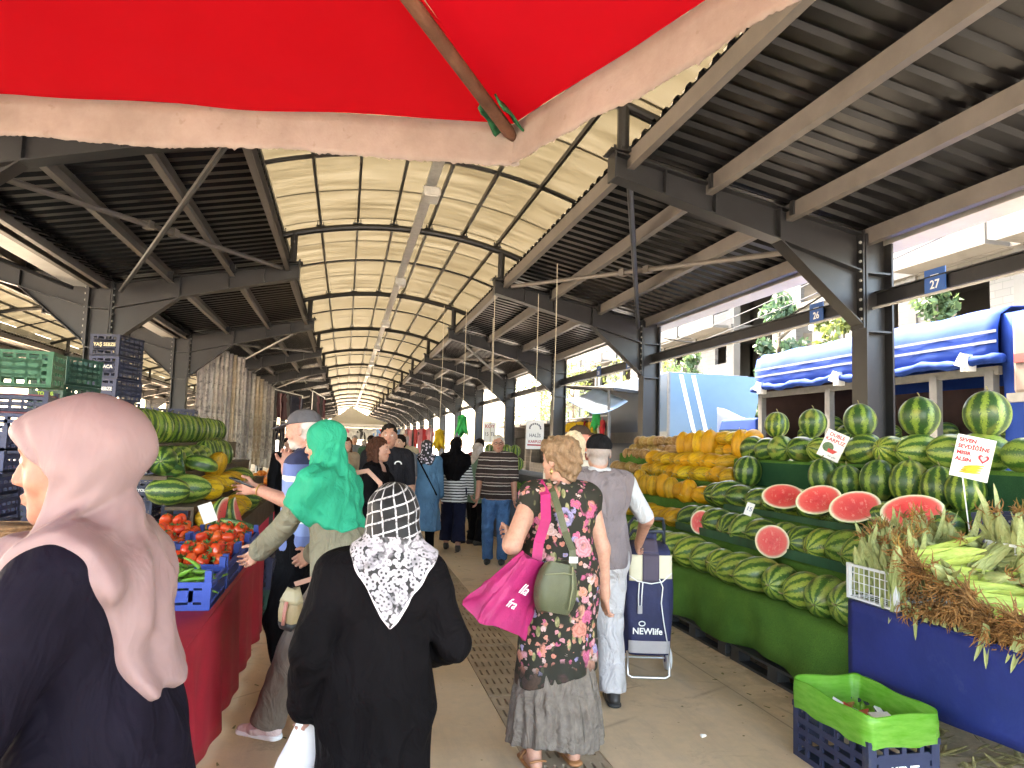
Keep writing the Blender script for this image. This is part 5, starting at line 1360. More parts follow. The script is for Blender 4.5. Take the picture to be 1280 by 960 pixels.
# far vegetable counter on the right, below the ropes
CNT = M('dark_counter_cloth', (0.04, 0.05, 0.065), 0.8, 0.25, 5)
t = empty('vegetable_counter', (3.4, 14.7, 0), 0, 'dark cloth covered vegetable counter behind the striped shirt man', 'counter')
mb = MB(); mb.grid(lambda u, v: (-0.72 + 0.02 * math.sin(u * 60) * (1 - v), -2.7 + 5.4 * u, 0.02 + 0.8 * v), 90, 5); mb.grid(lambda u, v: (-0.72 + 1.3 * u, -2.7 + 0.02 * math.sin(u * 30) * (1 - v), 0.02 + 0.8 * v), 30, 5); mb.build('cloth_skirt', CNT, t, smooth=True)
mb = MB(); mb.b2((-0.7, -2.68, 0.8), (0.6, 2.7, 0.83)); mb.b2((-0.1, -2.68, 0.83), (0.6, 2.7, 1.1)); mb.build('top', CNT, t)
for i in range(44):
    o = link('lettuce', LET[i % 2], None, (2.95 + random.uniform(-.15, .25), 12.2 + random.uniform(0, 4.8), 0.84 + random.uniform(0, .08)), (0, 0, random.uniform(0, 6))); o.scale = (random.uniform(.9, 1.4),) * 3
    tag(o, 'leafy green salad head heaped on the far vegetable counter', 'lettuce', 'salad heads on the far counter')
for i in range(16):
    melon('watermelon', WM[i % 2], (3.45 + 0.3 * (i % 2), 15.6 + 0.16 * i, 1.24 + 0.27 * (i % 3 == 0)), 0.13, 0.15, (random.uniform(-.3, .3), 0, i), 'dark watermelon on the back shelf of far vegetable counter', 'watermelon', 'watermelons on the far counter', stem=False)
for i in range(5):
    o = link('plastic_crate', C_NAVY, None, (3.6, 17.9 + 0.45 * i, 0.0), (0, 0, 0)); tag(o, 'dark crate on the floor beyond far vegetable counter', 'crate', 'dark crates beyond the far counter')
block('market_table', (2.9, 19.0, 0.0), (3.9, 26.0, 0.85), CNT, 'long dark counter in the right background past the vegetables', 'counter')
for i in range(40):
    o = link('lettuce', LET[i % 2], None, (3.1 + random.uniform(-.1, .5), 19.2 + random.uniform(0, 6.5), 0.87), (0, 0, random.uniform(0, 6))); o.scale = (1.5,) * 3
    tag(o, 'leafy bunch of greens on the long background counter', 'greens', 'greens on the long background counter')

# ================================================================== outside: trucks, kiosks, building, trees
BLUET = M('truck_tarp_blue', (0.007, 0.030, 0.165), 0.85, 0.15, 2.0, 0.3, 8, spec=0.12)
STRIPE = M('tarp_stripe', (0.10, 0.115, 0.14), 0.5, 0.06)
ALU = M('aluminium_post', (0.12, 0.12, 0.115), 0.45, 0.15, 9, metal=0.3)
LBLUE = M('light_blue_panel', (0.07, 0.14, 0.21), 0.4, 0.06, 2); MBLUE = M('dusty_blue_panel', (0.022, 0.045, 0.08), 0.45, 0.12, 2)
GLASS = M('dark_vehicle_glass', (0.02, 0.03, 0.035), 0.08, 0.1, spec=0.8)
TYRE = M('tyre_rubber', (0.015, 0.015, 0.016), 0.8, 0.2)
CHASS = M('truck_chassis', (0.03, 0.03, 0.032), 0.7, 0.3)
def wheel(parent, x, y, r=0.42, w=0.26):
    mb = MB(); mb.tube([(x - w / 2, y, r), (x - w / 2 + 0.02, y, r), (x + w / 2 - 0.02, y, r), (x + w / 2, y, r)], [r * .93, r, r, r * .93], 22); o = mb.build('wheel', TYRE, parent, smooth='auto')
    mb = MB(); mb.tube([(x - w / 2 - 0.012, y, r), (x + w / 2 + 0.012, y, r)], r * .55, 16); mb.build('rim', ALU, o)
GZ = -0.16
def truck_base(e, L, W, cabcol, cab_end):
    mb = MB(); mb.b2((0.25, -L / 2, 0.72), (W - 0.25, L / 2 + (1.9 if cab_end > 0 else 0), 0.92)); mb.build('chassis', CHASS, e)
    for y in ((-L / 2 + 0.9), (L / 2 + 1.0 if cab_end > 0 else L / 2 - 0.9)):
        for x in (0.18, W - 0.18): wheel(e, x, y)
    if cab_end > 0:
        y0 = L / 2 + 0.12; cb = MB()
        cb.add([(0.02, y0, .6), (W - .02, y0, .6), (W - .02, y0 + 1.85, .6), (.02, y0 + 1.85, .6), (.02, y0, 2.45), (W - .02, y0, 2.45), (W - .06, y0 + 1.35, 2.45), (.06, y0 + 1.35, 2.45), (.02, y0 + 1.85, 1.45), (W - .02, y0 + 1.85, 1.45)],
               [(0, 1, 2, 3), (4, 5, 6, 7), (0, 1, 5, 4), (3, 2, 9, 8), (8, 9, 6, 7), (0, 3, 8, 7, 4), (1, 2, 9, 6, 5)])
        c = cb.build('cab', cabcol, e, bevel=0.04)
        mb = MB(); mb.poly([(0.0, y0 + .35, 1.5), (0.0, y0 + 1.6, 1.5), (0.02, y0 + 1.32, 2.25), (0.02, y0 + .35, 2.25)], 0.03, (1, 0, 0)); mb.build('side_window', GLASS, c)
        mb = MB(); mb.poly([(.15, y0 + 1.84, 1.52), (W - .15, y0 + 1.84, 1.52), (W - .18, y0 + 1.42, 2.3), (.18, y0 + 1.42, 2.3)], 0.03, (0, 1, .45)); mb.build('windscreen', GLASS, c)
        for x in (0.28, W - .28):
            mb = MB(); mb.box((x, y0 + 1.86, .95), (.28, .04, .18)); mb.build('headlight', WHITEP, c)
# blue tarp truck selling melons
e = empty('flatbed_truck', (7.3, 9.4, GZ), 0, 'blue tarp covered truck with rolled up side and melons inside', 'truck')
Lh = 2.5; W_ = 2.2
truck_base(e, 5.0, W_, BLUET, 1)
mb = MB(); mb.b2((0.0, -Lh, 0.95), (W_, Lh, 1.12)); mb.build('bed_floor', CHASS, e)
mb = MB(); mb.b2((0.0, -Lh, 1.12), (0.04, Lh, 1.72)); mb.b2((W_ - .04, -Lh, 1.12), (W_, Lh, 1.72)); mb.build('side_board', ALU, e)
for y in (-Lh + .12, -1.55, 0.55, Lh - .06):
    for x in (0.03, W_ - .03):
        mb = MB(); mb.b2((x - .045, y - .06, 1.72), (x + .045, y + .06, 2.84)); mb.build('post', ALU, e)
mb = MB(); mb.b2((0.0, -Lh, 2.80), (0.06, Lh, 2.90)); mb.b2((W_ - .06, -Lh, 2.80), (W_, Lh, 2.90)); mb.build('top_bar', ALU, e)
mb = MB()
sec = [(-0.03, 2.93), (-0.045, 3.1), (-0.04, 3.35), (0.0, 3.5), (0.15, 3.60), (W_ / 2, 3.68), (W_ - .15, 3.60), (W_, 3.5), (W_ + .04, 3.35), (W_ + .04, 2.0)]
R = []
for j in range(26):
    y = -Lh - 0.05 + (2 * Lh + 0.1) * j / 25
    R.append([(x + 0.008 * math.sin(y * 7 + z * 5), y, z + 0.012 * math.sin(y * 5.1) * (z > 3.3)) for x, z in sec])
mb.rings(R, False, False); mb.build('tarp_cover', BLUET, e, smooth=True, solid=0.01)
mb = MB(); mb.grid(lambda u, v: (0.01 + (W_ - 0.02) * u, Lh + 0.04, 1.12 + 2.45 * v), 4, 4); mb.build('front_cover', M('painted_bed_shade', (0.04, 0.02, 0.018), 0.9), e)  # dark colour paints the shade inside the covered bed
for z in (3.18, 3.30):
    mb = MB(); mb.b2((-0.062, -Lh - .04, z - .016), (-0.056, Lh + .04, z + .016)); mb.build('stripe', STRIPE, e)
mb = MB(); pts = [(-0.06 + 0.012 * math.sin(k * 1.7), -Lh - .12 + (2 * Lh + .24) * k / 40, 2.97 + 0.02 * math.sin(k * .9)) for k in range(41)]
mb.tube(pts, [0.055 + 0.014 * math.sin(k * 2.3) for k in range(41)], 9); mb.build('rolled_tarp', BLUET, e, smooth=True)
for y in (-2.15, 0.2, 2.3):
    mb = MB(); mb.b2((-.13, y - .05, 2.86), (.0, y + .05, 3.06)); mb.box((-.13, y + .02, 2.99), (.03, .12, .16), (.4, .2, .5)); mb.build('tie', WHITEM, e)
mb = MB(); mb.grid(lambda u, v: (0.05 - 0.02 * math.sin(v * 9), -Lh - 0.02 - 0.6 * u, 1.1 + 2.4 * v), 6, 8); 
e2 = mb.build('end_curtain', BLUET, e, smooth=True, solid=0.01)
mb = MB(); mb.b2((W_ - .12, -Lh + .1, 1.12), (W_ - .06, Lh - .1, 2.9)); mb.build('far_side', M('painted_bed_shade', (0.04, 0.02, 0.018), 0.9), e)  # added sheet, coloured as bed shade, hides the blue tarp behind
for i in range(26):
    melon('watermelon', WM[i % 2], (7.62 + 0.3 * (i % 3), 7.3 + 0.36 * (i // 2) * 0.95, 1.12 + 0.14 + 0.27 * (i % 2) + 0.27 * (i % 3) * .7 + 0.28), 0.14, 0.16, (1.4, 0, i), 'dark watermelon in the shade of the blue tarp truck bed', 'watermelon', 'watermelons in the truck bed', stem=False)
# brown truck at the right edge
e = empty('box_truck', (7.25, 4.4, GZ), 0, 'brown grey box truck at the right picture edge', 'truck')
truck_base(e, 4.4, 2.2, ALU, 0)
BROWNT = M('brown_box', (0.13, 0.10, 0.085), 0.6, 0.2, 3)
mb = MB(); mb.b2((0, -2.2, 2.55), (2.2, 2.28, 3.45)); mb.build('upper_box', BROWNT, e, bevel=0.05)
mb = MB(); mb.b2((0.05, -2.2, 1.0), (2.15, 2.2, 2.50)); mb.build('lower_box', M('grey_box', (0.3, 0.29, 0.28), 0.6, 0.2, 3), e, bevel=0.03)
mb = MB(); mb.b2((-0.012, -2.2, 2.9), (-0.004, 2.24, 3.0)); mb.build('band', M('wine_band', (0.2, 0.03, 0.03), 0.5), e)
mb = MB(); mb.b2((-0.06, -2.2, 2.46), (0.02, 2.3, 2.56)); mb.build('lip', ALU, e)
# light blue box truck
e = empty('box_truck', (6.95, 17.7, GZ), 0, 'light blue box truck with white diagonal bars on its end', 'truck')
truck_base(e, 5.4, 2.0, LBLUE, 1)
mb = MB(); mb.b2((0, -2.7, 0.95), (2.0, 2.7, 3.55)); bx = mb.build('box', MBLUE, e, bevel=0.02)
mb = MB(); mb.b2((-0.005, -2.7, 2.1), (-0.002, 2.7, 2.22)); mb.b2((-0.03, -2.7, 1.95), (-0.005, 2.7, 2.1)); mb.build('side_rail', ALU, bx)
mb = MB(); mb.poly([(0.02, -2.712, 0.97), (1.75, -2.712, 0.97), (2.35, -2.712, 3.53), (0.02, -2.712, 3.53)], 0.012, (0, 1, 0)); mb.build('end_panel', LBLUE, bx)
for a in (0.55, 0.85):
    mb = MB(); mb.poly([(a - .3, -2.722, 3.5), (a - .2, -2.722, 3.5), (a + .45, -2.722, 1.0), (a + .35, -2.722, 1.0)], 0.006, (0, 1, 0)); mb.build('diagonal_bar', WHITEM, bx)
mb = MB(); mb.b2((0.0, -2.72, 0.95), (0.05, -2.66, 3.56)); mb.build('corner_post', ALU, bx)
mb = MB(); mb.tube([(-0.02, -2.1, 2.9), (-0.012, -2.1, 2.9)], 0.16, 14); mb.build('round_emblem', M('pale_emblem', (0.22, 0.28, 0.36), 0.5, 0.4, 30), bx)
# white parasol sheet and umbrella bits between the trucks
mb = MB(); mb.grid(lambda u, v: (7.4 + 1.1 * u, 13.6 + .3 * math.sin(u * 5), 1.4 + 1.2 * v - .35 * u + .05 * math.sin(9 * u + 5 * v)), 10, 8); tag(mb.build('dust_sheet', M('white_sheet', (0.4, 0.39, 0.37), 0.8, .1, 4), None, smooth=True, solid=.006), 'white dust sheet slung between the two blue trucks', 'sheet')

# kiosks with awning
BLK = None
def block_mat():
    t = NT('concrete_blocks'); v = t.co('Object', (1, 1, 1)); x, y, z = t.xyz(v)
    cb = t.n('ShaderNodeCombineXYZ'); t.l(t.math('ADD', x, y), cb.inputs[0]); t.l(z, cb.inputs[1])
    b = t.n('ShaderNodeTexBrick'); t.l(cb.outputs[0], b.inputs['Vector']); b.inputs['Scale'].default_value = 1.0; b.inputs['Brick Width'].default_value = .4; b.inputs['Row Height'].default_value = .2; b.inputs['Mortar Size'].default_value = .012
    b.inputs['Color1'].default_value = (.36, .34, .32, 1); b.inputs['Color2'].default_value = (.28, .27, .26, 1); b.inputs['Mortar'].default_value = (.45, .43, .40, 1)
    c = t.mix(t.noise(v, 5, 5), b.outputs[0], (.2, .19, .18)); t.P(col=c, rough=.9); t.bump(t.noise(v, 40, 4), .4); return t.m
BLK = block_mat()
def kiosk(x, y, w, d, h, label):
    e = empty('kiosk', (x, y, GZ), 0, label, 'kiosk')
    mb = MB(); mb.b2((0, 0, 0), (w, .2, h)); mb.b2((0, .2, 0), (.2, d, 1.2)); mb.b2((w - .2, .2, 0), (w, d, h)); mb.b2((0, d, 0), (w, d + .2, h)); mb.build('wall', BLK, e)
    mb = MB(); mb.b2((-.35, -.3, h), (w + .3, d + .5, h + .1)); mb.build('roof', M('flat_roof', (.2, .19, .18), .8), e)
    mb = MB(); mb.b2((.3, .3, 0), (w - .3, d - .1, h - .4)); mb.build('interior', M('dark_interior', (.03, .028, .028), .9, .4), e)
kiosk(6.75, 23.3, 2.0, 3.0, 2.55, 'grey block kiosk under the flat awning behind white haired shoppers'); kiosk(6.7, 26.9, 2.2, 3.2, 2.5, 'second grey block kiosk farther along the street')
kiosk(7.2, 20.9, 1.2, 1.5, 2.6, 'narrow block kiosk beside the white downpipe')
e = empty('awning', (6.6, 18.4, 0), 0, 'flat pale panel awning on dark frame jutting beside the third column', 'awning')
AW = M('pale_awning_panel', (.42, .40, .37), .6, .15, 3)
mb = MB(); mb.add([(-.5, 3.4, 3.55), (-.35, -1.9, 3.1), (.9, -1.9, 3.0), (1.1, 3.4, 3.5), ], [(0, 1, 2, 3)]); o = mb.build('panel', AW, e, solid=.03)
for (a, b) in (((-.5, 3.4, 3.52), (-.35, -1.9, 3.07)), ((1.1, 3.4, 3.47), (.9, -1.9, 2.97)), ((-.5, 3.4, 3.52), (1.1, 3.4, 3.47)), ((-.35, -1.9, 3.07), (.9, -1.9, 2.97)), ((-.43, .8, 3.27), (1.0, .8, 3.22)), ((.25, 3.4, 3.48), (.28, -1.9, 3.0))):
    mb = MB(); mb.bar(a, b, .06, .06); mb.build('frame_bar', STEEL, e)
for (x, y) in ((-.4, -1.7), (-.45, 3.2), (.85, -1.7)):
    mb = MB(); mb.tube([(x, y, -.03 if x < 0 else -.15), (x, y, 3.05)], .04, 8); mb.build('post', ALU, e)
mb = MB(); mb.grid(lambda u, v: (5.75 + .9 * u, 16.6 + 2.4 * v, 2.95 - .5 * (1 - v) + .35 * u - .08 * math.sin(u * PI)), 8, 8); tag(mb.build('sun_sheet', M('pale_blue_sheet', (.42, .55, .70), .6, .15, 2), None, smooth=True, solid=.006), 'pale blue and white sheet slung beside the flat awning', 'sheet')
rail(6.3, 16.9, 6.35, 20.5, 2.45, 'clothes rail below the flat awning'); hang_row(6.3, 16.9, 6.35, 20.5, 2.45, 10, BRI, BN, ['shirt', 'trousers'], 'below the flat awning', 'garments below the flat awning', 9)
bagbunch(6.2, 17.6, 2.25, BRI[7], 'bright green bag bunch hung below the flat awning'); bagbunch(6.25, 17.9, 1.9, M('olive_film', (.3, .3, .06), .4, .2), 'olive yellow bag bunch hung below the flat awning')
# white car parked outside
e = empty('parked_car', (8.4, 22.2, GZ), 0, 'white car parked in the street behind the shoppers', 'car')
WCAR = M('white_car_paint', (.45, .45, .45), .25, .03, spec=.6)
mb = MB(); S = [(-2.1, .35, .75), (-2.05, .9, .8), (-1.2, 1.02, .82), (-.6, 1.45, .68), (.7, 1.5, .68), (1.5, 1.05, .8), (2.0, .95, .8), (2.1, .4, .75)]
mb.rings([[(x_, y, .3) for x_ in (-w, w)] + [(w, y, z * .7), (w * .9, y, z), (-w * .9, y, z), (-w, y, z * .7)] for (y, z, w) in S]); c = mb.build('body', WCAR, e, smooth='auto')
for s in (-1, 1):
    mb = MB(); mb.poly([(s * .775, -1.05, 1.0), (s * .775, 1.3, 1.0), (s * .70, .65, 1.4), (s * .70, -.55, 1.38)], .04, (1, 0, 0)); mb.build('side_window', GLASS, c)
    for y in (-1.3, 1.3): wheel(e, s * .72, y, .31, .2)
mb = MB(); mb.poly([(-.65, -1.2, 1.03), (.65, -1.2, 1.03), (.55, -.66, 1.42), (-.55, -.66, 1.42)], .04, (0, -1, .8)); mb.build('windscreen', GLASS, c)

# unfinished building across the street
CONC = M('pale_concrete', (.082, .076, .066), .9, .12, .6, .2, 12, dirt=((.055, .05, .043), .9, .55))
def infill_mat():
    t = NT('infill_blocks'); v = t.co('Object'); x, y, z = t.xyz(v)
    cb = t.n('ShaderNodeCombineXYZ'); t.l(y, cb.inputs[0]); t.l(z, cb.inputs[1])
    b = t.n('ShaderNodeTexBrick'); t.l(cb.outputs[0], b.inputs['Vector']); b.inputs['Scale'].default_value = 1.0; b.inputs['Brick Width'].default_value = .6; b.inputs['Row Height'].default_value = .25; b.inputs['Mortar Size'].default_value = .012
    b.inputs['Color1'].default_value = (.10, .092, .08, 1); b.inputs['Color2'].default_value = (.082, .076, .067, 1); b.inputs['Mortar'].default_value = (.055, .051, .045, 1)
    t.P(col=b.outputs[0], rough=.9); return t.m
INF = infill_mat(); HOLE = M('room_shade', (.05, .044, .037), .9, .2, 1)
BX = 21.0
def building(y0, nb, fl, label, bw=4.6, fh=3.0, seed=1):
    rr = random.Random(seed); e = empty('unfinished_building', (BX, y0, GZ), 0, label, 'building')
    mb = MB(); L = nb * bw
    for f in range(fl + 1): mb.b2((-.12 if f else 0, -.1, f * fh - .22), (8, L + .1, f * fh))
    for b in range(nb + 1):
        for x in (.0, 4, 7.6): mb.b2((x, b * bw - .2, 0), (x + .4, b * bw + .2, fl * fh - .221))
    mb.build('concrete_frame', CONC, e)
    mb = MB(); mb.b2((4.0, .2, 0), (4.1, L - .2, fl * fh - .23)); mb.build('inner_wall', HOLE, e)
    for f in range(fl):
        for b in range(nb):
            ya, yb = b * bw + .2, (b + 1) * bw - .2; z0, z1 = f * fh, (f + 1) * fh - .22
            ww = rr.choice((1.3, 1.6, 2.2)); wz0 = rr.choice((.9, .9, .0)); wz1 = 2.2; wy = ya + (yb - ya) * rr.choice((.3, .5, .65)) - ww / 2
            if rr.random() < .15: continue
            mb = MB(); mb.b2((.1, ya, z0), (.3, wy, z1)); mb.b2((.1, wy + ww, z0), (.3, yb, z1)); mb.b2((.1, wy, z0 + wz1), (.3, wy + ww, z1))
            if wz0 > 0: mb.b2((.1, wy, z0), (.3, wy + ww, z0 + wz0))
            w_ = mb.build('wall_bay', INF, e)
            if rr.random() < .35 and f:
                mb = MB(); mb.b2((-1.1, ya, f * fh - .2), (-.121, yb, f * fh - .05)); mb.b2((-1.1, ya, f * fh - .05), (-1.0, yb, f * fh + .55)); mb.build('balcony', CONC, w_)
    return e
building(-4, 8, 7, 'pale unfinished concrete building across the street, near block', seed=2)
building(37, 9, 6, 'pale unfinished concrete building farther along the street', seed=5)
# power wires
WIRE = M('black_wire', (.02, .02, .02), .6)
for i, (a, b, sag) in enumerate([((7.2, 2, 5.2), (9.5, 30, 5.0), .5), ((7.2, 2, 5.0), (9.0, 34, 4.7), .7), ((5.8, 6.9, 3.95), (5.8, 12.7, 3.75), .45), ((12, 0, 6.0), (6.2, 26, 4.0), .6)]):
    mb = MB(); mb.tube([Vector(a).lerp(Vector(b), k / 14) - Vector((0, 0, sag * math.sin(PI * k / 14))) for k in range(15)], .012, 5); tag(mb.build('wire', WIRE, None), ['upper street wire above the trucks', 'lower street wire above the trucks', 'slack wire between the two near right columns', 'slanting wire crossing toward the far columns'][i], 'wire')
# trees
LEAFM = []
for n, c in (('pale_leaf', (.05, .085, .03)), ('yellow_leaf', (.085, .11, .024)), ('blue_leaf', (.036, .07, .032))):
    t = NT(n); f = t.noise(t.co('Object'), .9, 3); cc = t.ramp(f, [(.3, tuple(x * .6 for x in c)), (.7, tuple(x * 1.5 for x in c))]); t.P(col=cc, rough=.6)
    tr = t.n('ShaderNodeBsdfTranslucent'); t.l(cc, tr.inputs[0]); mx = t.n('ShaderNodeMixShader'); mx.inputs[0].default_value = .35; t.l(t.b.outputs[0], mx.inputs[1]); t.l(tr.outputs[0], mx.inputs[2]); t.l(mx.outputs[0], t.out.inputs[0]); LEAFM.append(t.m)
BARK = M('bark', (.10, .075, .05), .9, .3, 8, .4, 30)
def tree(x, y, H, R_, conic, lm, label, seed, n=2600):
    rs = np.random.RandomState(seed); e = empty('tree', (x, y, GZ), 0, label, 'tree', 'trees beyond the trucks')
    mb = MB(); mb.tube([(0, 0, 0), (.05, .02, H * .3), (0, .05, H * .6), (.02, 0, H * .95)], [.16, .12, .07, .02], 8)
    for k in range(9):
        a = rs.rand() * 6.28; z = H * (.25 + .07 * k); l = R_ * .8 * (1 - z / H * .7); mb.tube([(0, 0, z), (l * .5 * math.cos(a), l * .5 * math.sin(a), z + .25), (l * math.cos(a), l * math.sin(a), z + .4)], [.05, .03, .01], 5)
    mb.build('trunk', BARK, e, smooth=True)
    nc = 38; cl = []
    for k in range(nc):
        u = .2 + .8 * rs.rand(); a = rs.rand() * 6.28; rad = R_ * ((1 - u) ** .8 + .08 if conic else math.sqrt(max(.05, 1 - (2 * (u - .55)) ** 2))) * math.sqrt(rs.rand())
        cl.append((rad * math.cos(a), rad * math.sin(a), H * u, (.16 if conic else .24) * R_ * (.7 + .6 * rs.rand())))
    V = []; F = []
    for k in range(n):
        c = cl[rs.randint(nc)]; d = rs.randn(3); d /= np.linalg.norm(d); p = Vector(c[:3]) + Vector(d) * c[3] * (rs.rand() ** .4)
        s = .055 + .07 * rs.rand(); A = Vector(rs.randn(3)).normalized(); B = A.cross(Vector(rs.randn(3))).normalized(); q = len(V)
        V += [p - A * s, p + B * s * .5, p + A * s, p - B * s * .5]; F.append((q, q + 1, q + 2, q + 3))
    mb = MB(); mb.add(V, F); mb.build('crown', lm, e)
for i, a in enumerate([(12.0, 12.8, 5.4, 1.3, 1, 0, 'pale green conifer like tree above the near truck'), (10.3, 15.9, 5.7, 1.6, 1, 2, 'bluish green tree left of the near column'), (13.6, 10.2, 5.2, 1.3, 0, 0, 'leafy tree above the right part of blue truck'), (10.9, 14.3, 4.9, .8, 0, 1, 'small yellow green tree between two greener ones'), (9.9, 19.8, 4.9, 1.2, 1, 0, 'small tree above the light blue truck'),
        (12.5, 26, 5.2, 1.8, 0, 0, 'tree behind the flat awning'), (14.0, 33, 6.5, 2.8, 0, 1, 'bright yellow green tree past the fourth column'), (13, 41, 7, 3.2, 0, 1, 'large yellow green tree farther along the street'), (13.5, 50, 7.5, 3.5, 0, 0, 'farthest large tree along the street')]):
    tree(a[0], a[1], a[2], a[3], a[4], LEAFM[a[5]], a[6], 40 + i)
# ================================================================== people: signed-distance bodies and clothes
def V3(*a): return np.array(a[0] if len(a) == 1 else a, dtype=float)
def nrmz(v): v = V3(v); return v / (np.linalg.norm(v) + 1e-12)

class Sdf:
    """smooth union of soft primitives -> one continuous mesh (surface nets)"""
    def __init__(s): s.ops = []
    def cone(s, a, b, ra, rb, k=0.02, sq=None):
        """tapered limb; sq=(axis, factor) flattens the section along an axis"""
        s.ops.append(('u', 'c', V3(a), V3(b), ra, rb, k, sq)); return s
    def ell(s, c, r, R=None, k=0.02): s.ops.append(('u', 'e', V3(c), V3(r), R, 0, k, None)); return s
    def cut(s, fn, k=0.006): s.ops.append(('s', 'f', fn, None, None, 0, k, None)); return s      # remove where fn<0
    def cutell(s, c, r, R=None, k=0.01): s.ops.append(('s', 'e', V3(c), V3(r), R, 0, k, None)); return s
    def shell(s, other, infl, fns, k=0.015):
        """a second layer: the other surface swollen by infl, kept only where every fn<0"""
        s.ops.append(('g', 'g', other.ops, infl, fns, 0, k, None)); s.extra = other; return s
    def disp(s, fn): s.ops.append(('d', 'f', fn, None, None, 0, 0, None)); return s
    def bounds(s):
        lo = np.full(3, 1e9); hi = -lo
        for o in s.ops + [q for g in s.ops if g[0] == 'g' for q in g[2]]:
            if o[0] != 'u': continue
            if o[1] == 'c':
                r = max(o[4], o[5]); pts = [o[2] - r, o[2] + r, o[3] - r, o[3] + r]
            else: r = max(o[3]); pts = [o[2] - r, o[2] + r]
            for p in pts: lo = np.minimum(lo, p); hi = np.maximum(hi, p)
        return lo - 0.03, hi + 0.03
    def mesh(s, name, mat, h=0.008, paint=None, base=None):
        lo, hi = s.bounds(); n = np.ceil((hi - lo) / h).astype(int) + 1
        ax = [lo[i] + h * np.arange(n[i]) for i in range(3)]
        D = s.field(s.ops, lo, h, n, ax)
        return nets(D, lo, h, name, mat, paint, base)
    def field(s, ops, lo, h, n, ax):
        D = np.full(n, 0.06, dtype=np.float32)
        for (op, typ, a, b, c, d, k, sq) in ops:
            if op == 'g':
                G = s.field(a, lo, h, n, ax) - b
                X, Y, Z = np.meshgrid(*ax, indexing='ij', sparse=True)
                for fn in c:
                    v = np.broadcast_to(fn(X, Y, Z), G.shape); kk = .006; hh = np.clip(0.5 - 0.5 * (G - v) / kk, 0, 1); G = G * (1 - hh) + v * hh + kk * hh * (1 - hh)
                hh = np.clip(0.5 + 0.5 * (D - G) / k, 0, 1); D = (D * (1 - hh) + G * hh - k * hh * (1 - hh)).astype(np.float32)
                continue
            if typ == 'f':
                X, Y, Z = np.meshgrid(*ax, indexing='ij', sparse=True)
                v = a(X, Y, Z)
                if op == 'd': D += v.astype(np.float32) if hasattr(v, 'astype') else v
                else:
                    v = np.broadcast_to(-v, D.shape); hh = np.clip(0.5 - 0.5 * (D - v) / k, 0, 1); D = (D * (1 - hh) + v * hh + k * hh * (1 - hh)).astype(np.float32)
                continue
            m = k + 0.035
            if typ == 'c': r = max(c, d) + m; l2 = np.minimum(a, b) - r; h2 = np.maximum(a, b) + r
            else: r = max(b) + m; l2 = a - r; h2 = a + r
            i0 = np.clip(np.floor((l2 - lo) / h).astype(int), 0, n); i1 = np.clip(np.ceil((h2 - lo) / h).astype(int) + 1, 0, n)
            if np.any(i1 <= i0): continue
            X, Y, Z = np.meshgrid(*[ax[i][i0[i]:i1[i]] for i in range(3)], indexing='ij', sparse=True)
            if typ == 'c':
                ba = b - a; L2 = ba.dot(ba) + 1e-12
                px, py, pz = X - a[0], Y - a[1], Z - a[2]
                t = np.clip((px * ba[0] + py * ba[1] + pz * ba[2]) / L2, 0, 1)
                qx, qy, qz = px - t * ba[0], py - t * ba[1], pz - t * ba[2]
                rr = c + t * (d - c)
                if sq is None: v = np.sqrt(qx * qx + qy * qy + qz * qz) - rr
                else:
                    u, f = sq; q = qx * u[0] + qy * u[1] + qz * u[2]
                    e = q * (1 / f - 1); v = np.sqrt((qx + e * u[0]) ** 2 + (qy + e * u[1]) ** 2 + (qz + e * u[2]) ** 2) - rr
                    v = v * (f + (1 - f) * 0.5 if f < 1 else 1)
            else:
                qx, qy, qz = X - a[0], Y - a[1], Z - a[2]
                if c is not None:
                    R = c; qx, qy, qz = (qx * R[0][0] + qy * R[1][0] + qz * R[2][0], qx * R[0][1] + qy * R[1][1] + qz * R[2][1], qx * R[0][2] + qy * R[1][2] + qz * R[2][2])
                k0 = np.sqrt((qx / b[0]) ** 2 + (qy / b[1]) ** 2 + (qz / b[2]) ** 2); k1 = np.sqrt((qx / b[0] ** 2) ** 2 + (qy / b[1] ** 2) ** 2 + (qz / b[2] ** 2) ** 2) + 1e-9
                v = k0 * (k0 - 1) / k1
            sl = tuple(slice(i0[i], i1[i]) for i in range(3)); B = D[sl]
            if op == 'u': hh = np.clip(0.5 + 0.5 * (B - v) / k, 0, 1); D[sl] = B * (1 - hh) + v * hh - k * hh * (1 - hh)
            else: v = -v; hh = np.clip(0.5 - 0.5 * (B - v) / k, 0, 1); D[sl] = B * (1 - hh) + v * hh + k * hh * (1 - hh)
        return D

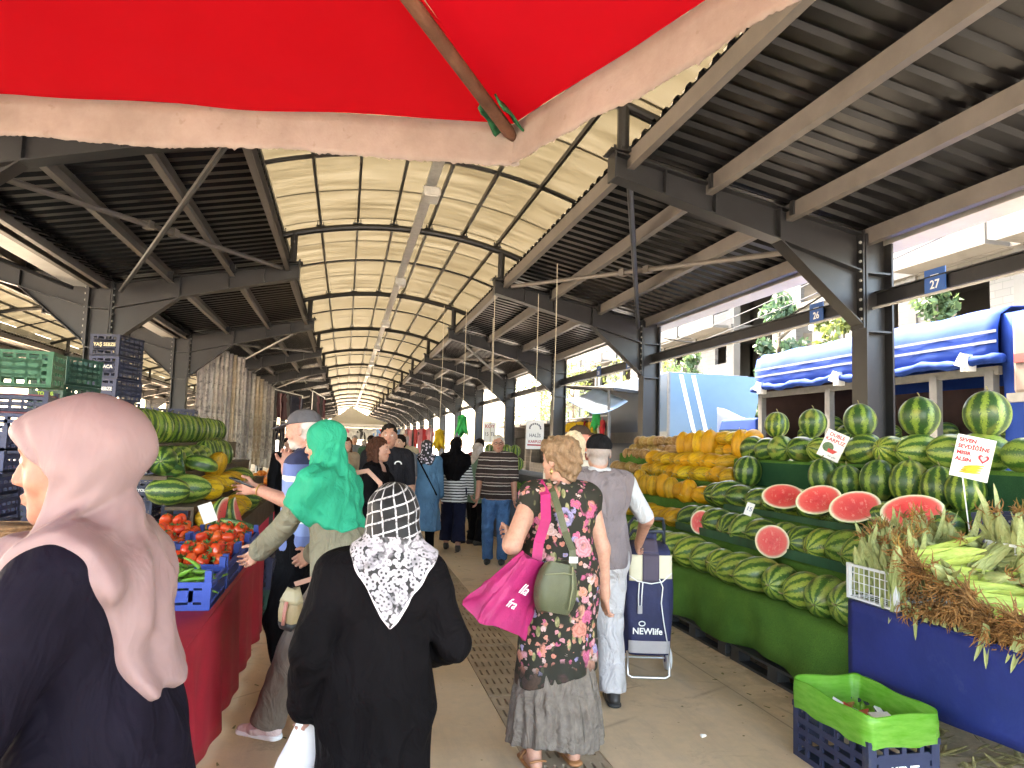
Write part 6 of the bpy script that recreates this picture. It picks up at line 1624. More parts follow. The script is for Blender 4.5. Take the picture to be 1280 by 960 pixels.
def nets(D, lo, h, name, mat, paint, base):
    S = D < 0
    c = [(i, j, k) for i in (0, 1) for j in (0, 1) for k in (0, 1)]
    n = D.shape; sub = lambda A, o: A[o[0]:n[0] - 1 + o[0], o[1]:n[1] - 1 + o[1], o[2]:n[2] - 1 + o[2]]
    cnt = np.zeros((n[0] - 1, n[1] - 1, n[2] - 1), np.int8)
    for o in c: cnt += sub(S, o)
    act = (cnt > 0) & (cnt < 8); idx = np.argwhere(act); N = len(idx)
    vals = np.stack([D[idx[:, 0] + o[0], idx[:, 1] + o[1], idx[:, 2] + o[2]] for o in c], 1)
    P = np.zeros((N, 3)); W = np.zeros(N)
    for a in range(8):
        for b in range(a + 1, 8):
            if sum(abs(c[a][i] - c[b][i]) for i in range(3)) != 1: continue
            va, vb = vals[:, a], vals[:, b]; m = (va < 0) != (vb < 0)
            t = np.where(m, va / np.where(m, va - vb, 1), 0)
            P += np.where(m[:, None], np.array(c[a]) + t[:, None] * (np.array(c[b]) - np.array(c[a])), 0); W += m
    P = lo + (idx + P / W[:, None]) * h
    vid = np.full(act.shape, -1, np.int32); vid[act] = np.arange(N)
    F = []
    for ax in range(3):
        o1, o2 = (ax + 1) % 3, (ax + 2) % 3
        sl0 = [slice(1, -1)] * 3; sl1 = [slice(1, -1)] * 3
        sl0[ax] = slice(0, n[ax] - 1); sl1[ax] = slice(1, n[ax])
        A, B = S[tuple(sl0)], S[tuple(sl1)]; E = np.argwhere(A != B)
        inside = A[tuple(E.T)]
        E = E.copy(); off = np.ones(3, int); off[ax] = 0; E = E + off
        def cell(d1, d2):
            q = E.copy(); q[:, o1] -= d1; q[:, o2] -= d2; return vid[tuple(q.T)]
        q = np.stack([cell(1, 1), cell(0, 1), cell(0, 0), cell(1, 0)], 1)
        q[~inside] = q[~inside][:, ::-1]; F.append(q)
    F = np.concatenate(F); F = F[(F >= 0).all(1)]
    me = bpy.data.meshes.new(name)
    me.vertices.add(N); me.vertices.foreach_set('co', P.astype(np.float32).ravel())
    me.loops.add(F.size); me.loops.foreach_set('vertex_index', F.astype(np.int32).ravel())
    me.polygons.add(len(F)); me.polygons.foreach_set('loop_start', np.arange(0, F.size, 4, dtype=np.int32)); me.polygons.foreach_set('loop_total', np.full(len(F), 4, np.int32))
    me.polygons.foreach_set('use_smooth', np.ones(len(F), bool))
    me.update(calc_edges=True); me.validate()
    me.materials.append(mat)
    if base is not None:
        C = np.tile(np.array([*base, 1.0]), (N, 1))
        for (pc, pr, pR, col, soft) in (paint or []):
            q = P - pc
            if pR is not None: q = q @ pR
            k = np.clip((1 - np.linalg.norm(q / pr, axis=1)) / soft, 0, 1)[:, None]; C[:, :3] = C[:, :3] * (1 - k) + np.array(col) * k
        at = me.color_attributes.new('Col', 'FLOAT_COLOR', 'POINT'); at.data.foreach_set('color', C.astype(np.float32).ravel())
    return me

def skin_mat():
    t = NT('skin'); a = t.n('ShaderNodeAttribute'); a.attribute_name = 'Col'
    f = t.noise(t.co('Object'), 45, 4, 0.65); c = t.mix(1.0, a.outputs[0], t.ramp(f, [(.3, (.86, .80, .78)), (.7, (1.08, 1.06, 1.04))]), 'MULTIPLY')
    t.P(col=c, rough=.52, spec=.35, sss=.12); t.b.inputs['Subsurface Radius'].default_value = (.012, .004, .002); t.b.inputs['Subsurface Scale'].default_value = 0.6
    t.bump(f, .12, .002); return t.m
SKINM = skin_mat()
def cloth(name, col, var=.14, bump=.12, rough=.85, scale=5, sheen=.0):
    """woven cloth: soft tone variation plus wrinkle bump"""
    if name in _mc: return _mc[name]
    t = NT(name); v = t.co('Object'); a = t.noise(v, scale, 4, .6); w_ = t.noise(t.co('Object', (1, 1, .55)), 11, 3, .55, .8); fine = t.noise(v, 420, 2, .5)
    t.P(col=t.ramp(a, [(.3, tuple(c * (1 - var) for c in col)), (.7, tuple(min(1, c * (1 + var)) for c in col))]), rough=rough, spec=.12 if max(col) > .03 else .05)
    t.bump(t.math('ADD', t.math('MULTIPLY', w_, 4.0), t.math('MULTIPLY', fine, .06)), min(1, bump * 4), .018); _mc[name] = t.m
    return t.m
def banded(name, stops, per=None, off=0.0, wob=.004, axis=2):
    """horizontal stripes along the wearer's height: stops on 0..1 (of period per, or of a 1 m range starting at off)"""
    t = NT(name); v = t.co('Object'); z = t.xyz(v)[axis]; z = t.math('ADD', z, t.math('MULTIPLY', t.math('SUBTRACT', t.noise(v, 9, 2), .5), wob * 4))
    f = t.math('FRACT', t.math('DIVIDE', t.math('SUBTRACT', z, off), per)) if per else t.math('SUBTRACT', z, off)
    t.P(col=t.ramp(f, stops, 'CONSTANT'), rough=.85, spec=.2); t.bump(t.noise(t.co('Object', (1, 1, .55)), 11, 3, .55, .8), .3, .02); return t.m

def ik(a, tgt, l1, l2, hint):
    a, tgt = V3(a), V3(tgt); d = tgt - a; L = np.linalg.norm(d); mx = (l1 + l2) * .995
    if L > mx: tgt = a + d / L * mx; L = mx; d = tgt - a
    u = d / L; x = (l1 * l1 - l2 * l2 + L * L) / (2 * L); y = math.sqrt(max(0, l1 * l1 - x * x))
    hv = V3(hint); hv = hv - u * hv.dot(u); hv = nrmz(hv)
    return a + u * x + hv * y, tgt
def rotm(yaw, pitch, roll=0.0): return np.array(Euler((pitch, roll, yaw), 'XYZ').to_matrix())

class Person:
    def __init__(s, label, loc, facing, H=1.7, fat=1.0, fem=False, lean=(0, 0), head=(0, 0, 0), headoff=(0, 0, 0), arms=(None, None), feet=((-.10, 0), (.10, 0)), hints=(None, None), hands=(None, None), curl=(.45, .45), skin=(.50, .30, .21), h=.008, group=None, hunch=0.0):
        s.e = empty('person', (loc[0], loc[1], 0), math.atan2(-facing[0], facing[1]), label, 'person', group)
        s.h = h; s.fat = fat; s.fem = fem; s.skin = skin; q = H / 1.7; s.q = q; s.curl = curl
        lx, ly = lean
        s.pel = V3(0, 0, .93 * q); s.hip = [V3(-.088 * q, 0, .90 * q), V3(.088 * q, 0, .90 * q)]
        s.wai = V3(lx * .35, ly * .35, 1.06 * q); s.che = V3(lx * .8, ly * .8, 1.28 * q - abs(ly) * .12)
        sw = (.165 if fem else .185) * q
        s.shm = V3(lx, ly, 1.405 * q - abs(ly) * .2); s.sh = [s.shm + V3(-sw, 0, 0), s.shm + V3(sw, 0, 0)]
        s.nek = s.shm + V3(0, -.005 * q + hunch * .3, .055 * q); s.hc = s.nek + V3(0, .035 * q + hunch, .145 * q) + V3(headoff)
        s.R = rotm(*head)
        s.el = []; s.wr = []; s.hd = []
        for i, sg in enumerate((-1, 1)):
            t = arms[i]
            if t is None: t = s.sh[i] + V3(sg * .07, .05, -.525) * V3(q, q, q)
            hn = hints[i] if hints[i] is not None else (sg * .35, -.8, -.3)
            e_, w_ = ik(s.sh[i], t, .285 * q, .25 * q, hn); s.el.append(e_); s.wr.append(w_)
            s.hd.append(nrmz(hands[i]) if hands[i] is not None else nrmz(nrmz(w_ - e_) + V3(0, .1, 0)))
        s.kn = []; s.an = []
        for i, sg in enumerate((-1, 1)):
            f = feet[i]; k_, a_ = ik(s.hip[i], (f[0], f[1], .085 * q + (f[2] if len(f) > 2 else 0)), .42 * q, .415 * q, (sg * .1, 1, 0)); s.kn.append(k_); s.an.append(a_)
    def hp(s, x, y, z): return s.hc + s.R @ (V3(x, y, z) * s.q)
    def torso(s, S, i=0.0, k=.05, low=True):
        f, q = s.fat, s.q; Y = (0, 1, 0)
        S.cone(s.hip[0] * V3(.7, 1, 1) + V3(0, 0, .03), s.hip[1] * V3(.7, 1, 1) + V3(0, 0, .03), .118 * q * f + i, .118 * q * f + i, k, (Y, .88))
        S.cone(s.pel + V3(0, 0, .03), s.wai, .148 * q * f + i, .138 * q * f + i, k, (Y, .78)); S.cone(s.wai, s.che, .138 * q * f + i, .148 * q * (f * .5 + .5) + i, k, (Y, .74))
        if f > 1.1: S.ell(s.wai + V3(0, .05, -.02), (.125 * q * f + i, .11 * q * f + i, .14 * q + i), None, k)
        S.cone(s.sh[0] * .55 + s.shm * .45 - V3(0, 0, .06), s.sh[1] * .55 + s.shm * .45 - V3(0, 0, .06), .095 * q + i, .095 * q + i, k, (Y, .9))
        S.cone(s.sh[0] * .92 + s.shm * .08, s.sh[1] * .92 + s.shm * .08, .058 * q + i, .058 * q + i, k)
        for j in (0, 1): S.cone(s.nek - V3(0, 0, .02), s.sh[j] * .75 + s.shm * .25 + V3(0, 0, .01), .05 * q + i * .8, .045 * q + i * .8, k)
        if s.fem:
            for sg in (-1, 1): S.ell(s.che + V3(sg * .075 * q, .085 * q, .0), (.075 * q * f + i, .065 * q * f + i, .075 * q * f + i), None, k)
    def arm(s, S, j, i=0.0, upto=1.0, k=.03, cuff=0.0):
        q = s.q; g = .5 + .5 * s.fat
        S.cone(s.sh[j], s.el[j] if upto >= .55 else s.sh[j] + (s.el[j] - s.sh[j]) * upto / .55, .056 * q * g + i, (.043 * q * g + i), k)
        if upto > .55:
            u = (upto - .55) / .45; p = s.el[j] + (s.wr[j] - s.el[j]) * u; S.cone(s.el[j], p, .043 * q * g + i, .030 * q + i + cuff, k)
    def leg(s, S, j, i=0.0, k=.03, cuff=0.0, upto=1.0):
        q = s.q; g = .6 + .4 * s.fat
        S.cone(s.hip[j], s.kn[j], .088 * q * g + i, .060 * q + i, k)
        p = s.kn[j] + (s.an[j] - s.kn[j]) * upto; S.cone(s.kn[j], p, .060 * q + i, .040 * q + i + cuff, k); c = s.kn[j] * .68 + s.an[j] * .32 - V3(0, .022, 0)
        S.ell(c, (.05 * q + i, .052 * q + i, .11 * q), None, k)
    def hand(s, S, j):
        q = s.q; d = s.hd[j]; sg = (-1, 1)[j]
        fw = V3(0, 1, 0) if abs(d[1]) < .75 else V3(0, 0, 1)
        side = nrmz(fw - d * fw.dot(d)); pn = np.cross(side, d) * -sg; w = s.wr[j]; cu = s.curl[j]      # side points to the thumb side
        S.cone(w - d * .02, w + d * .015, .026 * q, .025 * q, .015)
        for k_, (o, L, st) in enumerate([(.030, .070, .078), (.010, .078, .084), (-.011, .072, .080), (-.031, .057, .072)]):
            b = w + d * st * q + side * o * q
            S.cone(w + d * .02 * q + side * o * .55 * q, b, .0145 * q, .0115 * q, .012)
            p = b; a = cu * .5
            for n_, fr in enumerate((.45, .32, .26)):
                dr = d * math.cos(a) + pn * math.sin(a) + side * (o * 1.2); p2 = p + nrmz(dr) * L * fr * q; S.cone(p, p2, (.0092 - .0009 * n_) * q, (.0085 - .0009 * n_) * q, .004); p = p2; a += cu * 1.0 + .08
        b = w + d * .025 * q + side * .022 * q; m = b + (d * .6 + side * .8) * .045 * q + pn * .012; S.cone(b, m, .0135 * q, .011 * q, .012); t_ = m + nrmz(d * .85 + side * .25 + pn * (.2 + cu * .6)) * .034 * q; S.cone(m, t_, .0105 * q, .0085 * q, .004)
    def head(s, S, detail=True):
        q = s.q; R = s.R; E_ = lambda c, r, k=.015: S.ell(s.hp(*c), V3(r) * q, R, k)
        S.cone(s.nek - V3(0, 0, .05), s.hp(0, -.02, -.06), .056 * q, .052 * q, .02)
        E_((0, -.012, .035), (.074, .094, .085), .02); E_((0, .02, -.015), (.064, .072, .085), .02); E_((0, .03, -.07), (.050, .052, .042), .02); E_((0, .066, -.092), (.024, .020, .018), .02)
        for sg in (-1, 1):
            E_((sg * .040, .052, -.028), (.024, .022, .022), .015); E_((sg * .052, .01, -.06), (.014, .03, .03), .015)
        if detail:
            S.cone(s.hp(0, .083, .022), s.hp(0, .102, -.022), .0085 * q, .0122 * q, .010); E_((.012, .092, -.028), (.008, .011, .0075), .006); E_((-.012, .092, -.028), (.008, .011, .0075), .006)
            S.cone(s.hp(-.035, .078, .034), s.hp(.035, .078, .034), .010 * q, .010 * q, .014)
            for sg in (-1, 1): S.cutell(s.hp(sg * .031, .094, .012), V3(.016, .011, .011) * q, R, .008)
            for sg in (-1, 1): E_((sg * .031, .0755, .012), (.0125, .0115, .0115), .003)
            E_((0, .0885, -.0535), (.024, .010, .0065), .004); E_((0, .0865, -.064), (.021, .010, .007), .004)
            for sg in (-1, 1): S.ell(s.hp(sg * .077, -.005, -.005), V3(.009, .020, .032) * q, R, .006); S.cutell(s.hp(sg * .086, .0, -.003), V3(.006, .010, .017) * q, R, .004)
    def paints(s, beard=None, brow=(.08, .05, .035), lips=None):
        sk = s.skin; lips = lips or (sk[0] * .85, sk[1] * .52, sk[2] * .52); P = []; q = s.q
        def A(c, r, col, soft=.4): P.append((s.hp(*c), V3(r) * q, s.R, col, soft))
        A((0, .08, -.03), (.05, .06, .05), (sk[0] * 1.1, sk[1] * .92, sk[2] * .88), 1.0)
        A((0, .094, -.0535), (.024, .012, .0065), lips); A((0, .093, -.063), (.021, .012, .007), lips)
        for sg in (-1, 1):
            A((sg * .033, .09, .036), (.021, .02, .0055), brow, .6)
            A((sg * .031, .083, .012), (.0135, .014, .0065), (.72, .68, .64), .25); A((sg * .031, .088, .012), (.0062, .012, .0066), (.05, .03, .02), .2); A((sg * .031, .086, .0195), (.0145, .014, .003), (.07, .04, .03), .5)
        if beard: A((0, .045, -.085), (.078, .085, .052), beard, .35); A((0, .09, -.045), (.03, .02, .008), beard, .5); A((0, .093, -.0585), (.02, .014, .005), lips, .5)
        return P
    def body(s, beard=None, brow=(.08, .05, .035), detail=True, legs=True, hair=None):
        S = Sdf(); s.torso(S)
        for j in (0, 1): s.arm(S, j); s.hand(S, j); s.leg(S, j); S.cone(s.an[j] + V3(0, -.03, -.045), s.an[j] + V3(0, .13, -.06), .034 * s.q, .026 * s.q, .03)
        s.head(S, detail)
        P = s.paints(beard, brow)
        if hair: P.insert(0, (s.hp(0, -.06, .0), V3(.1, .10, .09) * s.q, s.R, hair, .15))
        link('body', S.mesh('body', SKINM, s.h, P, s.skin), s.e); return s
    def part(s, name, S, mat, h=None):
        return link(name, S.mesh(name, mat, h or s.h), s.e)
    # ---- clothes
    def folds(s, amp, nz=9, na=7, ph=0.0, z0=None, grow=0.0):
        ca = s.wai
        def fn(X, Y, Z):
            A = np.arctan2(X - ca[0], Y - ca[1]); g = 1.0 if z0 is None else np.clip((z0 - Z) / max(z0, .1), 0, 1) * grow + .35
            X = X + 0 * Y
            crease = np.exp(-(np.sin(Z * 15 + 5 * X * np.sign(X) * 3 + 2.5 * np.sin(A * 2 + ph)) / .35) ** 2) * (.5 + .5 * np.sin(A * 3 + Z * 5 + ph * 3))
            return -amp * .9 * crease + amp * g * (np.sin(A * na + ph + 2.2 * np.sin(Z * 3.1 + ph)) + .6 * np.sin(A * (na * 2 - 1) + Z * nz + ph * 2)) + amp * .45 * np.sin(Z * 31 + 3 * np.sin(A * 3 + ph) + X * 21)
        return fn
    def top(s, mat, name='shirt', sleeve=1.0, hem=.86, i=.014, flare=.0, amp=.0035, cuff=.004, neck=None, k=.045):
        S = Sdf(); s.torso(S, i, k)
        if hem < .84:
            b = V3(0, 0, hem * s.q); S.cone(s.pel + V3(0, 0, .06), b, .15 * s.q * s.fat + i + flare * .3, .15 * s.q * s.fat + i + flare, .06, ((0, 1, 0), .82))
        if sleeve > 0:
            for j in (0, 1): s.arm(S, j, i * .8 + .003, sleeve, .016, cuff)
        s.gar = S
        S.disp(s.folds(amp)); z = hem * s.q
        S.cut(lambda X, Y, Z: Z - z + .006 * np.sin(X * 14 + Y * 9))
        if neck: S.cutell(s.nek + V3(neck[0]), neck[1], None, .008)
        return s.part(name, S, mat)
    def coat(s, mat, hem=.2, i=.016, flare=.10, amp=.005, name='coat', sleeve=.97, cuff=.012):
        S = Sdf(); s.torso(S, i, .045); s.gar = S
        S.cone(s.wai, V3(s.wai[0] * .3, s.wai[1] * .3, hem * s.q - .05), .145 * s.q * s.fat + i, .15 * s.q * s.fat + i + flare, .08, ((0, 1, 0), .80))
        for j in (0, 1): s.arm(S, j, i + .002, sleeve, .016, cuff)
        S.disp(s.folds(amp, 7, 6, 1.3, 1.1 * s.q, 1.6)); z = hem * s.q; S.cut(lambda X, Y, Z: Z - z + .006 * np.sin(X * 12))
        return s.part(name, S, mat)
    def trousers(s, mat, i=.016, cuff=.01, upto=1.0, amp=.004, name='trousers'):
        S = Sdf(); q = s.q
        S.cone(s.hip[0] * V3(.7, 1, 1) + V3(0, 0, .03), s.hip[1] * V3(.7, 1, 1) + V3(0, 0, .03), .124 * q * s.fat + i * .6, .124 * q * s.fat + i * .6, .05, ((0, 1, 0), .88)); S.cone(s.pel, s.pel + V3(0, 0, .08), .15 * q * s.fat + .004, .142 * q * s.fat + .004, .05, ((0, 1, 0), .8))
        for j in (0, 1): s.leg(S, j, i, .03, cuff, upto + .16)
        for j in (0, 1):
            e_ = s.kn[j] + (s.an[j] - s.kn[j]) * (upto + .03); u_ = nrmz(s.kn[j] - s.an[j]); x0 = s.hip[j][0]; sgn = (-1, 1)[j]
            S.cut(lambda X, Y, Z, e_=e_, u_=u_, sgn=sgn: np.maximum(np.maximum((X - e_[0]) * u_[0] + (Y - e_[1]) * u_[1] + (Z - e_[2]) * u_[2], np.sqrt((X - e_[0]) ** 2 + (Y - e_[1]) ** 2 + (Z - e_[2]) ** 2) - .17), Z * 0 - 1), .004)
        S.disp(lambda X, Y, Z: amp * (.45 * np.sin(Z * 22 + 40 * X + 30 * Y + 2 * np.sin(Z * 9)) + .35 * np.sin(Z * 41 - Y * 45 + 25 * X) + .5 * np.sin(X * 70 + 3 * np.sin(Z * 6)))); return s.part(name, S, mat)
    def shoes(s, mat, lift=0.0, name='shoe', sole=None):
        for j in (0, 1):
            S = Sdf(); a = s.an[j]; q = s.q
            S.cone(a + V3(0, -.045, -.045), a + V3(0, .06, -.045), .039 * q, .040 * q, .03, ((1, 0, 0), .95)); S.cone(a + V3(0, .05, -.05), a + V3(0, .15, -.058), .040 * q, .030 * q, .03, ((0, 0, 1), .8)); S.ell(a + V3(0, -.01, -.01), (.045 * q, .055 * q, .045 * q), None, .02)
            z0 = a[2] - .083 * q; S.cut(lambda X, Y, Z: Z - z0); S.cut(lambda X, Y, Z: (a[2] + .02) - Z); o = s.part(name, S, mat, min(s.h, .007))
            if sole:
                S = Sdf(); S.cone(a + V3(0, -.045, -.07), a + V3(0, .15, -.07), .044 * q, .036 * q, .02); S.cut(lambda X, Y, Z: Z - z0 - .001); S.cut(lambda X, Y, Z: z0 + .026 - Z); link('sole', S.mesh('sole', sole, .006), o)
    def hair(s, mat, kind='short', vol=1.0, name='hair', back=-.05):
        S = Sdf(); R = s.R; q = s.q; v = vol
        S.ell(s.hp(0, -.02, .045), V3(.083 * v, .100 * v, .088 * v) * q, R, .02); S.ell(s.hp(0, -.055, -.005), V3(.076 * v, .062 * v, .075 * v) * q, R, .02)
        if kind == 'bob':
            for sg in (-1, 1): S.cone(s.hp(sg * .065, -.02, .03), s.hp(sg * .075, -.005, -.105), .034 * q, .028 * q, .03)
            S.cone(s.hp(0, -.06, .02), s.hp(0, -.065, -.11), .075 * q, .055 * q, .03)
        if kind == 'wavy':
            for sg in (-1, 1): S.ell(s.hp(sg * .055, .005, .06), V3(.045, .07, .05) * q, R, .03)
            S.ell(s.hp(0, .05, .095), V3(.07, .05, .03) * q, R, .03); S.cone(s.hp(0, -.08, .0), s.hp(0, -.075, -.075), .055 * q, .04 * q, .03)
        Ri = R.T
        def face(X, Y, Z):
            dx, dy, dz = X - s.hc[0], Y - s.hc[1], Z - s.hc[2]
            y = (Ri[1][0] * dx + Ri[1][1] * dy + Ri[1][2] * dz) / q; z = (Ri[2][0] * dx + Ri[2][1] * dy + Ri[2][2] * dz) / q; x = (Ri[0][0] * dx + Ri[0][1] * dy + Ri[0][2] * dz) / q
            if kind == 'short': f = np.maximum(y - np.clip((z - .0) * .9 + .0, -.02, .2), -(z + .068) * 1.0)      # remove front/below
            else: f = y - np.clip((z - .02) * 1.3 + .03, .022, .3)
            if kind == 'short': return -np.maximum(y - np.clip((z + .02) * 1.0 - .012, -.03, .2), -.068 - z) * q
            return -f * q
        S.cut(face, .01); rs = 60 if kind != 'wavy' else 42
        amp = .0025 if kind == 'short' else .0045 if kind == 'bob' else .007
        S.disp(lambda X, Y, Z: amp * (np.sin(X * rs * 3 + 2 * np.sin(Z * 40)) * np.sin(Y * rs * 2 + 3 * np.sin(X * 30)) + .7 * np.sin(Z * rs * 2.1 + X * 35 + 2 * np.sin(Y * 50))))
        return s.part(name, S, mat, min(s.h, .006))
    def scarf(s, mat, cape=.22, capeback=.24, amp=.004, face=True, name='headscarf', tails=(), kin=.05, opening=(.058, .078)):
        """head covering wrapped under the chin with a cape on the shoulders"""
        S = Sdf(); R = s.R; q = s.q
        S.ell(s.hp(0, -.018, .036), V3(.088, .110, .092) * q, R, .02); S.ell(s.hp(0, -.005, -.045), V3(.082, .088, .085) * q, R, .03); S.ell(s.hp(0, .0, -.095), V3(.072, .074, .05) * q, R, .04)
        n = s.nek
        S.cone(n + V3(0, .0, .05), n + V3(0, 0, -.02), .08 * q, .095 * q, kin)
        if cape and hasattr(s, 'gar'):
            c0 = n.copy()
            def reg(X, Y, Z):
                dx, dy, dz = X - c0[0], Y - c0[1], Z - c0[2]; rad = np.sqrt(dx * dx + dy * dy + dz * dz)
                A = np.arctan2(dx, dy); lim = (cape + (capeback - cape) * (.5 - .5 * np.cos(A)) + .012 * np.sin(A * 5 + 1)) * q
                return (rad - lim) * .8
            S.shell(s.gar, .011, [reg])
        for (a, b, ra, rb, sq) in tails: S.cone(a, b, ra, rb, .03, sq)
        c = s.nek
        S.disp(lambda X, Y, Z: amp * np.clip((s.hc[2] + .06 - Z) / .12, .25, 1) * (np.sin(np.arctan2(X - c[0], Y - c[1]) * 9 + Z * 26 + X * 13) + .6 * np.sin(Z * 62 + X * 33 - Y * 21)))
        if face: S.cutell(s.hp(0, .118, -.014), V3(opening[0], .085, opening[1]) * q, R, .012)
        s.scf = S
        return s.part(name, S, mat, min(s.h, .008))
    def cap(s, mat, kind='baseball'):
        S = Sdf(); R = s.R; q = s.q
        S.ell(s.hp(0, -.014, .052), V3(.085, .106, .082) * q, R, .01)
        Ri = R.T
        def lowcut(X, Y, Z):
            dx, dy, dz = X - s.hc[0], Y - s.hc[1], Z - s.hc[2]; return (Ri[2][0] * dx + Ri[2][1] * dy + Ri[2][2] * dz) - (.045 if kind != 'skull' else .03) * q
        S.cut(lowcut, .004); o = s.part('cap', S, mat, min(s.h, .006))
        if kind == 'baseball':
            S = Sdf(); S.cone(s.hp(-.035, .085, .048), s.hp(-.03, .155, .030), .03 * q, .024 * q, .01, (R[:, 2], .22)); S.cone(s.hp(.035, .085, .048), s.hp(.03, .155, .030), .03 * q, .024 * q, .01, (R[:, 2], .22)); S.cone(s.hp(0, .085, .052), s.hp(0, .17, .032), .04 * q, .028 * q, .01, (R[:, 2], .2)); link('peak', S.mesh('peak', mat, .005), o)
        if kind == 'flat':
            S = Sdf(); S.cone(s.hp(0, .06, .06), s.hp(0, .13, .045), .06 * q, .03 * q, .01, (R[:, 2], .3)); link('peak', S.mesh('peak', mat, .006), o)
        return o
# ================================================================== people: who stands where
BLACKCL = cloth('black_coat_cloth', (.0042, .0036, .0042), .3, .12, .8); NAVYCL = cloth('dark_navy_coat_cloth', (.0062, .0050, .0095), .25, .10, .75)
# --- A: woman with the pink headscarf, foreground left
A = Person('woman in dusty pink headscarf and dark navy coat in the left foreground', (-.398, 1.515), (-1, .02), 1.70, 1.06, True, lean=(0, .05), head=(0, -.10, 0), headoff=(0, .005, -.005), arms=((-.20, .40, 1.12), (.12, .44, 1.08)), hints=((-.5, -.7, -.6), (.5, -.6, -.6)), curl=(.5, .5), skin=(.30, .140, .092), h=.0055)
A.body(brow=(.20, .12, .08)); A.coat(NAVYCL, .18, .018, .06, .006); A.shoes(BLACKCL)
PINKS = cloth('dusty_pink_satin', (.225, .150, .146), .08, .03, .5, 3)
S = Sdf(); c = A.hc; P_ = lambda x, y, z: c + V3(x, y, z)
S.ell(P_(0, -.016, .034), (.090, .120, .096), None, .02); S.cone(P_(0, -.01, .055), P_(0, .078, .052), .074, .042, .02)
S.ell(P_(0, -.012, -.005), (.103, .055, .06), None, .03); S.cone(P_(0, -.015, -.02), P_(0, -.035, -.15), .085, .095, .03); S.cone(P_(0, -.0, -.06), P_(0, -.0, -.15), .072, .08, .03)
n0 = A.nek.copy()
def areg(X, Y, Z):
    dx, dy, dz = X - n0[0], Y - n0[1], Z - n0[2]; rad = np.sqrt(dx * dx + dy * dy + dz * dz); An = np.arctan2(dx, dy)     # 0 front, -pi/2 the near shoulder, pi back
    wr_ = lambda c0: np.arctan2(np.sin(An - c0), np.cos(An - c0)); lim = .200 + .105 * np.exp(-(wr_(3.0) / .95) ** 2) + .05 * np.exp(-(wr_(-2.5) / .3) ** 2) + .07 * np.exp(-(wr_(-.35) / .35) ** 2)
    return (rad - lim) * .7
S.shell(A.gar, .014, [areg], .02)
S.cone(P_(-.02, .02, -.12), P_(-.05, .085, -.21), .052, .055, .03); S.cone(P_(-.05, .085, -.2), P_(-.07, .15, -.345), .055, .038, .03, ((.7, .3, 0), .55)); S.cone(P_(-.05, .06, -.2), P_(-.10, .07, -.30), .055, .045, .03, ((1, 0, 0), .5)); S.cone(P_(-.08, .085, -.27), P_(-.09, .095, -.40), .04, .012, .025, ((1, 0, 0), .5))
def afold(X, Y, Z):
    x, y, z = X - c[0], Y - c[1], Z - c[2]
    r = np.arctan2(z + .13, y - .045 + 0 * x); g = np.clip((.12 - z) / .16, .12, 1)
    g = g * np.clip((np.sqrt((z + .13) ** 2 + (y - .045) ** 2) - .045) / .07, 0, 1)
    g2 = np.clip((z + .20) / .08, 0, 1)
    return .011 * g * g2 * np.exp(-(np.sin(r * 3.6 + .6 + 1.4 * np.sin(z * 8)) / .20) ** 2) + .004 * g * np.sin(r * 7.0 + 1.0 + 2.0 * np.sin(z * 9)) + .0022 * g * np.sin(r * 17 + x * 20) + .0042 * np.clip((-.10 - z) / .1, 0, 1) * (np.sin(x * 62 + 12 * y + 2 * np.sin(z * 14)) + .5 * np.sin(y * 55 + z * 30 + x * 25))
S.disp(afold)
def acut(X, Y, Z):
    y, z = Y - c[1], Z - c[2]
    below = (.80 * (z - .058) - .60 * (y - .128))        # <0 under the brow edge line
    front = (.018 + np.clip(-z - .03, 0, .2) * .25) - y                                 # <0 in front of the cheek edge
    return np.maximum(np.maximum(below, front), -.125 - z + 0 * X)
S.cut(acut, .006); A.part('headscarf', S, PINKS, .0055)

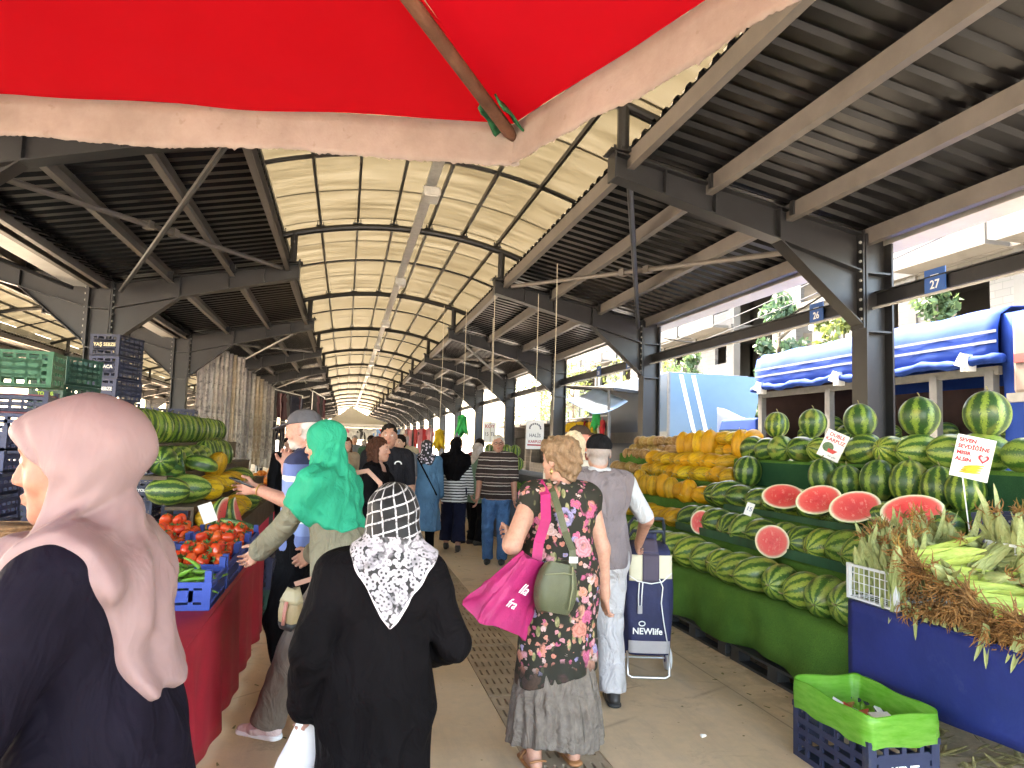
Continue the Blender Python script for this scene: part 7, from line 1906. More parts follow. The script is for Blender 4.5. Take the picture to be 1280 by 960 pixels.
# --- B: woman in long black coat with black and white scarf
B = Person('short woman in long black coat with black and white patterned scarf, seen from behind', (.135, 2.44), (.12, 1), 1.475, 1.02, True, head=(-.12, 0, .05), headoff=(.03, 0, 0), arms=((-.215, .03, .80), (.17, .22, .93)), hints=((-.25, -1, 0), (.55, -.6, -.5)), curl=(.9, .6), skin=(0.397, 0.216, 0.160), h=.007)
B.body(detail=False); B.coat(BLACKCL, .16, .022, .05, .006, cuff=.015); B.shoes(BLACKCL)
def bw_scarf():
    t = NT('black_white_scarf'); v = t.co('Object'); mp = t.n('ShaderNodeMapping'); t.l(v, mp.inputs[0]); cc = B.hc; mp.inputs['Location'].default_value = (-cc[0], -cc[1], -cc[2]); x, y, z = t.xyz(mp.outputs[0])
    wv = t.noise(v, 8, 2); ang = t.math('ADD', t.math('ARCTAN2', x, t.math('MULTIPLY', y, -1)), t.math('MULTIPLY', wv, .12))
    u = t.math('ADD', t.math('MULTIPLY', ang, 2.6), t.math('MULTIPLY', z, 3.0)); w_ = t.math('ADD', t.math('MULTIPLY', z, 27.0), t.math('MULTIPLY', t.math('SINE', ang), -.9)); w_ = t.math('ADD', w_, t.math('MULTIPLY', wv, .5))
    brk = t.ramp(t.noise(v, 90, 2), [(.38, (.4,) * 3), (.5, (1,) * 3)])
    gl = lambda q, wd: t.ramp(t.math('ABSOLUTE', t.math('SUBTRACT', t.math('FRACT', q), .5)), [(0, (1,) * 3), (wd, (1,) * 3), (wd + .015, (0,) * 3)])
    grid = t.math('MULTIPLY', t.math('MAXIMUM', gl(u, .055), gl(w_, .07)), brk)
    top = t.mix(grid, (.008, .008, .009), (.45, .44, .45))
    v1 = t.voro(v, 20); fl = t.math('MULTIPLY_ADD', t.math('SINE', t.math('MULTIPLY', t.noise(v, 14, 3), 44)), .5, .5)
    pet = t.ramp(t.math('ADD', v1[0], t.math('MULTIPLY', t.math('SUBTRACT', fl, .5), .28)), [(.0, (.04, .04, .045)), (.10, (.46, .41, .46)), (.30, (.34, .31, .35)), (.50, (.42, .39, .42)), (.58, (.25, .23, .25)), (.74, (.02, .02, .022))])
    v2 = t.voro(v, 62); sm = t.ramp(v2[0], [(.20, (.03, .03, .03)), (.30, (.32, .30, .32)), (.62, (.40, .37, .39)), (.72, (.02, .02, .02))])
    low = t.mix(t.ramp(t.noise(v, 7, 2), [(.42, (0,) * 3), (.55, (1,) * 3)]), sm, pet)
    edge = t.math('ADD', z, t.math('MULTIPLY', t.math('SUBTRACT', t.noise(v, 16, 3), .5), .07)); f = t.ramp(t.math('MULTIPLY_ADD', edge, 4.0, .5), [(.33, (1,) * 3), (.345, (0,) * 3)])
    wl = t.math('MULTIPLY', t.math('ADD', z, .335), .62); dx = t.math('ABSOLUTE', t.math('SUBTRACT', x, .012)); rim = t.math('MULTIPLY', t.math('GREATER_THAN', dx, t.math('SUBTRACT', wl, .010)), t.math('LESS_THAN', z, -.13))
    t.P(col=t.mix(rim, t.mix(f, top, low), (.68, .62, .65)), rough=.6, spec=.3); t.bump(t.noise(v, 18, 3), .25, .01); return t.m
S = Sdf(); c = B.hc; P_ = lambda x, y, z: c + V3(x, y, z)
S.ell(P_(0, -.012, .03), (.086, .106, .093), None, .02); S.ell(P_(0, -.01, -.045), (.083, .088, .08), None, .03); S.cone(P_(0, -.02, -.05), P_(0, -.045, -.135), .078, .088, .04)
zt = c[2] - .335
S.shell(B.gar, .011, [lambda X, Y, Z: (np.abs(X - c[0] - .012) - np.clip((Z - zt) * .62, -.02, .145)) * .85 + .003 * np.sin(Z * 60), lambda X, Y, Z: Y - c[1] + .0, lambda X, Y, Z: zt - Z, lambda X, Y, Z: Z - c[2] + .05], .02)
S.cone(P_(-.06, -.04, -.11), P_(.06, -.04, -.11), .055, .055, .04)
S.disp(lambda X, Y, Z: .0025 * np.sin((X - c[0]) * 60 + (Z - c[2]) * 35) * np.clip((c[2] - .03 - Z) / .06, 0, 1) + .0015 * np.sin((Z - c[2]) * 90 + X * 20)); S.cutell(P_(0, .11, -.02), (.055, .07, .085), None, .01)
B.part('headscarf', S, bw_scarf(), .005)
# white plastic bag in her left hand
WBAG = M('white_film', (.68, .66, .66), .35, .08, 9, .5, 16)
mb = MB(); hw = B.e.matrix_basis @ Vector(tuple(B.wr[0] + B.hd[0] * .07))
bpy.context.view_layer.update(); MWB = Matrix.Translation(B.e.location) @ Euler(B.e.rotation_euler).to_matrix().to_4x4(); hw = MWB @ Vector(tuple(B.wr[0] + B.hd[0] * .07))
R = []
for j in range(9):
    u = j / 8; w1 = .015 + .11 * min(1, u * 1.6); R.append([(w1 * math.cos(a * PI / 8) * (1 + .1 * math.sin(a * 3 + j)), .035 * (.3 + u) * math.sin(a * PI / 8), .03 - .36 * u + .01 * math.sin(a * 2.0)) for a in range(16)])
mb.rings(R); mb.tube([(0, 0, -.02), (.01, .02, .05), (.03, .01, .0)], [.02, .012, .01], 6)
tag(mb.build('plastic_bag', WBAG, None, smooth=True, loc=hw, rot=(0, 0, .3)), 'white plastic bag held in the black coated woman’s left hand', 'bag')

# --- C: woman with green headscarf reaching to the crates
def tolocal(P, w):
    d = V3(w) - V3(P.e.location); a = P.e.rotation_euler.z; return V3(math.cos(a) * d[0] + math.sin(a) * d[1], -math.sin(a) * d[0] + math.cos(a) * d[1], d[2])
class _F: pass
def loc_of(loc, facing, w):
    f = _F(); f.e = _F(); f.e.location = (loc[0], loc[1], 0); f.e.rotation_euler = _F(); f.e.rotation_euler.z = math.atan2(-facing[0], facing[1]); return tolocal(f, w)
cl, cf = (.03, 4.05), (-.86, .5)
C_ = Person('woman in emerald green headscarf reaching toward the tomato crates', cl, cf, 1.74, 1.0, True, lean=(-.02, .10), head=(.15, -.2, 0), headoff=(0, .02, 0), arms=(loc_of(cl, cf, (-.52, 4.32, .90)), (.2, .32, 1.0)), hints=((-.3, -.5, -.9), (.6, -.6, -.3)), curl=(.6, .5), skin=(0.405, 0.216, 0.154), h=.007, feet=((-.08, .40), (.10, -.12)))
C_.body(); OLIVE = cloth('olive_cardigan_knit', (.17, .16, .115), .15, .2, .95, 7); BRNT = cloth('brown_trousers_cloth', (.115, .092, .075), .2)
C_.top(OLIVE, 'cardigan', 1.0, .72, .017, .03, .004, .010); C_.trousers(BRNT, .02, .03, .98, .006); C_.shoes(cloth('pale_pink_shoe', (.55, .43, .42), .08), sole=WHITEP)
S = Sdf(); S.cone(C_.pel + V3(0, 0, -.10), C_.pel + V3(0, 0, -.28), .20, .205, .03, ((0, 1, 0), .82)); S.cut(lambda X, Y, Z: Z - .655); S.cut(lambda X, Y, Z: .735 - Z); C_.part('shirt_hem', S, banded('striped_hem', [(0, (.62, .60, .58)), (.55, (.05, .05, .06)), (.8, (.62, .60, .58))], .03))
GRNS = cloth('emerald_scarf', (.009, .25, .145), .14, .12, .7, 5)
C_.scarf(GRNS, .27, .34, .0055, True)
# --- D: man in grey cap
dl, df = (-.24, 4.90), (-.97, .22)
D_ = Person('bearded man in grey cap and blue striped polo holding a phone', dl, df, 1.80, 1.08, False, head=(-.05, -.12, 0), arms=(loc_of(dl, df, (-.50, 4.62, 1.34)), loc_of(dl, df, (-.355, 4.87, 1.46))), hints=((-.5, -.6, -.6), (.2, .1, -1)), hands=((.25, 1, .05), (-.08, -.12, 1)), curl=(.7, .9), skin=(0.419, 0.216, 0.160), h=.0065)
D_.body(beard=(.52, .49, .46), brow=(.3, .27, .25), hair=(.46, .43, .40))
D_.top(banded('blue_striped_polo', [(0, (.15, .20, .42)), (.10, (.22, .30, .55)), (.17, (.62, .64, .68)), (.19, (.22, .30, .55)), (.26, (.015, .02, .06)), (.29, (.25, .33, .58)), (.335, (.62, .64, .68)), (.36, (.2, .27, .52)), (.44, (.62, .64, .68)), (.47, (.12, .16, .36)), (.54, (.03, .035, .08))], None, .95), 'polo_shirt', .50, .90, .016, 0, .004, .012)
D_.trousers(cloth('black_trousers', (.006, .006, .007), .2)); D_.shoes(BLACKP); D_.cap(cloth('grey_cap_cloth', (.085, .082, .09), .1, .1))
# phone in his hand, bracelet
mb = MB(); mb.box((0, 0, 0), (.078, .16, .010)); ph = mb.build('mobile_phone', M('black_phone', (.006, .006, .007), .25, .1), None, bevel=.004); ph.location = (-.58, 4.62, 1.375); ph.rotation_euler = (.35, .1, 1.3); tag(ph, 'black phone held in the cap man’s outstretched hand', 'phone')
mb = MB(); mb.box((0, 0, .0055), (.070, .148, .001)); mb.build('screen', GLASS, ph)
w0 = D_.wr[0] - D_.hd[0] * .02; d0 = Vector(tuple(nrmz(D_.wr[0] - D_.el[0]))); _, a0, b0 = basis(d0)
mb = MB(); mb.tube([Vector(tuple(w0)) + (a0 * math.cos(k * PI / 8) + b0 * math.sin(k * PI / 8)) * .036 for k in range(17)], .0045, 6, cap=False); mb.build('bracelet', M('brass', (.45, .28, .08), .35, .1, metal=.8), D_.e, smooth=True)

# --- E: couple facing us
E1 = Person('dark haired man in dark grey T-shirt behind the woman with brown bob', (.44, 7.75), (.12, -1), 1.80, 1.2, False, head=(-.2, -.03, 0), skin=(0.397, 0.210, 0.147), h=.008); E1.body(brow=(.04, .03, .025)); E1.top(cloth('charcoal_tshirt', (.017, .016, .019), .15), 'tshirt', .48, .88, .018, 0, .004, .012); E1.trousers(cloth('black_trousers', (.006, .006, .007))); E1.shoes(BLACKP); E1.hair(cloth('dark_hair', (.016, .012, .010), .3, .5), 'short', .96)
t_ = MB(); cpt = E1.che + V3(-.085, .155, .06); t_.tube([cpt + V3(.035 * math.cos(k * PI / 8), 0, .03 * math.sin(k * PI / 8)) for k in range(9)], .007, 5); t_.build('print', WHITE, E1.e)
E2 = Person('woman with brown bob in black top facing right in the aisle', (.30, 7.12), (.92, -.38), 1.655, 1.12, True, head=(0, 0, 0), arms=(None, (.16, .25, 1.0)), skin=(0.405, 0.223, 0.160), h=.008); E2.body(); E2.top(BLACKCL, 'blouse', 1.0, .78, .016, .02, .004, .006, neck=((0, .06, -.02), (.075, .06, .08))); E2.trousers(cloth('black_trousers', (.006, .006, .007))); E2.shoes(BLACKP); E2.hair(cloth('brown_hair', (.055, .022, .013), .35, .6, .6, 14), 'bob')
# --- F, G, H
DEN = cloth('denim_blue_coat', (.075, .165, .27), .16, .15)
Fp = Person('woman in denim blue long coat and patterned scarf walking away', (1.20, 11.0), (.05, 1), 1.66, 1.12, True, skin=(0.397, 0.223, 0.160), h=.009); Fp.body(detail=False); Fp.coat(DEN, .36, .024, .07, .005); Fp.trousers(BLACKCL); Fp.shoes(BLACKP)
t = NT('patterned_scarf'); v_ = t.co('Object'); vv = t.voro(v_, 24); t.P(col=t.ramp(t.math('ADD', vv[0], t.math('MULTIPLY', t.noise(v_, 60, 3), .25)), [(.2, (.6, .55, .6)), (.42, (.38, .30, .40)), (.5, (.012, .012, .016))], 'CONSTANT'), rough=.7); PATS = t.m
Fp.scarf(PATS, .13, .17, .003, True)
S = Sdf(); q0, q1 = Fp.sh[0] + V3(.03, -.12, .04), Fp.hip[1] + V3(.08, -.13, .0); S.cone(q0, (q0 + q1) / 2 + V3(0, -.03, 0), .012, .012, .01); S.cone((q0 + q1) / 2 + V3(0, -.03, 0), q1, .012, .012, .01); Fp.part('bag_strap', S, BLACKCL, .006)
G_ = Person('woman in long black headscarf and black and white striped top walking away', (1.68, 11.3), (.22, 1), 1.70, 1.1, True, arms=(None, (.27, .06, .86)), skin=(0.397, 0.223, 0.160), h=.009, feet=((-.1, .14), (.1, -.12))); G_.body(detail=False)
G_.top(banded('striped_jersey', [(0, (.60, .60, .58)), (.55, (.02, .02, .022))], .042), 'jersey', .97, .74, .018, .03); G_.trousers(cloth('navy_wide_trousers', (.012, .014, .03), .2), .03, .05, .82); G_.shoes(M('black_leather', (.02, .018, .018), .4))
G_.scarf(BLACKCL, .14, .42, .004, True)
Hp = Person('woman in sage green jacket and pale scarf at the vegetable counter', (2.14, 11.95), (.9, .42), 1.64, 1.1, True, arms=((-.15, .40, 1.06), (.15, .42, 1.06)), skin=(0.405, 0.236, 0.173), h=.009); Hp.body(detail=False); Hp.top(cloth('sage_jacket', (.13, .20, .14), .15), 'jacket', .95, .72, .022, .02); Hp.trousers(cloth('black_trousers', (.006, .006, .007))); Hp.shoes(BLACKP); Hp.scarf(cloth('pale_scarf', (.42, .36, .33), .25, .2, .7, 22), .13, .15, .003, True)
# --- I: man in striped polo
I_ = Person('grey haired man with glasses in brown striped polo and blue jeans', (2.10, 10.05), (-.30, -1), 1.755, 1.14, False, head=(.12, 0, 0), arms=((-.26, .10, .86), None), skin=(0.405, 0.203, 0.141), h=.0075); I_.body(brow=(.3, .27, .25), hair=(.45, .42, .39))
I_.top(banded('brown_striped_polo', [(0, (.035, .022, .020)), (.40, (.50, .45, .40)), (.48, (.045, .028, .025)), (.72, (.28, .22, .19)), (.84, (.03, .02, .018))], .115), 'polo_shirt', .5, .86, .030, .015, .004, .014); JEAN = cloth('blue_jeans', (.055, .13, .27), .25, .25, .9, 9); I_.trousers(JEAN, .018, .016); I_.shoes(BLACKP); I_.hair(cloth('white_hair', (.52, .49, .45), .15, .4), 'short', .96)
mb = MB()
for sg in (-1, 1):
    cc = I_.hp(sg * .033, .104, .010); mb.tube([Vector(tuple(cc + I_.R @ V3(.021 * math.cos(k * PI / 6), 0, .016 * math.sin(k * PI / 6)))) for k in range(13)], .0028, 5, cap=False); mb.tube([Vector(tuple(I_.hp(sg * .054, .102, .014))), Vector(tuple(I_.hp(sg * .08, .0, .008)))], .0022, 5)
mb.tube([Vector(tuple(I_.hp(-.012, .106, .012))), Vector(tuple(I_.hp(.012, .106, .012)))], .0025, 5); mb.build('glasses', M('dark_frame', (.03, .02, .02), .3), I_.e)

# --- J: floral dress
J = Person('woman in sleeveless dark floral dress with short blonde hair, seen from behind', (1.14, 3.78), (-.12, 1), 1.665, 1.16, True, head=(.55, -.02, 0), arms=((-.235, .16, 1.13), (.27, -.02, .84)), hints=((-.55, -.75, -.7), (.5, -.6, 0)), hands=((.3, .8, .45), None), curl=(1.1, .5), skin=(0.448, 0.243, 0.173), h=.0065, feet=((-.12, -.02), (.11, .02)))
J.body(brow=(.22, .15, .10))
def floral():
    t = NT('floral_dress'); v = t.co('Object'); x, y, z = t.xyz(v)
    wp = t.mix(.035, v, t.n('ShaderNodeTexNoise').outputs[1])
    nz = [n for n in t.t.nodes if n.bl_idname == 'ShaderNodeTexNoise'][-1]; t.l(v, nz.inputs['Vector']); nz.inputs['Scale'].default_value = 26
    base = (.020, .019, .013); c = base
    lf = t.voro(t.co('Object', (26, 20, 11)), 1.0); lm = t.math('MULTIPLY', t.ramp(lf[0], [(.26, (1,) * 3), (.32, (0,) * 3)]), t.ramp(t.noise(v, 5, 2), [(.44, (0,) * 3), (.5, (1,) * 3)]))
    c = t.mix(lm, base, t.ramp(t.noise(v, 40, 3), [(.35, (.10, .11, .04)), (.65, (.34, .30, .15))]))
    pal1 = [(0, (.50, .20, .15)), (.22, (.52, .24, .27)), (.42, (.28, .25, .42)), (.52, (.46, .11, .20)), (.70, (.54, .38, .35)), (.88, (.50, .25, .18))]
    for sc, r, mz, pal, seed in ((30, .34, .46, pal1, 0), (14.5, .36, .50, pal1, 3.3), (8.0, .42, .50, pal1, 7.7)):
        mp = t.n('ShaderNodeMapping'); t.l(wp, mp.inputs[0]); mp.inputs['Location'].default_value = (seed, seed * .7, seed * .3); vr = t.voro(mp.outputs[0], sc)
        pet = t.noise(v, sc * 4.5, 3, .6); d = t.math('ADD', vr[0], t.math('MULTIPLY', t.math('SUBTRACT', pet, .5), .32))
        m_ = t.ramp(d, [(r, (1,) * 3), (r + .03, (0,) * 3)]); m_ = t.math('MULTIPLY', m_, t.ramp(t.noise(v, 3.1 + seed * .2, 2), [(mz, (0,) * 3), (mz + .03, (1,) * 3)]))
        cs = t.n('ShaderNodeSeparateColor'); t.l(vr[1], cs.inputs[0]); pc = t.ramp(cs.outputs[0], pal, 'CONSTANT')
        ringp = t.math('MULTIPLY_ADD', t.math('SINE', t.math('MULTIPLY', d, 48)), .5, .5); pc = t.mix(t.math('MULTIPLY', ringp, .55), pc, t.mix(1.0, pc, (.42, .30, .30), 'MULTIPLY')); pc = t.mix(t.ramp(d, [(.05, (.8,) * 3), (.16, (0,) * 3)]), pc, (.35, .14, .05))
        c = t.mix(m_, c, pc)
    low = t.ramp(t.math('ADD', z, t.math('MULTIPLY', t.noise(v, 6, 2), .12)), [(.56, (1,) * 3), (.66, (0,) * 3)]); c = t.mix(t.math('MULTIPLY', low, .93), c, base)
    t.P(col=c, rough=.75, spec=.2); t.bump(t.noise(t.co('Object', (1, 1, .4)), 9, 3), .25, .02); return t.m
S = Sdf(); J.torso(S, .020, .06); S.cone(J.wai, V3(0, 0, .40), .155 * J.fat + .01, .225, .08, ((0, 1, 0), .80))
for j in (0, 1): J.arm(S, j, .016, .10, .03, 0)
S.disp(J.folds(.0045, 7, 5, .7, 1.1, 1.4)); S.cut(lambda X, Y, Z: Z - .46 - .25 * np.clip(X, -.22, .22) + .015 * np.sin(X * 9 + Y * 7)); S.cutell(J.nek + V3(0, .03, .035), (.085, .10, .075), None, .01)
J.part('dress', S, floral(), .0065)
S = Sdf(); S.cone(V3(0, 0, .62), V3(0, 0, .12), .19, .265, .05, ((0, 1, 0), .82)); S.disp(lambda X, Y, Z: (.0075 * np.sin(np.arctan2(X, Y) * 23 + 2.5 * np.sin(Z * 8)) + .006 * np.sin(np.arctan2(X, Y) * 9 + Z * 6)) * np.clip((.7 - Z) / .4, .2, 1)); S.cut(lambda X, Y, Z: Z - .135 + .02 * np.sin(X * 11)); S.cut(lambda X, Y, Z: .64 - Z)
J.part('crinkle_skirt', S, cloth('taupe_crinkle', (.150, .125, .105), .2, .35, .9, 24), .0065)
def blond():
    t = NT('short_blonde_hair'); f = t.noise(t.co('Object', (1, 1, .5)), 55, 5, .7, 1.0); g = t.noise(t.co('Object'), 9, 3); c = t.ramp(f, [(.3, (.07, .036, .018)), (.5, (.19, .115, .062)), (.72, (.32, .215, .13))]); t.P(col=t.mix(t.ramp(g, [(.4, (0,) * 3), (.7, (.5,) * 3)]), c, (.26, .15, .08)), rough=.55, spec=.3); t.bump(f, .8, .01); return t.m
BLON = blond(); J.hair(BLON, 'wavy', 1.10)
mb = MB(); p0_ = J.hp(-.084, -.006, -.045); mb.tube([Vector(tuple(p0_)) + Vector((0, .012 * math.cos(k * PI / 6), .015 * math.sin(k * PI / 6) - .012)) for k in range(13)], .0035, 6, cap=False); mb.build('earring', M('gold', (.7, .5, .2), .25, .05, metal=.9), J.e, smooth=True)
SAND = M('tan_sandal', (.30, .13, .05), .5, .2)
for j in (0, 1):
    S = Sdf(); a = J.an[j]; S.cone(a + V3(0, -.045, -.075), a + V3(0, .15, -.075), .042, .036, .02, ((0, 0, 1), .45)); S.cut(lambda X, Y, Z: Z - .001); o = J.part('sandal', S, SAND, .006)
    mb = MB(); mb.tube([Vector(tuple(a + V3(.046 * math.cos(k * PI / 8), .07, -.055 + .04 * math.sin(k * PI / 8)))) for k in range(9)], .008, 6); mb.tube([Vector(tuple(a + V3(.044 * math.cos(k * PI / 8), -.05 - .012 * math.sin(k * PI / 8), -.03 + .012 * math.sin(k * PI / 8)))) for k in range(9)], .006, 6); mb.build('strap', SAND, o, smooth=True)

# --- K: man in vest and black skullcap
kl, kf = (1.67, 4.66), (.14, 1)
K = Person('man in mauve grey vest and black skullcap beside the shopping trolley', kl, kf, 1.71, 1.14, False, head=(-.05, 0, 0), arms=(None, loc_of(kl, kf, (2.04, 4.84, 1.0))), hints=(None, (.8, -.7, -.2)), curl=(.5, 1.0), skin=(0.419, 0.223, 0.160), h=.007, feet=((-.10, -.02), (.11, -.06))); K.body(hair=(.32, .28, .26))
K.top(cloth('white_shirt', (.45, .45, .46), .05, .15), 'shirt', .50, .90, .012, 0, .003, .016); VEST = cloth('mauve_grey_vest', (.175, .145, .150), .10, .16, .7)
S = Sdf(); K.torso(S, .026, .05); S.disp(K.folds(.0035)); S.cut(lambda X, Y, Z: Z - .87 + .004 * np.sin(X * 20)); S.cutell(K.nek + V3(0, .0, .05), (.075, .08, .05), None, .01)
for sg in (-1, 1): S.cutell(K.sh[(sg + 1) // 2] + V3(sg * .06, 0, -.06), (.055, .09, .12), None, .015)
K.part('vest', S, VEST, .007)
S = Sdf(); S.cone(K.nek + V3(-.05, -.02, .015), K.nek + V3(.05, -.02, .015), .042, .042, .03); S.cutell(K.nek + V3(0, .02, .06), (.06, .07, .04), None, .008); K.part('collar', S, cloth('white_shirt', (.45, .45, .46)), .006)
K.trousers(cloth('pale_grey_trousers', (.44, .425, .43), .06, .22, .85, 4), .024, .022, 1.0, .005); K.shoes(M('black_leather', (.02, .018, .018), .4), sole=BLACKP)
S = Sdf(); S.ell(K.hp(0, -.014, .05), (.087 * K.q, .106 * K.q, .082 * K.q), K.R, .01); S.cut(lambda X, Y, Z: Z - (K.hc[2] + .028)); K.part('skullcap', S, cloth('black_knit', (.010, .010, .011), .2, .5, .95, 30), .006)
mb = MB(); zb = .90; mb.box(tuple(K.wai + V3(.03, -.155, -.10)), (.09, .012, .03)); mb.build('vest_buckle', VEST, K.e)

# --- others
def plain(label, loc, facing, H, fem, skin, topm, botm, hairm=None, hk='short', h=.010, fat=1.1, scarfm=None, capm=None, sleeve=.5, det=False, hairp=None, coat=None, arms=(None, None), group=None):
    p = Person(label, loc, facing, H, fat, fem, skin=skin, h=h, arms=arms, group=group); p.body(detail=det, hair=hairp)
    if coat: p.coat(topm, coat)
    else: p.top(topm, 'shirt', sleeve, .80, .018, .01)
    p.trousers(botm); p.shoes(BLACKP)
    if hairm: p.hair(hairm, hk)
    if scarfm: p.scarf(scarfm, .18, .22, .004)
    if capm: p.cap(capm, 'flat')
    return p
BT = cloth('black_trousers', (.006, .006, .007)); DKH = cloth('dark_hair', (.016, .012, .010)); GRYH = cloth('grey_hair', (.28, .27, .26), .2, .4)
plain('fair haired woman in cream blouse behind the man with skullcap', (1.90, 5.95), (.1, 1), 1.75, True, (.58, .36, .27), cloth('cream_blouse', (.55, .50, .42), .08), BT, cloth('pale_blonde_hair', (.62, .50, .34), .2, .5, .6, 20), 'bob', .008)
plain('man in brown flat cap with red face beyond the fair haired woman', (2.26, 6.95), (.75, -.5), 1.83, False, (.60, .24, .17), cloth('dark_red_shirt', (.20, .05, .04)), BT, None, 'short', .008, 1.2, None, cloth('brown_flat_cap', (.055, .035, .025)), .5, True)
plain('balding man in beige short sleeved shirt farther up the aisle', (1.12, 14.1), (.0, 1), 1.78, False, (.56, .34, .25), cloth('beige_shirt', (.46, .36, .23), .1), BT, None, 'short', .010, 1.2, None, None, .5, False, (.4, .36, .33))
plain('vendor in dark jacket looking out behind the left fruit stand', (-.80, 11.3), (.35, -1), 1.66, False, (.50, .30, .22), cloth('dark_jacket', (.015, .015, .018)), BT, DKH, 'short', .009, 1.15, None, None, .97, True)
plain('man in grey shirt with dark hair behind the couple', (.80, 10.9), (-.5, -.8), 1.72, False, (.48, .28, .2), cloth('mid_grey_shirt', (.13, .13, .14)), BT, DKH, 'short', .010, 1.1, None, None, .5, True)
plain('woman with brown hair in sand coloured top left of the couple', (.02, 12.2), (.3, -1), 1.66, True, (.55, .34, .25), cloth('sand_top', (.38, .28, .19)), BT, cloth('brown_hair', (.055, .022, .013)), 'bob', .010)
plain('woman with white scarf in the left background of the aisle', (-.22, 14.2), (.2, 1), 1.62, True, (.55, .34, .25), cloth('faded_rose_coat', (.32, .18, .18)), BT, None, 'short', .011, 1.15, cloth('white_scarf', (.6, .58, .55)), None, .97, False, None, .4)
plain('dark haired man at the vegetable counter beyond striped shirt man', (2.15, 14.3), (.9, .3), 1.74, False, (.5, .3, .21), cloth('dark_jacket', (.015, .015, .018)), BT, DKH, 'short', .010)
plain('man in maroon shirt at the vegetable counter near the ropes', (2.45, 13.4), (-.4, 1), 1.72, False, (.5, .3, .21), cloth('maroon_shirt', (.14, .03, .035)), BT, DKH, 'short', .010)
plain('woman in black coat and scarf far up the aisle on the left', (-.3, 17.5), (.1, -1), 1.62, True, (.55, .34, .25), BLACKCL, BT, None, 'short', .012, 1.15, BLACKCL, None, .97, False, None, .25)
plain('man in white shirt far up the middle of the aisle', (1.5, 19.5), (0, 1), 1.75, False, (.5, .3, .21), cloth('white_shirt', (.45, .45, .46)), BT, GRYH, 'short', .012)
plain('man in navy shirt far up the aisle near left garments', (-.5, 22), (.2, -1), 1.74, False, (.5, .3, .21), cloth('navy_shirt', (.02, .03, .08)), BT, DKH, 'short', .012)
plain('woman in rust coat and pale scarf near the white tent', (.6, 24), (0, 1), 1.63, True, (.55, .34, .25), cloth('rust_coat', (.25, .09, .04)), BT, None, 'short', .012, 1.15, cloth('pale_scarf', (.42, .36, .33)), None, .97, False, None, .4)
plain('man in light blue shirt by the right garments', (2.0, 27), (-.2, -1), 1.75, False, (.5, .3, .21), cloth('light_blue_shirt', (.25, .36, .5)), BT, DKH, 'short', .012)
plain('woman in green scarf far away before the tent', (1.1, 31), (0, 1), 1.62, True, (.55, .34, .25), cloth('dark_jacket', (.015, .015, .018)), BT, None, 'short', .014, 1.15, cloth('moss_scarf', (.10, .2, .08)), None, .97, False, None, .4)
plain('man in red shirt far away before the tent', (-.1, 34), (.1, 1), 1.75, False, (.5, .3, .21), cloth('red_shirt', (.35, .03, .03)), BT, DKH, 'short', .014)
plain('man in dark green shirt walking up the aisle beyond the beige shirt', (.55, 16.2), (.1, 1), 1.73, False, (.45, .26, .18), cloth('dark_green_shirt', (.03, .07, .04)), BT, DKH, 'short', .012)
plain('woman in teal coat and cream scarf up the aisle centre', (.95, 18.0), (-.1, 1), 1.63, True, (.45, .28, .2), cloth('teal_coat', (.03, .15, .16)), BT, None, 'short', .012, 1.15, cloth('white_scarf', (.6, .58, .55)), None, .97, False, None, .4)
plain('man in grey vest facing the viewer far up the aisle', (.25, 20.3), (.1, -1), 1.74, False, (.45, .26, .18), cloth('steel_grey_shirt', (.16, .17, .19)), BT, GRYH, 'short', .012)
plain('woman in burgundy coat with black scarf beyond the teal coat', (1.35, 22.6), (0, 1), 1.63, True, (.45, .28, .2), cloth('burgundy_coat', (.13, .02, .03)), BT, None, 'short', .013, 1.15, BLACKCL, None, .97, False, None, .4)
plain('man in mustard shirt far along the right of the aisle', (1.8, 23.8), (-.2, -1), 1.74, False, (.45, .26, .18), cloth('mustard_shirt', (.3, .18, .03)), BT, DKH, 'short', .013)
plain('bare headed woman in pale pink top far along the aisle', (.15, 26.5), (0, -1), 1.64, True, (.45, .28, .2), cloth('pale_pink_top', (.4, .25, .25)), BT, cloth('brown_hair', (.055, .022, .013)), 'bob', .013)
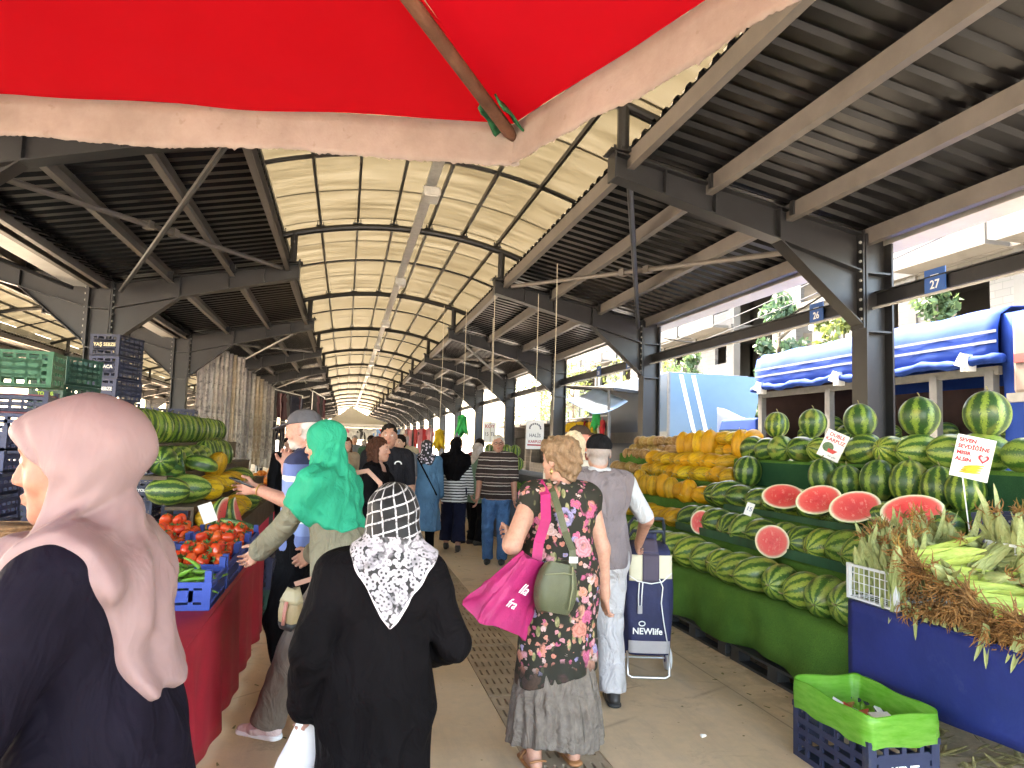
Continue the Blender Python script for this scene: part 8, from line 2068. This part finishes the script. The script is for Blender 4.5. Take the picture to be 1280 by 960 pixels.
# ================================================================== parasol over the camera
PC = Vector((-.46, .47, 0)); PR = 1.2; PZ = 2.30; PA0 = math.radians(50.6); PSL = .21
def red_mat():
    t = NT('red_parasol_cloth'); v = t.co('Object'); f = t.noise(v, 2.5, 4, .6); g = t.noise(t.co('Object', (1, 1, 1)), 260, 2)
    c = t.ramp(f, [(.3, (.50, .004, .010)), (.7, (.60, .008, .018))]); t.P(col=c, rough=.7, spec=.2); tr = t.n('ShaderNodeBsdfTranslucent'); tr.inputs[0].default_value = (.85, .006, .02, 1)
    mx = t.n('ShaderNodeMixShader'); mx.inputs[0].default_value = .6; t.l(t.b.outputs[0], mx.inputs[1]); t.l(tr.outputs[0], mx.inputs[2]); t.l(mx.outputs[0], t.out.inputs[0]); t.bump(t.math('ADD', f, t.math('MULTIPLY', g, .05)), .25, .03); return t.m
def val_mat():
    t = NT('valance_canvas'); v = t.co('Object'); f = t.noise(v, 7, 6, .7); g = t.noise(t.co('Object', (60, 60, 60)), 3, 2); c = t.ramp(f, [(.3, (.33, .275, .24)), (.6, (.43, .37, .335)), (.8, (.48, .42, .385))])
    z = t.xyz(v)[2]; c = t.mix(t.math('MULTIPLY', t.ramp(t.math('MULTIPLY_ADD', z, 6.0, -12.7), [(.4, (.5,) * 3), (.55, (0,) * 3)]), t.ramp(f, [(.4, (0,) * 3), (.6, (1,) * 3)])), c, (.42, .28, .25)); sp = t.ramp(t.noise(v, 38, 3), [(.66, (0,) * 3), (.72, (.35,) * 3)]); c = t.mix(sp, c, (.26, .20, .15))
    t.P(col=c, rough=.85, spec=.15); tr = t.n('ShaderNodeBsdfTranslucent'); t.l(c, tr.inputs[0]); mx = t.n('ShaderNodeMixShader'); mx.inputs[0].default_value = .45; t.l(t.b.outputs[0], mx.inputs[1]); t.l(tr.outputs[0], mx.inputs[2]); t.l(mx.outputs[0], t.out.inputs[0]); t.bump(g, .4, .002); return t.m
e = empty('market_parasol', PC, 0, 'red market parasol with pale frayed valance overhead at the top of the view', 'parasol')
CR = [Vector((PR * math.cos(PA0 + k * PI / 3), PR * math.sin(PA0 + k * PI / 3), PZ)) for k in range(6)]; AP = Vector((0, 0, PZ + PSL * PR))
mb = MB(); NU, NV = 44, 36
for k in range(6):
    a, b = CR[k], CR[(k + 1) % 6]
    def fn(u, v):
        p = AP.lerp(a.lerp(b, u), v); s_ = math.sin(u * PI) * v
        return p + Vector((0, 0, -.03 * s_ * math.sin(v * PI) + .003 * math.sin(u * PI) * v ** 5 + .007 * math.sin(14 * (1 - v) + 9 * u) * math.exp(-((1 - v) / .22) ** 2) * (math.exp(-(u / .35) ** 2) + math.exp(-((1 - u) / .35) ** 2)) * (1 - v) * 6 + .004 * math.sin(u * 19 + v * 3) * v ** 4 * (1 - abs(2 * u - 1)) + .004 * math.sin(v * 40 + u * 5) * (1 - abs(2 * u - 1)) * v ** 6))
    mb.grid(fn, NU, NV)
mb.build('canopy', red_mat(), e, smooth=True)
VALM = val_mat(); rr = random.Random(8)
for k in range(6):
    a, b = CR[k], CR[(k + 1) % 6]; out = ((a + b) / 2).normalized(); out.z = 0; mb = MB()
    n = 240
    cols = [[], [], [], [], []]
    for i in range(n + 1):
        u = -.012 + 1.024 * i / n; p = a.lerp(b, u) + Vector((0, 0, .003 * math.sin(max(0, min(1, u)) * PI))); hgt = .084 + .004 * math.sin(u * 13 + k) ; fr = rr.uniform(-.0018, .0018) + (rr.random() < .05) * rr.uniform(0, .006)
        for q, f in enumerate((-.006, .25, .55, .85, 1.0)):
            w = .010 * math.sin(u * 21 + f * 2 + k) * f + .006 * math.sin(u * 47) * f
            cols[q].append(p + out * (.004 + w - .012 * f) + Vector((0, 0, -.004 - hgt * max(0, f) + (0.004 if f < 0 else 0) - (fr if f == 1.0 else 0))))
    mb.rings(cols, False, False)
    mb.build('valance', VALM, e, smooth=True, solid=.0015)
RUST = M('rusty_wood_rib', (.14, .062, .035), .75, .4, 9, .4, 50)
for k in range(6):
    d = CR[k].normalized(); mb = MB(); n0 = Vector((CR[k].x, CR[k].y, 0)).normalized()
    p1 = CR[k] + n0 * .005 + Vector((0, 0, -.030)); p0 = AP + Vector((0, 0, -.05)) + n0 * .05
    mb.tube([p1, p1.lerp(p0, .02), p1.lerp(p0, .5), p0], [.008, .0125, .0125, .0125], 10); rb = mb.build('rib', RUST, e, smooth=True)
    mb = MB()
    sd = n0.cross(Vector((0, 0, 1)))
    for s in (-1, 1):
        mb.grid(lambda u, v: p1.lerp(p0, .010 + .085 * u) + sd * s * (.012 + .022 * v * (1 - .5 * u)) + Vector((0, 0, .022 * (1 - v) - .004 * math.sin(u * 9))), 7, 4)
    mb.build('corner_pocket', M('green_pocket', (.015, .13, .05), .7, .4, 40), rb, smooth=True, solid=.004)
mb = MB(); mb.tube([(0, 0, .02), (0, 0, PZ + PSL * PR - .02)], .024, 12); mb.build('pole', RUST, e, smooth=True)
mb = MB(); mb.lathe([(.28, 0), (.28, .05), (.2, .09), (.05, .10), (.035, .22)], 24); mb.build('base', M('concrete_base', (.35, .33, .3), .9, .2), e)

# ================================================================== bags and trolley
rq = Vector((RT.x, RT.y, 0)).normalized(); fq = Vector((FW.x, FW.y, 0)).normalized(); zq = Vector((0, 0, 1))
PINKB = M('magenta_bag_cloth', (.34, .012, .10), .6, .25, 5, .8, 11); OLB = M('olive_leather', (.075, .08, .04), .45, .15, 9, .3, 120); BEIG = M('beige_bag', (.25, .19, .10), .5, .2, 9)
def band(mb, pts, w, t_, nrm):
    """flat strap through pts; width w seen along nrm"""
    pts = [Vector(p) for p in pts]; nrm = Vector(nrm).normalized(); R = []
    for i, p in enumerate(pts):
        d = (pts[min(i + 1, len(pts) - 1)] - pts[max(i - 1, 0)]).normalized(); s_ = d.cross(nrm).normalized(); n_ = s_.cross(d).normalized(); R.append([p - s_ * w / 2 - n_ * t_ / 2, p + s_ * w / 2 - n_ * t_ / 2, p + s_ * w / 2 + n_ * t_ / 2, p - s_ * w / 2 + n_ * t_ / 2])
    mb.rings(R)
def JW(x, y, z): return Matrix.Translation(J.e.location) @ Euler(J.e.rotation_euler).to_matrix().to_4x4() @ Vector((x, y, z))
# pink tote on her left shoulder
ctr = Vector((.845, 3.585, .925)); upb = (rq * .50 + zq * .86 + fq * .05).normalized(); wd = (rq * .62 - zq * .36 + fq * .70); wd = (wd - upb * wd.dot(upb)).normalized(); dp = upb.cross(wd).normalized()
e = empty('tote_bag', ctr, 0, 'magenta pink tote bag with white lettering hanging from the floral woman’s shoulder', 'bag')
mb = MB(); R = []
for j in range(22):
    u = j / 21; hw = .195 * (1 - .55 * u ** 1.4); hd = .095 * (1 - .85 * u ** .8) + .008; z = -.17 + .36 * u; ring = []
    for i in range(56):
        a = 2 * PI * i / 56; cx, sx = math.cos(a), math.sin(a); px = hw * math.copysign(abs(cx) ** .45, cx); py = hd * math.copysign(abs(sx) ** .5, sx)
        wv = 1 + .05 * math.sin(5 * a + 9 * u) + .04 * math.sin(11 * a - 7 * u) * (1 - u * .3) + .03 * math.sin(3 * a - 14 * u); ring.append(wd * px * wv + dp * py * wv + upb * (z + .012 * math.sin(3 * a + 5 * u)))
    R.append(ring)
mb.rings(R); mb.build('pouch', PINKB, e, smooth='auto')
mb = MB()
band(mb, [wd * .05 + upb * .17, Vector(JW(-.175, -.14, 1.16)) - ctr, Vector(JW(-.150, -.165, 1.28)) - ctr, Vector(JW(-.135, -.115, 1.40)) - ctr, Vector(JW(-.135, -.03, 1.452)) - ctr, Vector(JW(-.135, .08, 1.40)) - ctr], .052, .008, -fq + zq * .3)
mb.build('strap', PINKB, e)
lt = text_mesh('lla', .075, WHITE, bold=.0, shear=.3); o = link('lettering', lt, e); o.matrix_local = Matrix.Translation(-dp * .098 - wd * .05 + upb * .05) @ Matrix((wd, upb, wd.cross(upb))).transposed().to_4x4()
lt = text_mesh('fra', .065, WHITE, bold=.0, shear=.3); o = link('lettering', lt, e); o.matrix_local = Matrix.Translation(-dp * .102 - wd * .08 - upb * .035) @ Matrix((wd, upb, wd.cross(upb))).transposed().to_4x4()
# olive shoulder bag
ctr = Vector((1.055, 3.535, .965)); e = empty('shoulder_bag', ctr, -.05, 'olive green shoulder bag with buckled strap on the floral woman’s back hip', 'bag')
mb = MB(); R = []
for j in range(9):
    u = j / 8; s_ = (math.sin(PI * (.08 + .84 * u))) ** .28; R.append([(.118 * math.copysign(abs(math.cos(a)) ** .4, math.cos(a)) * s_ * (1 - .10 * u), .05 * math.copysign(abs(math.sin(a)) ** .55, math.sin(a)) * s_, -.13 + .24 * u + .01 * math.sin(2 * a)) for a in [2 * PI * i / 28 for i in range(28)]])
mb.rings(R); mb.build('pouch', OLB, e, smooth='auto', rot=(0, .10, .35))
mb = MB(); mb.tube([(.05, -.056, -.11), (.058, -.060, 0), (.052, -.05, .10)], .004, 6); mb.tube([(-.10, -.045, .055), (0, -.058, .068), (.05, -.058, .062)], .0035, 6); mb.build('piping', M('light_olive_edge', (.2, .2, .11), .5, .1), e, smooth=True, rot=(0, .10, .35))
c0 = Vector(ctr); mb = MB(); band(mb, [Vector((.085, .0, .08)), Vector((.08, .004, .17)), Vector(JW(-.055, -.182, 1.22)) - c0, Vector(JW(-.085, -.175, 1.32)) - c0, Vector(JW(-.10, -.115, 1.415)) - c0, Vector(JW(-.10, -.03, 1.465)) - c0, Vector(JW(-.10, .07, 1.41)) - c0], .034, .006, -fq + zq * .3); mb.build('strap', OLB, e)
mb = MB(); mb.box((.082, -.012, .125), (.045, .006, .03)); mb.build('buckle', GALV, e)
# beige bag of the green scarf woman
ctr = Vector((-.225, 3.74, .83)); e = empty('handbag', ctr, -.5, 'small beige handbag hanging by a strap behind the green scarf woman', 'bag')
mb = MB(); R = []
for j in range(12):
    u = j / 11; s_ = math.sin(PI * (.07 + .86 * u)) ** .35; R.append([((.062 - .016 * u) * math.copysign(abs(math.cos(q)) ** .6, math.cos(q)) * s_ + .02 * u + .003 * math.sin(5 * q + 9 * u), (.042 - .012 * u) * math.copysign(abs(math.sin(q)) ** .7, math.sin(q)) * s_, -.095 + .19 * u + .006 * math.sin(2 * q)) for q in [2 * PI * i / 28 for i in range(28)]])
mb.rings(R); mb.build('pouch', BEIG, e, smooth=True)
mb = MB(); mb.rings([[(x * 1.03, y * 1.05, z - .002) for x, y, z in r] for r in R[:3]]); mb.build('base', BLACKP, e, smooth=True)
mb = MB(); mb.rings([[(x * 1.04, y * 1.10 - .002, z + .004) for x, y, z in r] for r in R[7:]]); mb.build('flap', M('cream_leather', (.30, .26, .16), .5, .1), e, smooth=True)
mb = MB(); mb.tube([(.0, -.042, -.07), (.006, -.046, -.01), (.012, -.042, .04)], .009, 6); mb.build('stripe', M('rose_leather', (.35, .15, .12), .5, .1), e, smooth=True)
def CW(x, y, z): return Matrix.Translation(C_.e.location) @ Euler(C_.e.rotation_euler).to_matrix().to_4x4() @ Vector((x, y, z))
Ri = Euler((0, 0, .5)).to_matrix(); mb = MB(); band(mb, [Ri @ (Vector(p) - ctr) for p in (ctr + Vector((.02, .02, .11)), CW(-.185, -.10, 1.0), CW(-.09, -.175, 1.16), CW(.03, -.185, 1.32), CW(.075, -.15, 1.42), CW(.095, -.06, 1.485), CW(.085, .05, 1.46))], .026, .005, -fq + zq * .3); mb.build('strap', M('rose_strap', (.36, .2, .15), .5, .15), e)

# shopping trolley
e = empty('shopping_trolley', (2.24, 5.16, 0), -.22, 'navy fabric shopping trolley with cream flap panels and silver frame', 'shopping trolley')
TNAVY = M('navy_trolley_cloth', (.020, .024, .075), .7, .2, 6, .4, 40); CREAM = M('cream_panel', (.62, .57, .42), .7, .06); TGREY = M('grey_panel', (.38, .36, .37), .7, .06); MAUV = M('mauve_flap', (.07, .055, .085), .7, .1); SILV = M('silver_tube', (.6, .6, .6), .3, .06, metal=.8)
mb = MB(); R = []
for j in range(14):
    u = j / 13; z = .17 + .73 * u; hw = .165 + .02 * math.sin(u * PI) - .01 * u; hd = .115 + .03 * math.sin(u * 2.6); R.append([(hw * math.copysign(abs(math.cos(a)) ** .45, math.cos(a)) + .005 * math.sin(7 * a + 6 * u), -.02 + hd * math.copysign(abs(math.sin(a)) ** .55, math.sin(a)) + .006 * math.sin(5 * a + 9 * u), z + (.06 * (u ** 6) * (math.sin(a) * .5 + .5))) for a in [2 * PI * i / 36 for i in range(36)]])
mb.rings(R); bag = mb.build('bag', TNAVY, e, smooth=True)
def onb(x, z): # front surface
    u = (z - .17) / .73; hd = .115 + .03 * math.sin(u * 2.6); return Vector((x, -.02 - hd * (max(0, 1 - abs(x / (.172)) ** 4.4)) ** .14 - .006, z))
def strip(name, mat, fx0, fx1, z0, z1, off=0.0):
    mb = MB(); mb.grid(lambda u, v: onb(fx0(v) + (fx1(v) - fx0(v)) * u, z0 + (z1 - z0) * v) + Vector((0, -off, 0)), 9, 12); return mb.build(name, mat, bag, smooth=True, solid=.003)
strip('grey_base_panel', TGREY, lambda v: -.15, lambda v: .15, .185, .275)
strip('cream_side_panel', CREAM, lambda v: -.155, lambda v: -.06, .70, .885, .001); strip('cream_side_panel', CREAM, lambda v: .055, lambda v: .155, .72, .885, .001)
mb = MB(); mb.grid(lambda u, v: onb(-.062 + .12 * u, .69 + .2 * v) + Vector((0, -.006, 0)), 9, 8); mb.grid(lambda u, v: Vector((-.062 + .12 * u, -.15 + .1 * v, .89 + .10 * v)), 5, 5); mb.build('flap', MAUV, bag, smooth=True, solid=.004)
mb = MB(); mb.grid(lambda u, v: Vector((-.07 + .14 * u, .0 + .02 * math.sin(u * 3), .88 + .16 * v)), 6, 6); mb.build('upper_flap', TNAVY, bag, smooth=True, solid=.006)
for pts in ([(.06, .72), (.085, .66), (.075, .55), (.095, .42), (.125, .28)], [(-.155, .735), (-.10, .70), (0, .685), (.08, .70), (.15, .76)], [(-.085, .69), (-.09, .6), (-.088, .5)], [(-.06, .69), (-.066, .6), (-.068, .48)]):
    mb = MB(); mb.tube([onb(x, z) + Vector((0, -.006, 0)) for x, z in pts], .0045, 6); mb.build('white_piping', WHITE, bag, smooth=True)
mb = MB(); mb.box(onb(-.078, .50) + Vector((0, -.01, 0)), (.035, .012, .06)); mb.build('buckle', TGREY, bag, bevel=.006)
o = link('lettering', text_mesh('NEWlife', .062, WHITE, bold=.0012), bag); o.matrix_local = Matrix.Translation(onb(-.02, .345) + Vector((0, -.010, 0))) @ face_rot((0, -1, 0)).to_4x4()
mb = MB(); mb.tube([onb(-.06, .40) + Vector((.022 * math.cos(k * PI / 8), -.008, .016 * math.sin(k * PI / 8))) for k in range(17)], .004, 5, cap=False); mb.build('emblem', WHITE, bag)
mb = MB(); mb.tube([(-.15, -.10, .19), (-.15, -.13, .03), (-.12, -.135, .014), (.12, -.135, .014), (.15, -.13, .03), (.15, -.10, .19)], .010, 8); mb.tube([(-.16, .10, .12), (-.16, .11, .60), (-.14, .07, .98)], .010, 8); mb.tube([(.16, .10, .12), (.16, .11, .60), (.14, .07, .98)], .010, 8); mb.tube([(-.15, -.10, .18), (-.16, .10, .16)], .009, 8); mb.tube([(.15, -.10, .18), (.16, .10, .16)], .009, 8); mb.build('frame', SILV, e, smooth=True)
for (zt, yb) in ((1.135, -.02), (1.04, -.015)):
    mb = MB(); mb.tube([(-.14, .07, .93), (-.135, .05, zt - .06), (-.11, yb, zt), (.11, yb, zt), (.135, .05, zt - .06), (.14, .07, .93)], .013, 8); mb.build('handle', M('dark_grip', (.03, .035, .05), .5, .1), e, smooth=True)
for s in (-1, 1):
    mb = MB(); mb.tube([(s * .19 - .02, .12, .085), (s * .19 - .014, .12, .085), (s * .19 + .014, .12, .085), (s * .19 + .02, .12, .085)], [.078, .085, .085, .078], 22); wo_ = mb.build('wheel', WHITEP, e, smooth='auto'); mb = MB(); mb.tube([(s * .19 - .023, .12, .085), (s * .19 + .023, .12, .085)], .03, 12); mb.build('hub', M('violet_hub', (.06, .05, .2), .5), wo_)
mb = MB(); mb.tube([(-.2, .12, .085), (.2, .12, .085)], .008, 8); mb.build('axle', SILV, e)
# litter on the floor
for i, (x, y, s_, m_) in enumerate([(1.27, 4.95, .03, PAPER), (2.55, 3.55, .018, PAPER), (2.1, 4.0, .02, PAPER), (.62, 5.3, .02, BEIG), (.8, 6.4, .025, BEIG), (1.9, 7.5, .03, BEIG), (2.6, 6.2, .03, GRN), (.1, 5.9, .025, BEIG), (2.3, 8.4, .03, PAPER)]):
    mb = MB(); rr = random.Random(i); mb.rings(sphere_rings(s_, s_ * .7, .008, 9, 5, lambda t, ph: 1 + .35 * math.sin(3 * t + i) * rr.uniform(.5, 1)))
    tag(mb.build('litter_scrap', m_, None, loc=(x, y, .009)), 'tiny pale scrap of litter lying on the concrete aisle floor', 'litter', 'scraps of litter on the aisle floor')

rr = random.Random(31); mb = MB()
for k in range(260):
    side = rr.random()
    x = rr.gauss(2.95, .16) if side < .55 else (rr.gauss(-.45, .12) if side < .75 else rr.uniform(-.4, 3.0)); y = rr.uniform(2.6, 13)
    if DX0 - .02 < x < DX1 + .02: continue
    a = rr.uniform(0, 6.28); leaf(mb, (x, y, .004), (math.cos(a), math.sin(a), .04), rr.uniform(.012, .05), rr.uniform(.004, .010), rr.uniform(-.002, .006), (-math.sin(a), math.cos(a), 0))
tag(mb.build('trodden_leaves', M('trodden_leaf', (.16, .15, .06), .8, .5, 5), None, smooth=True), 'trodden leaf scraps and husk bits scattered over the aisle floor', 'leaf scraps', None, 'stuff')
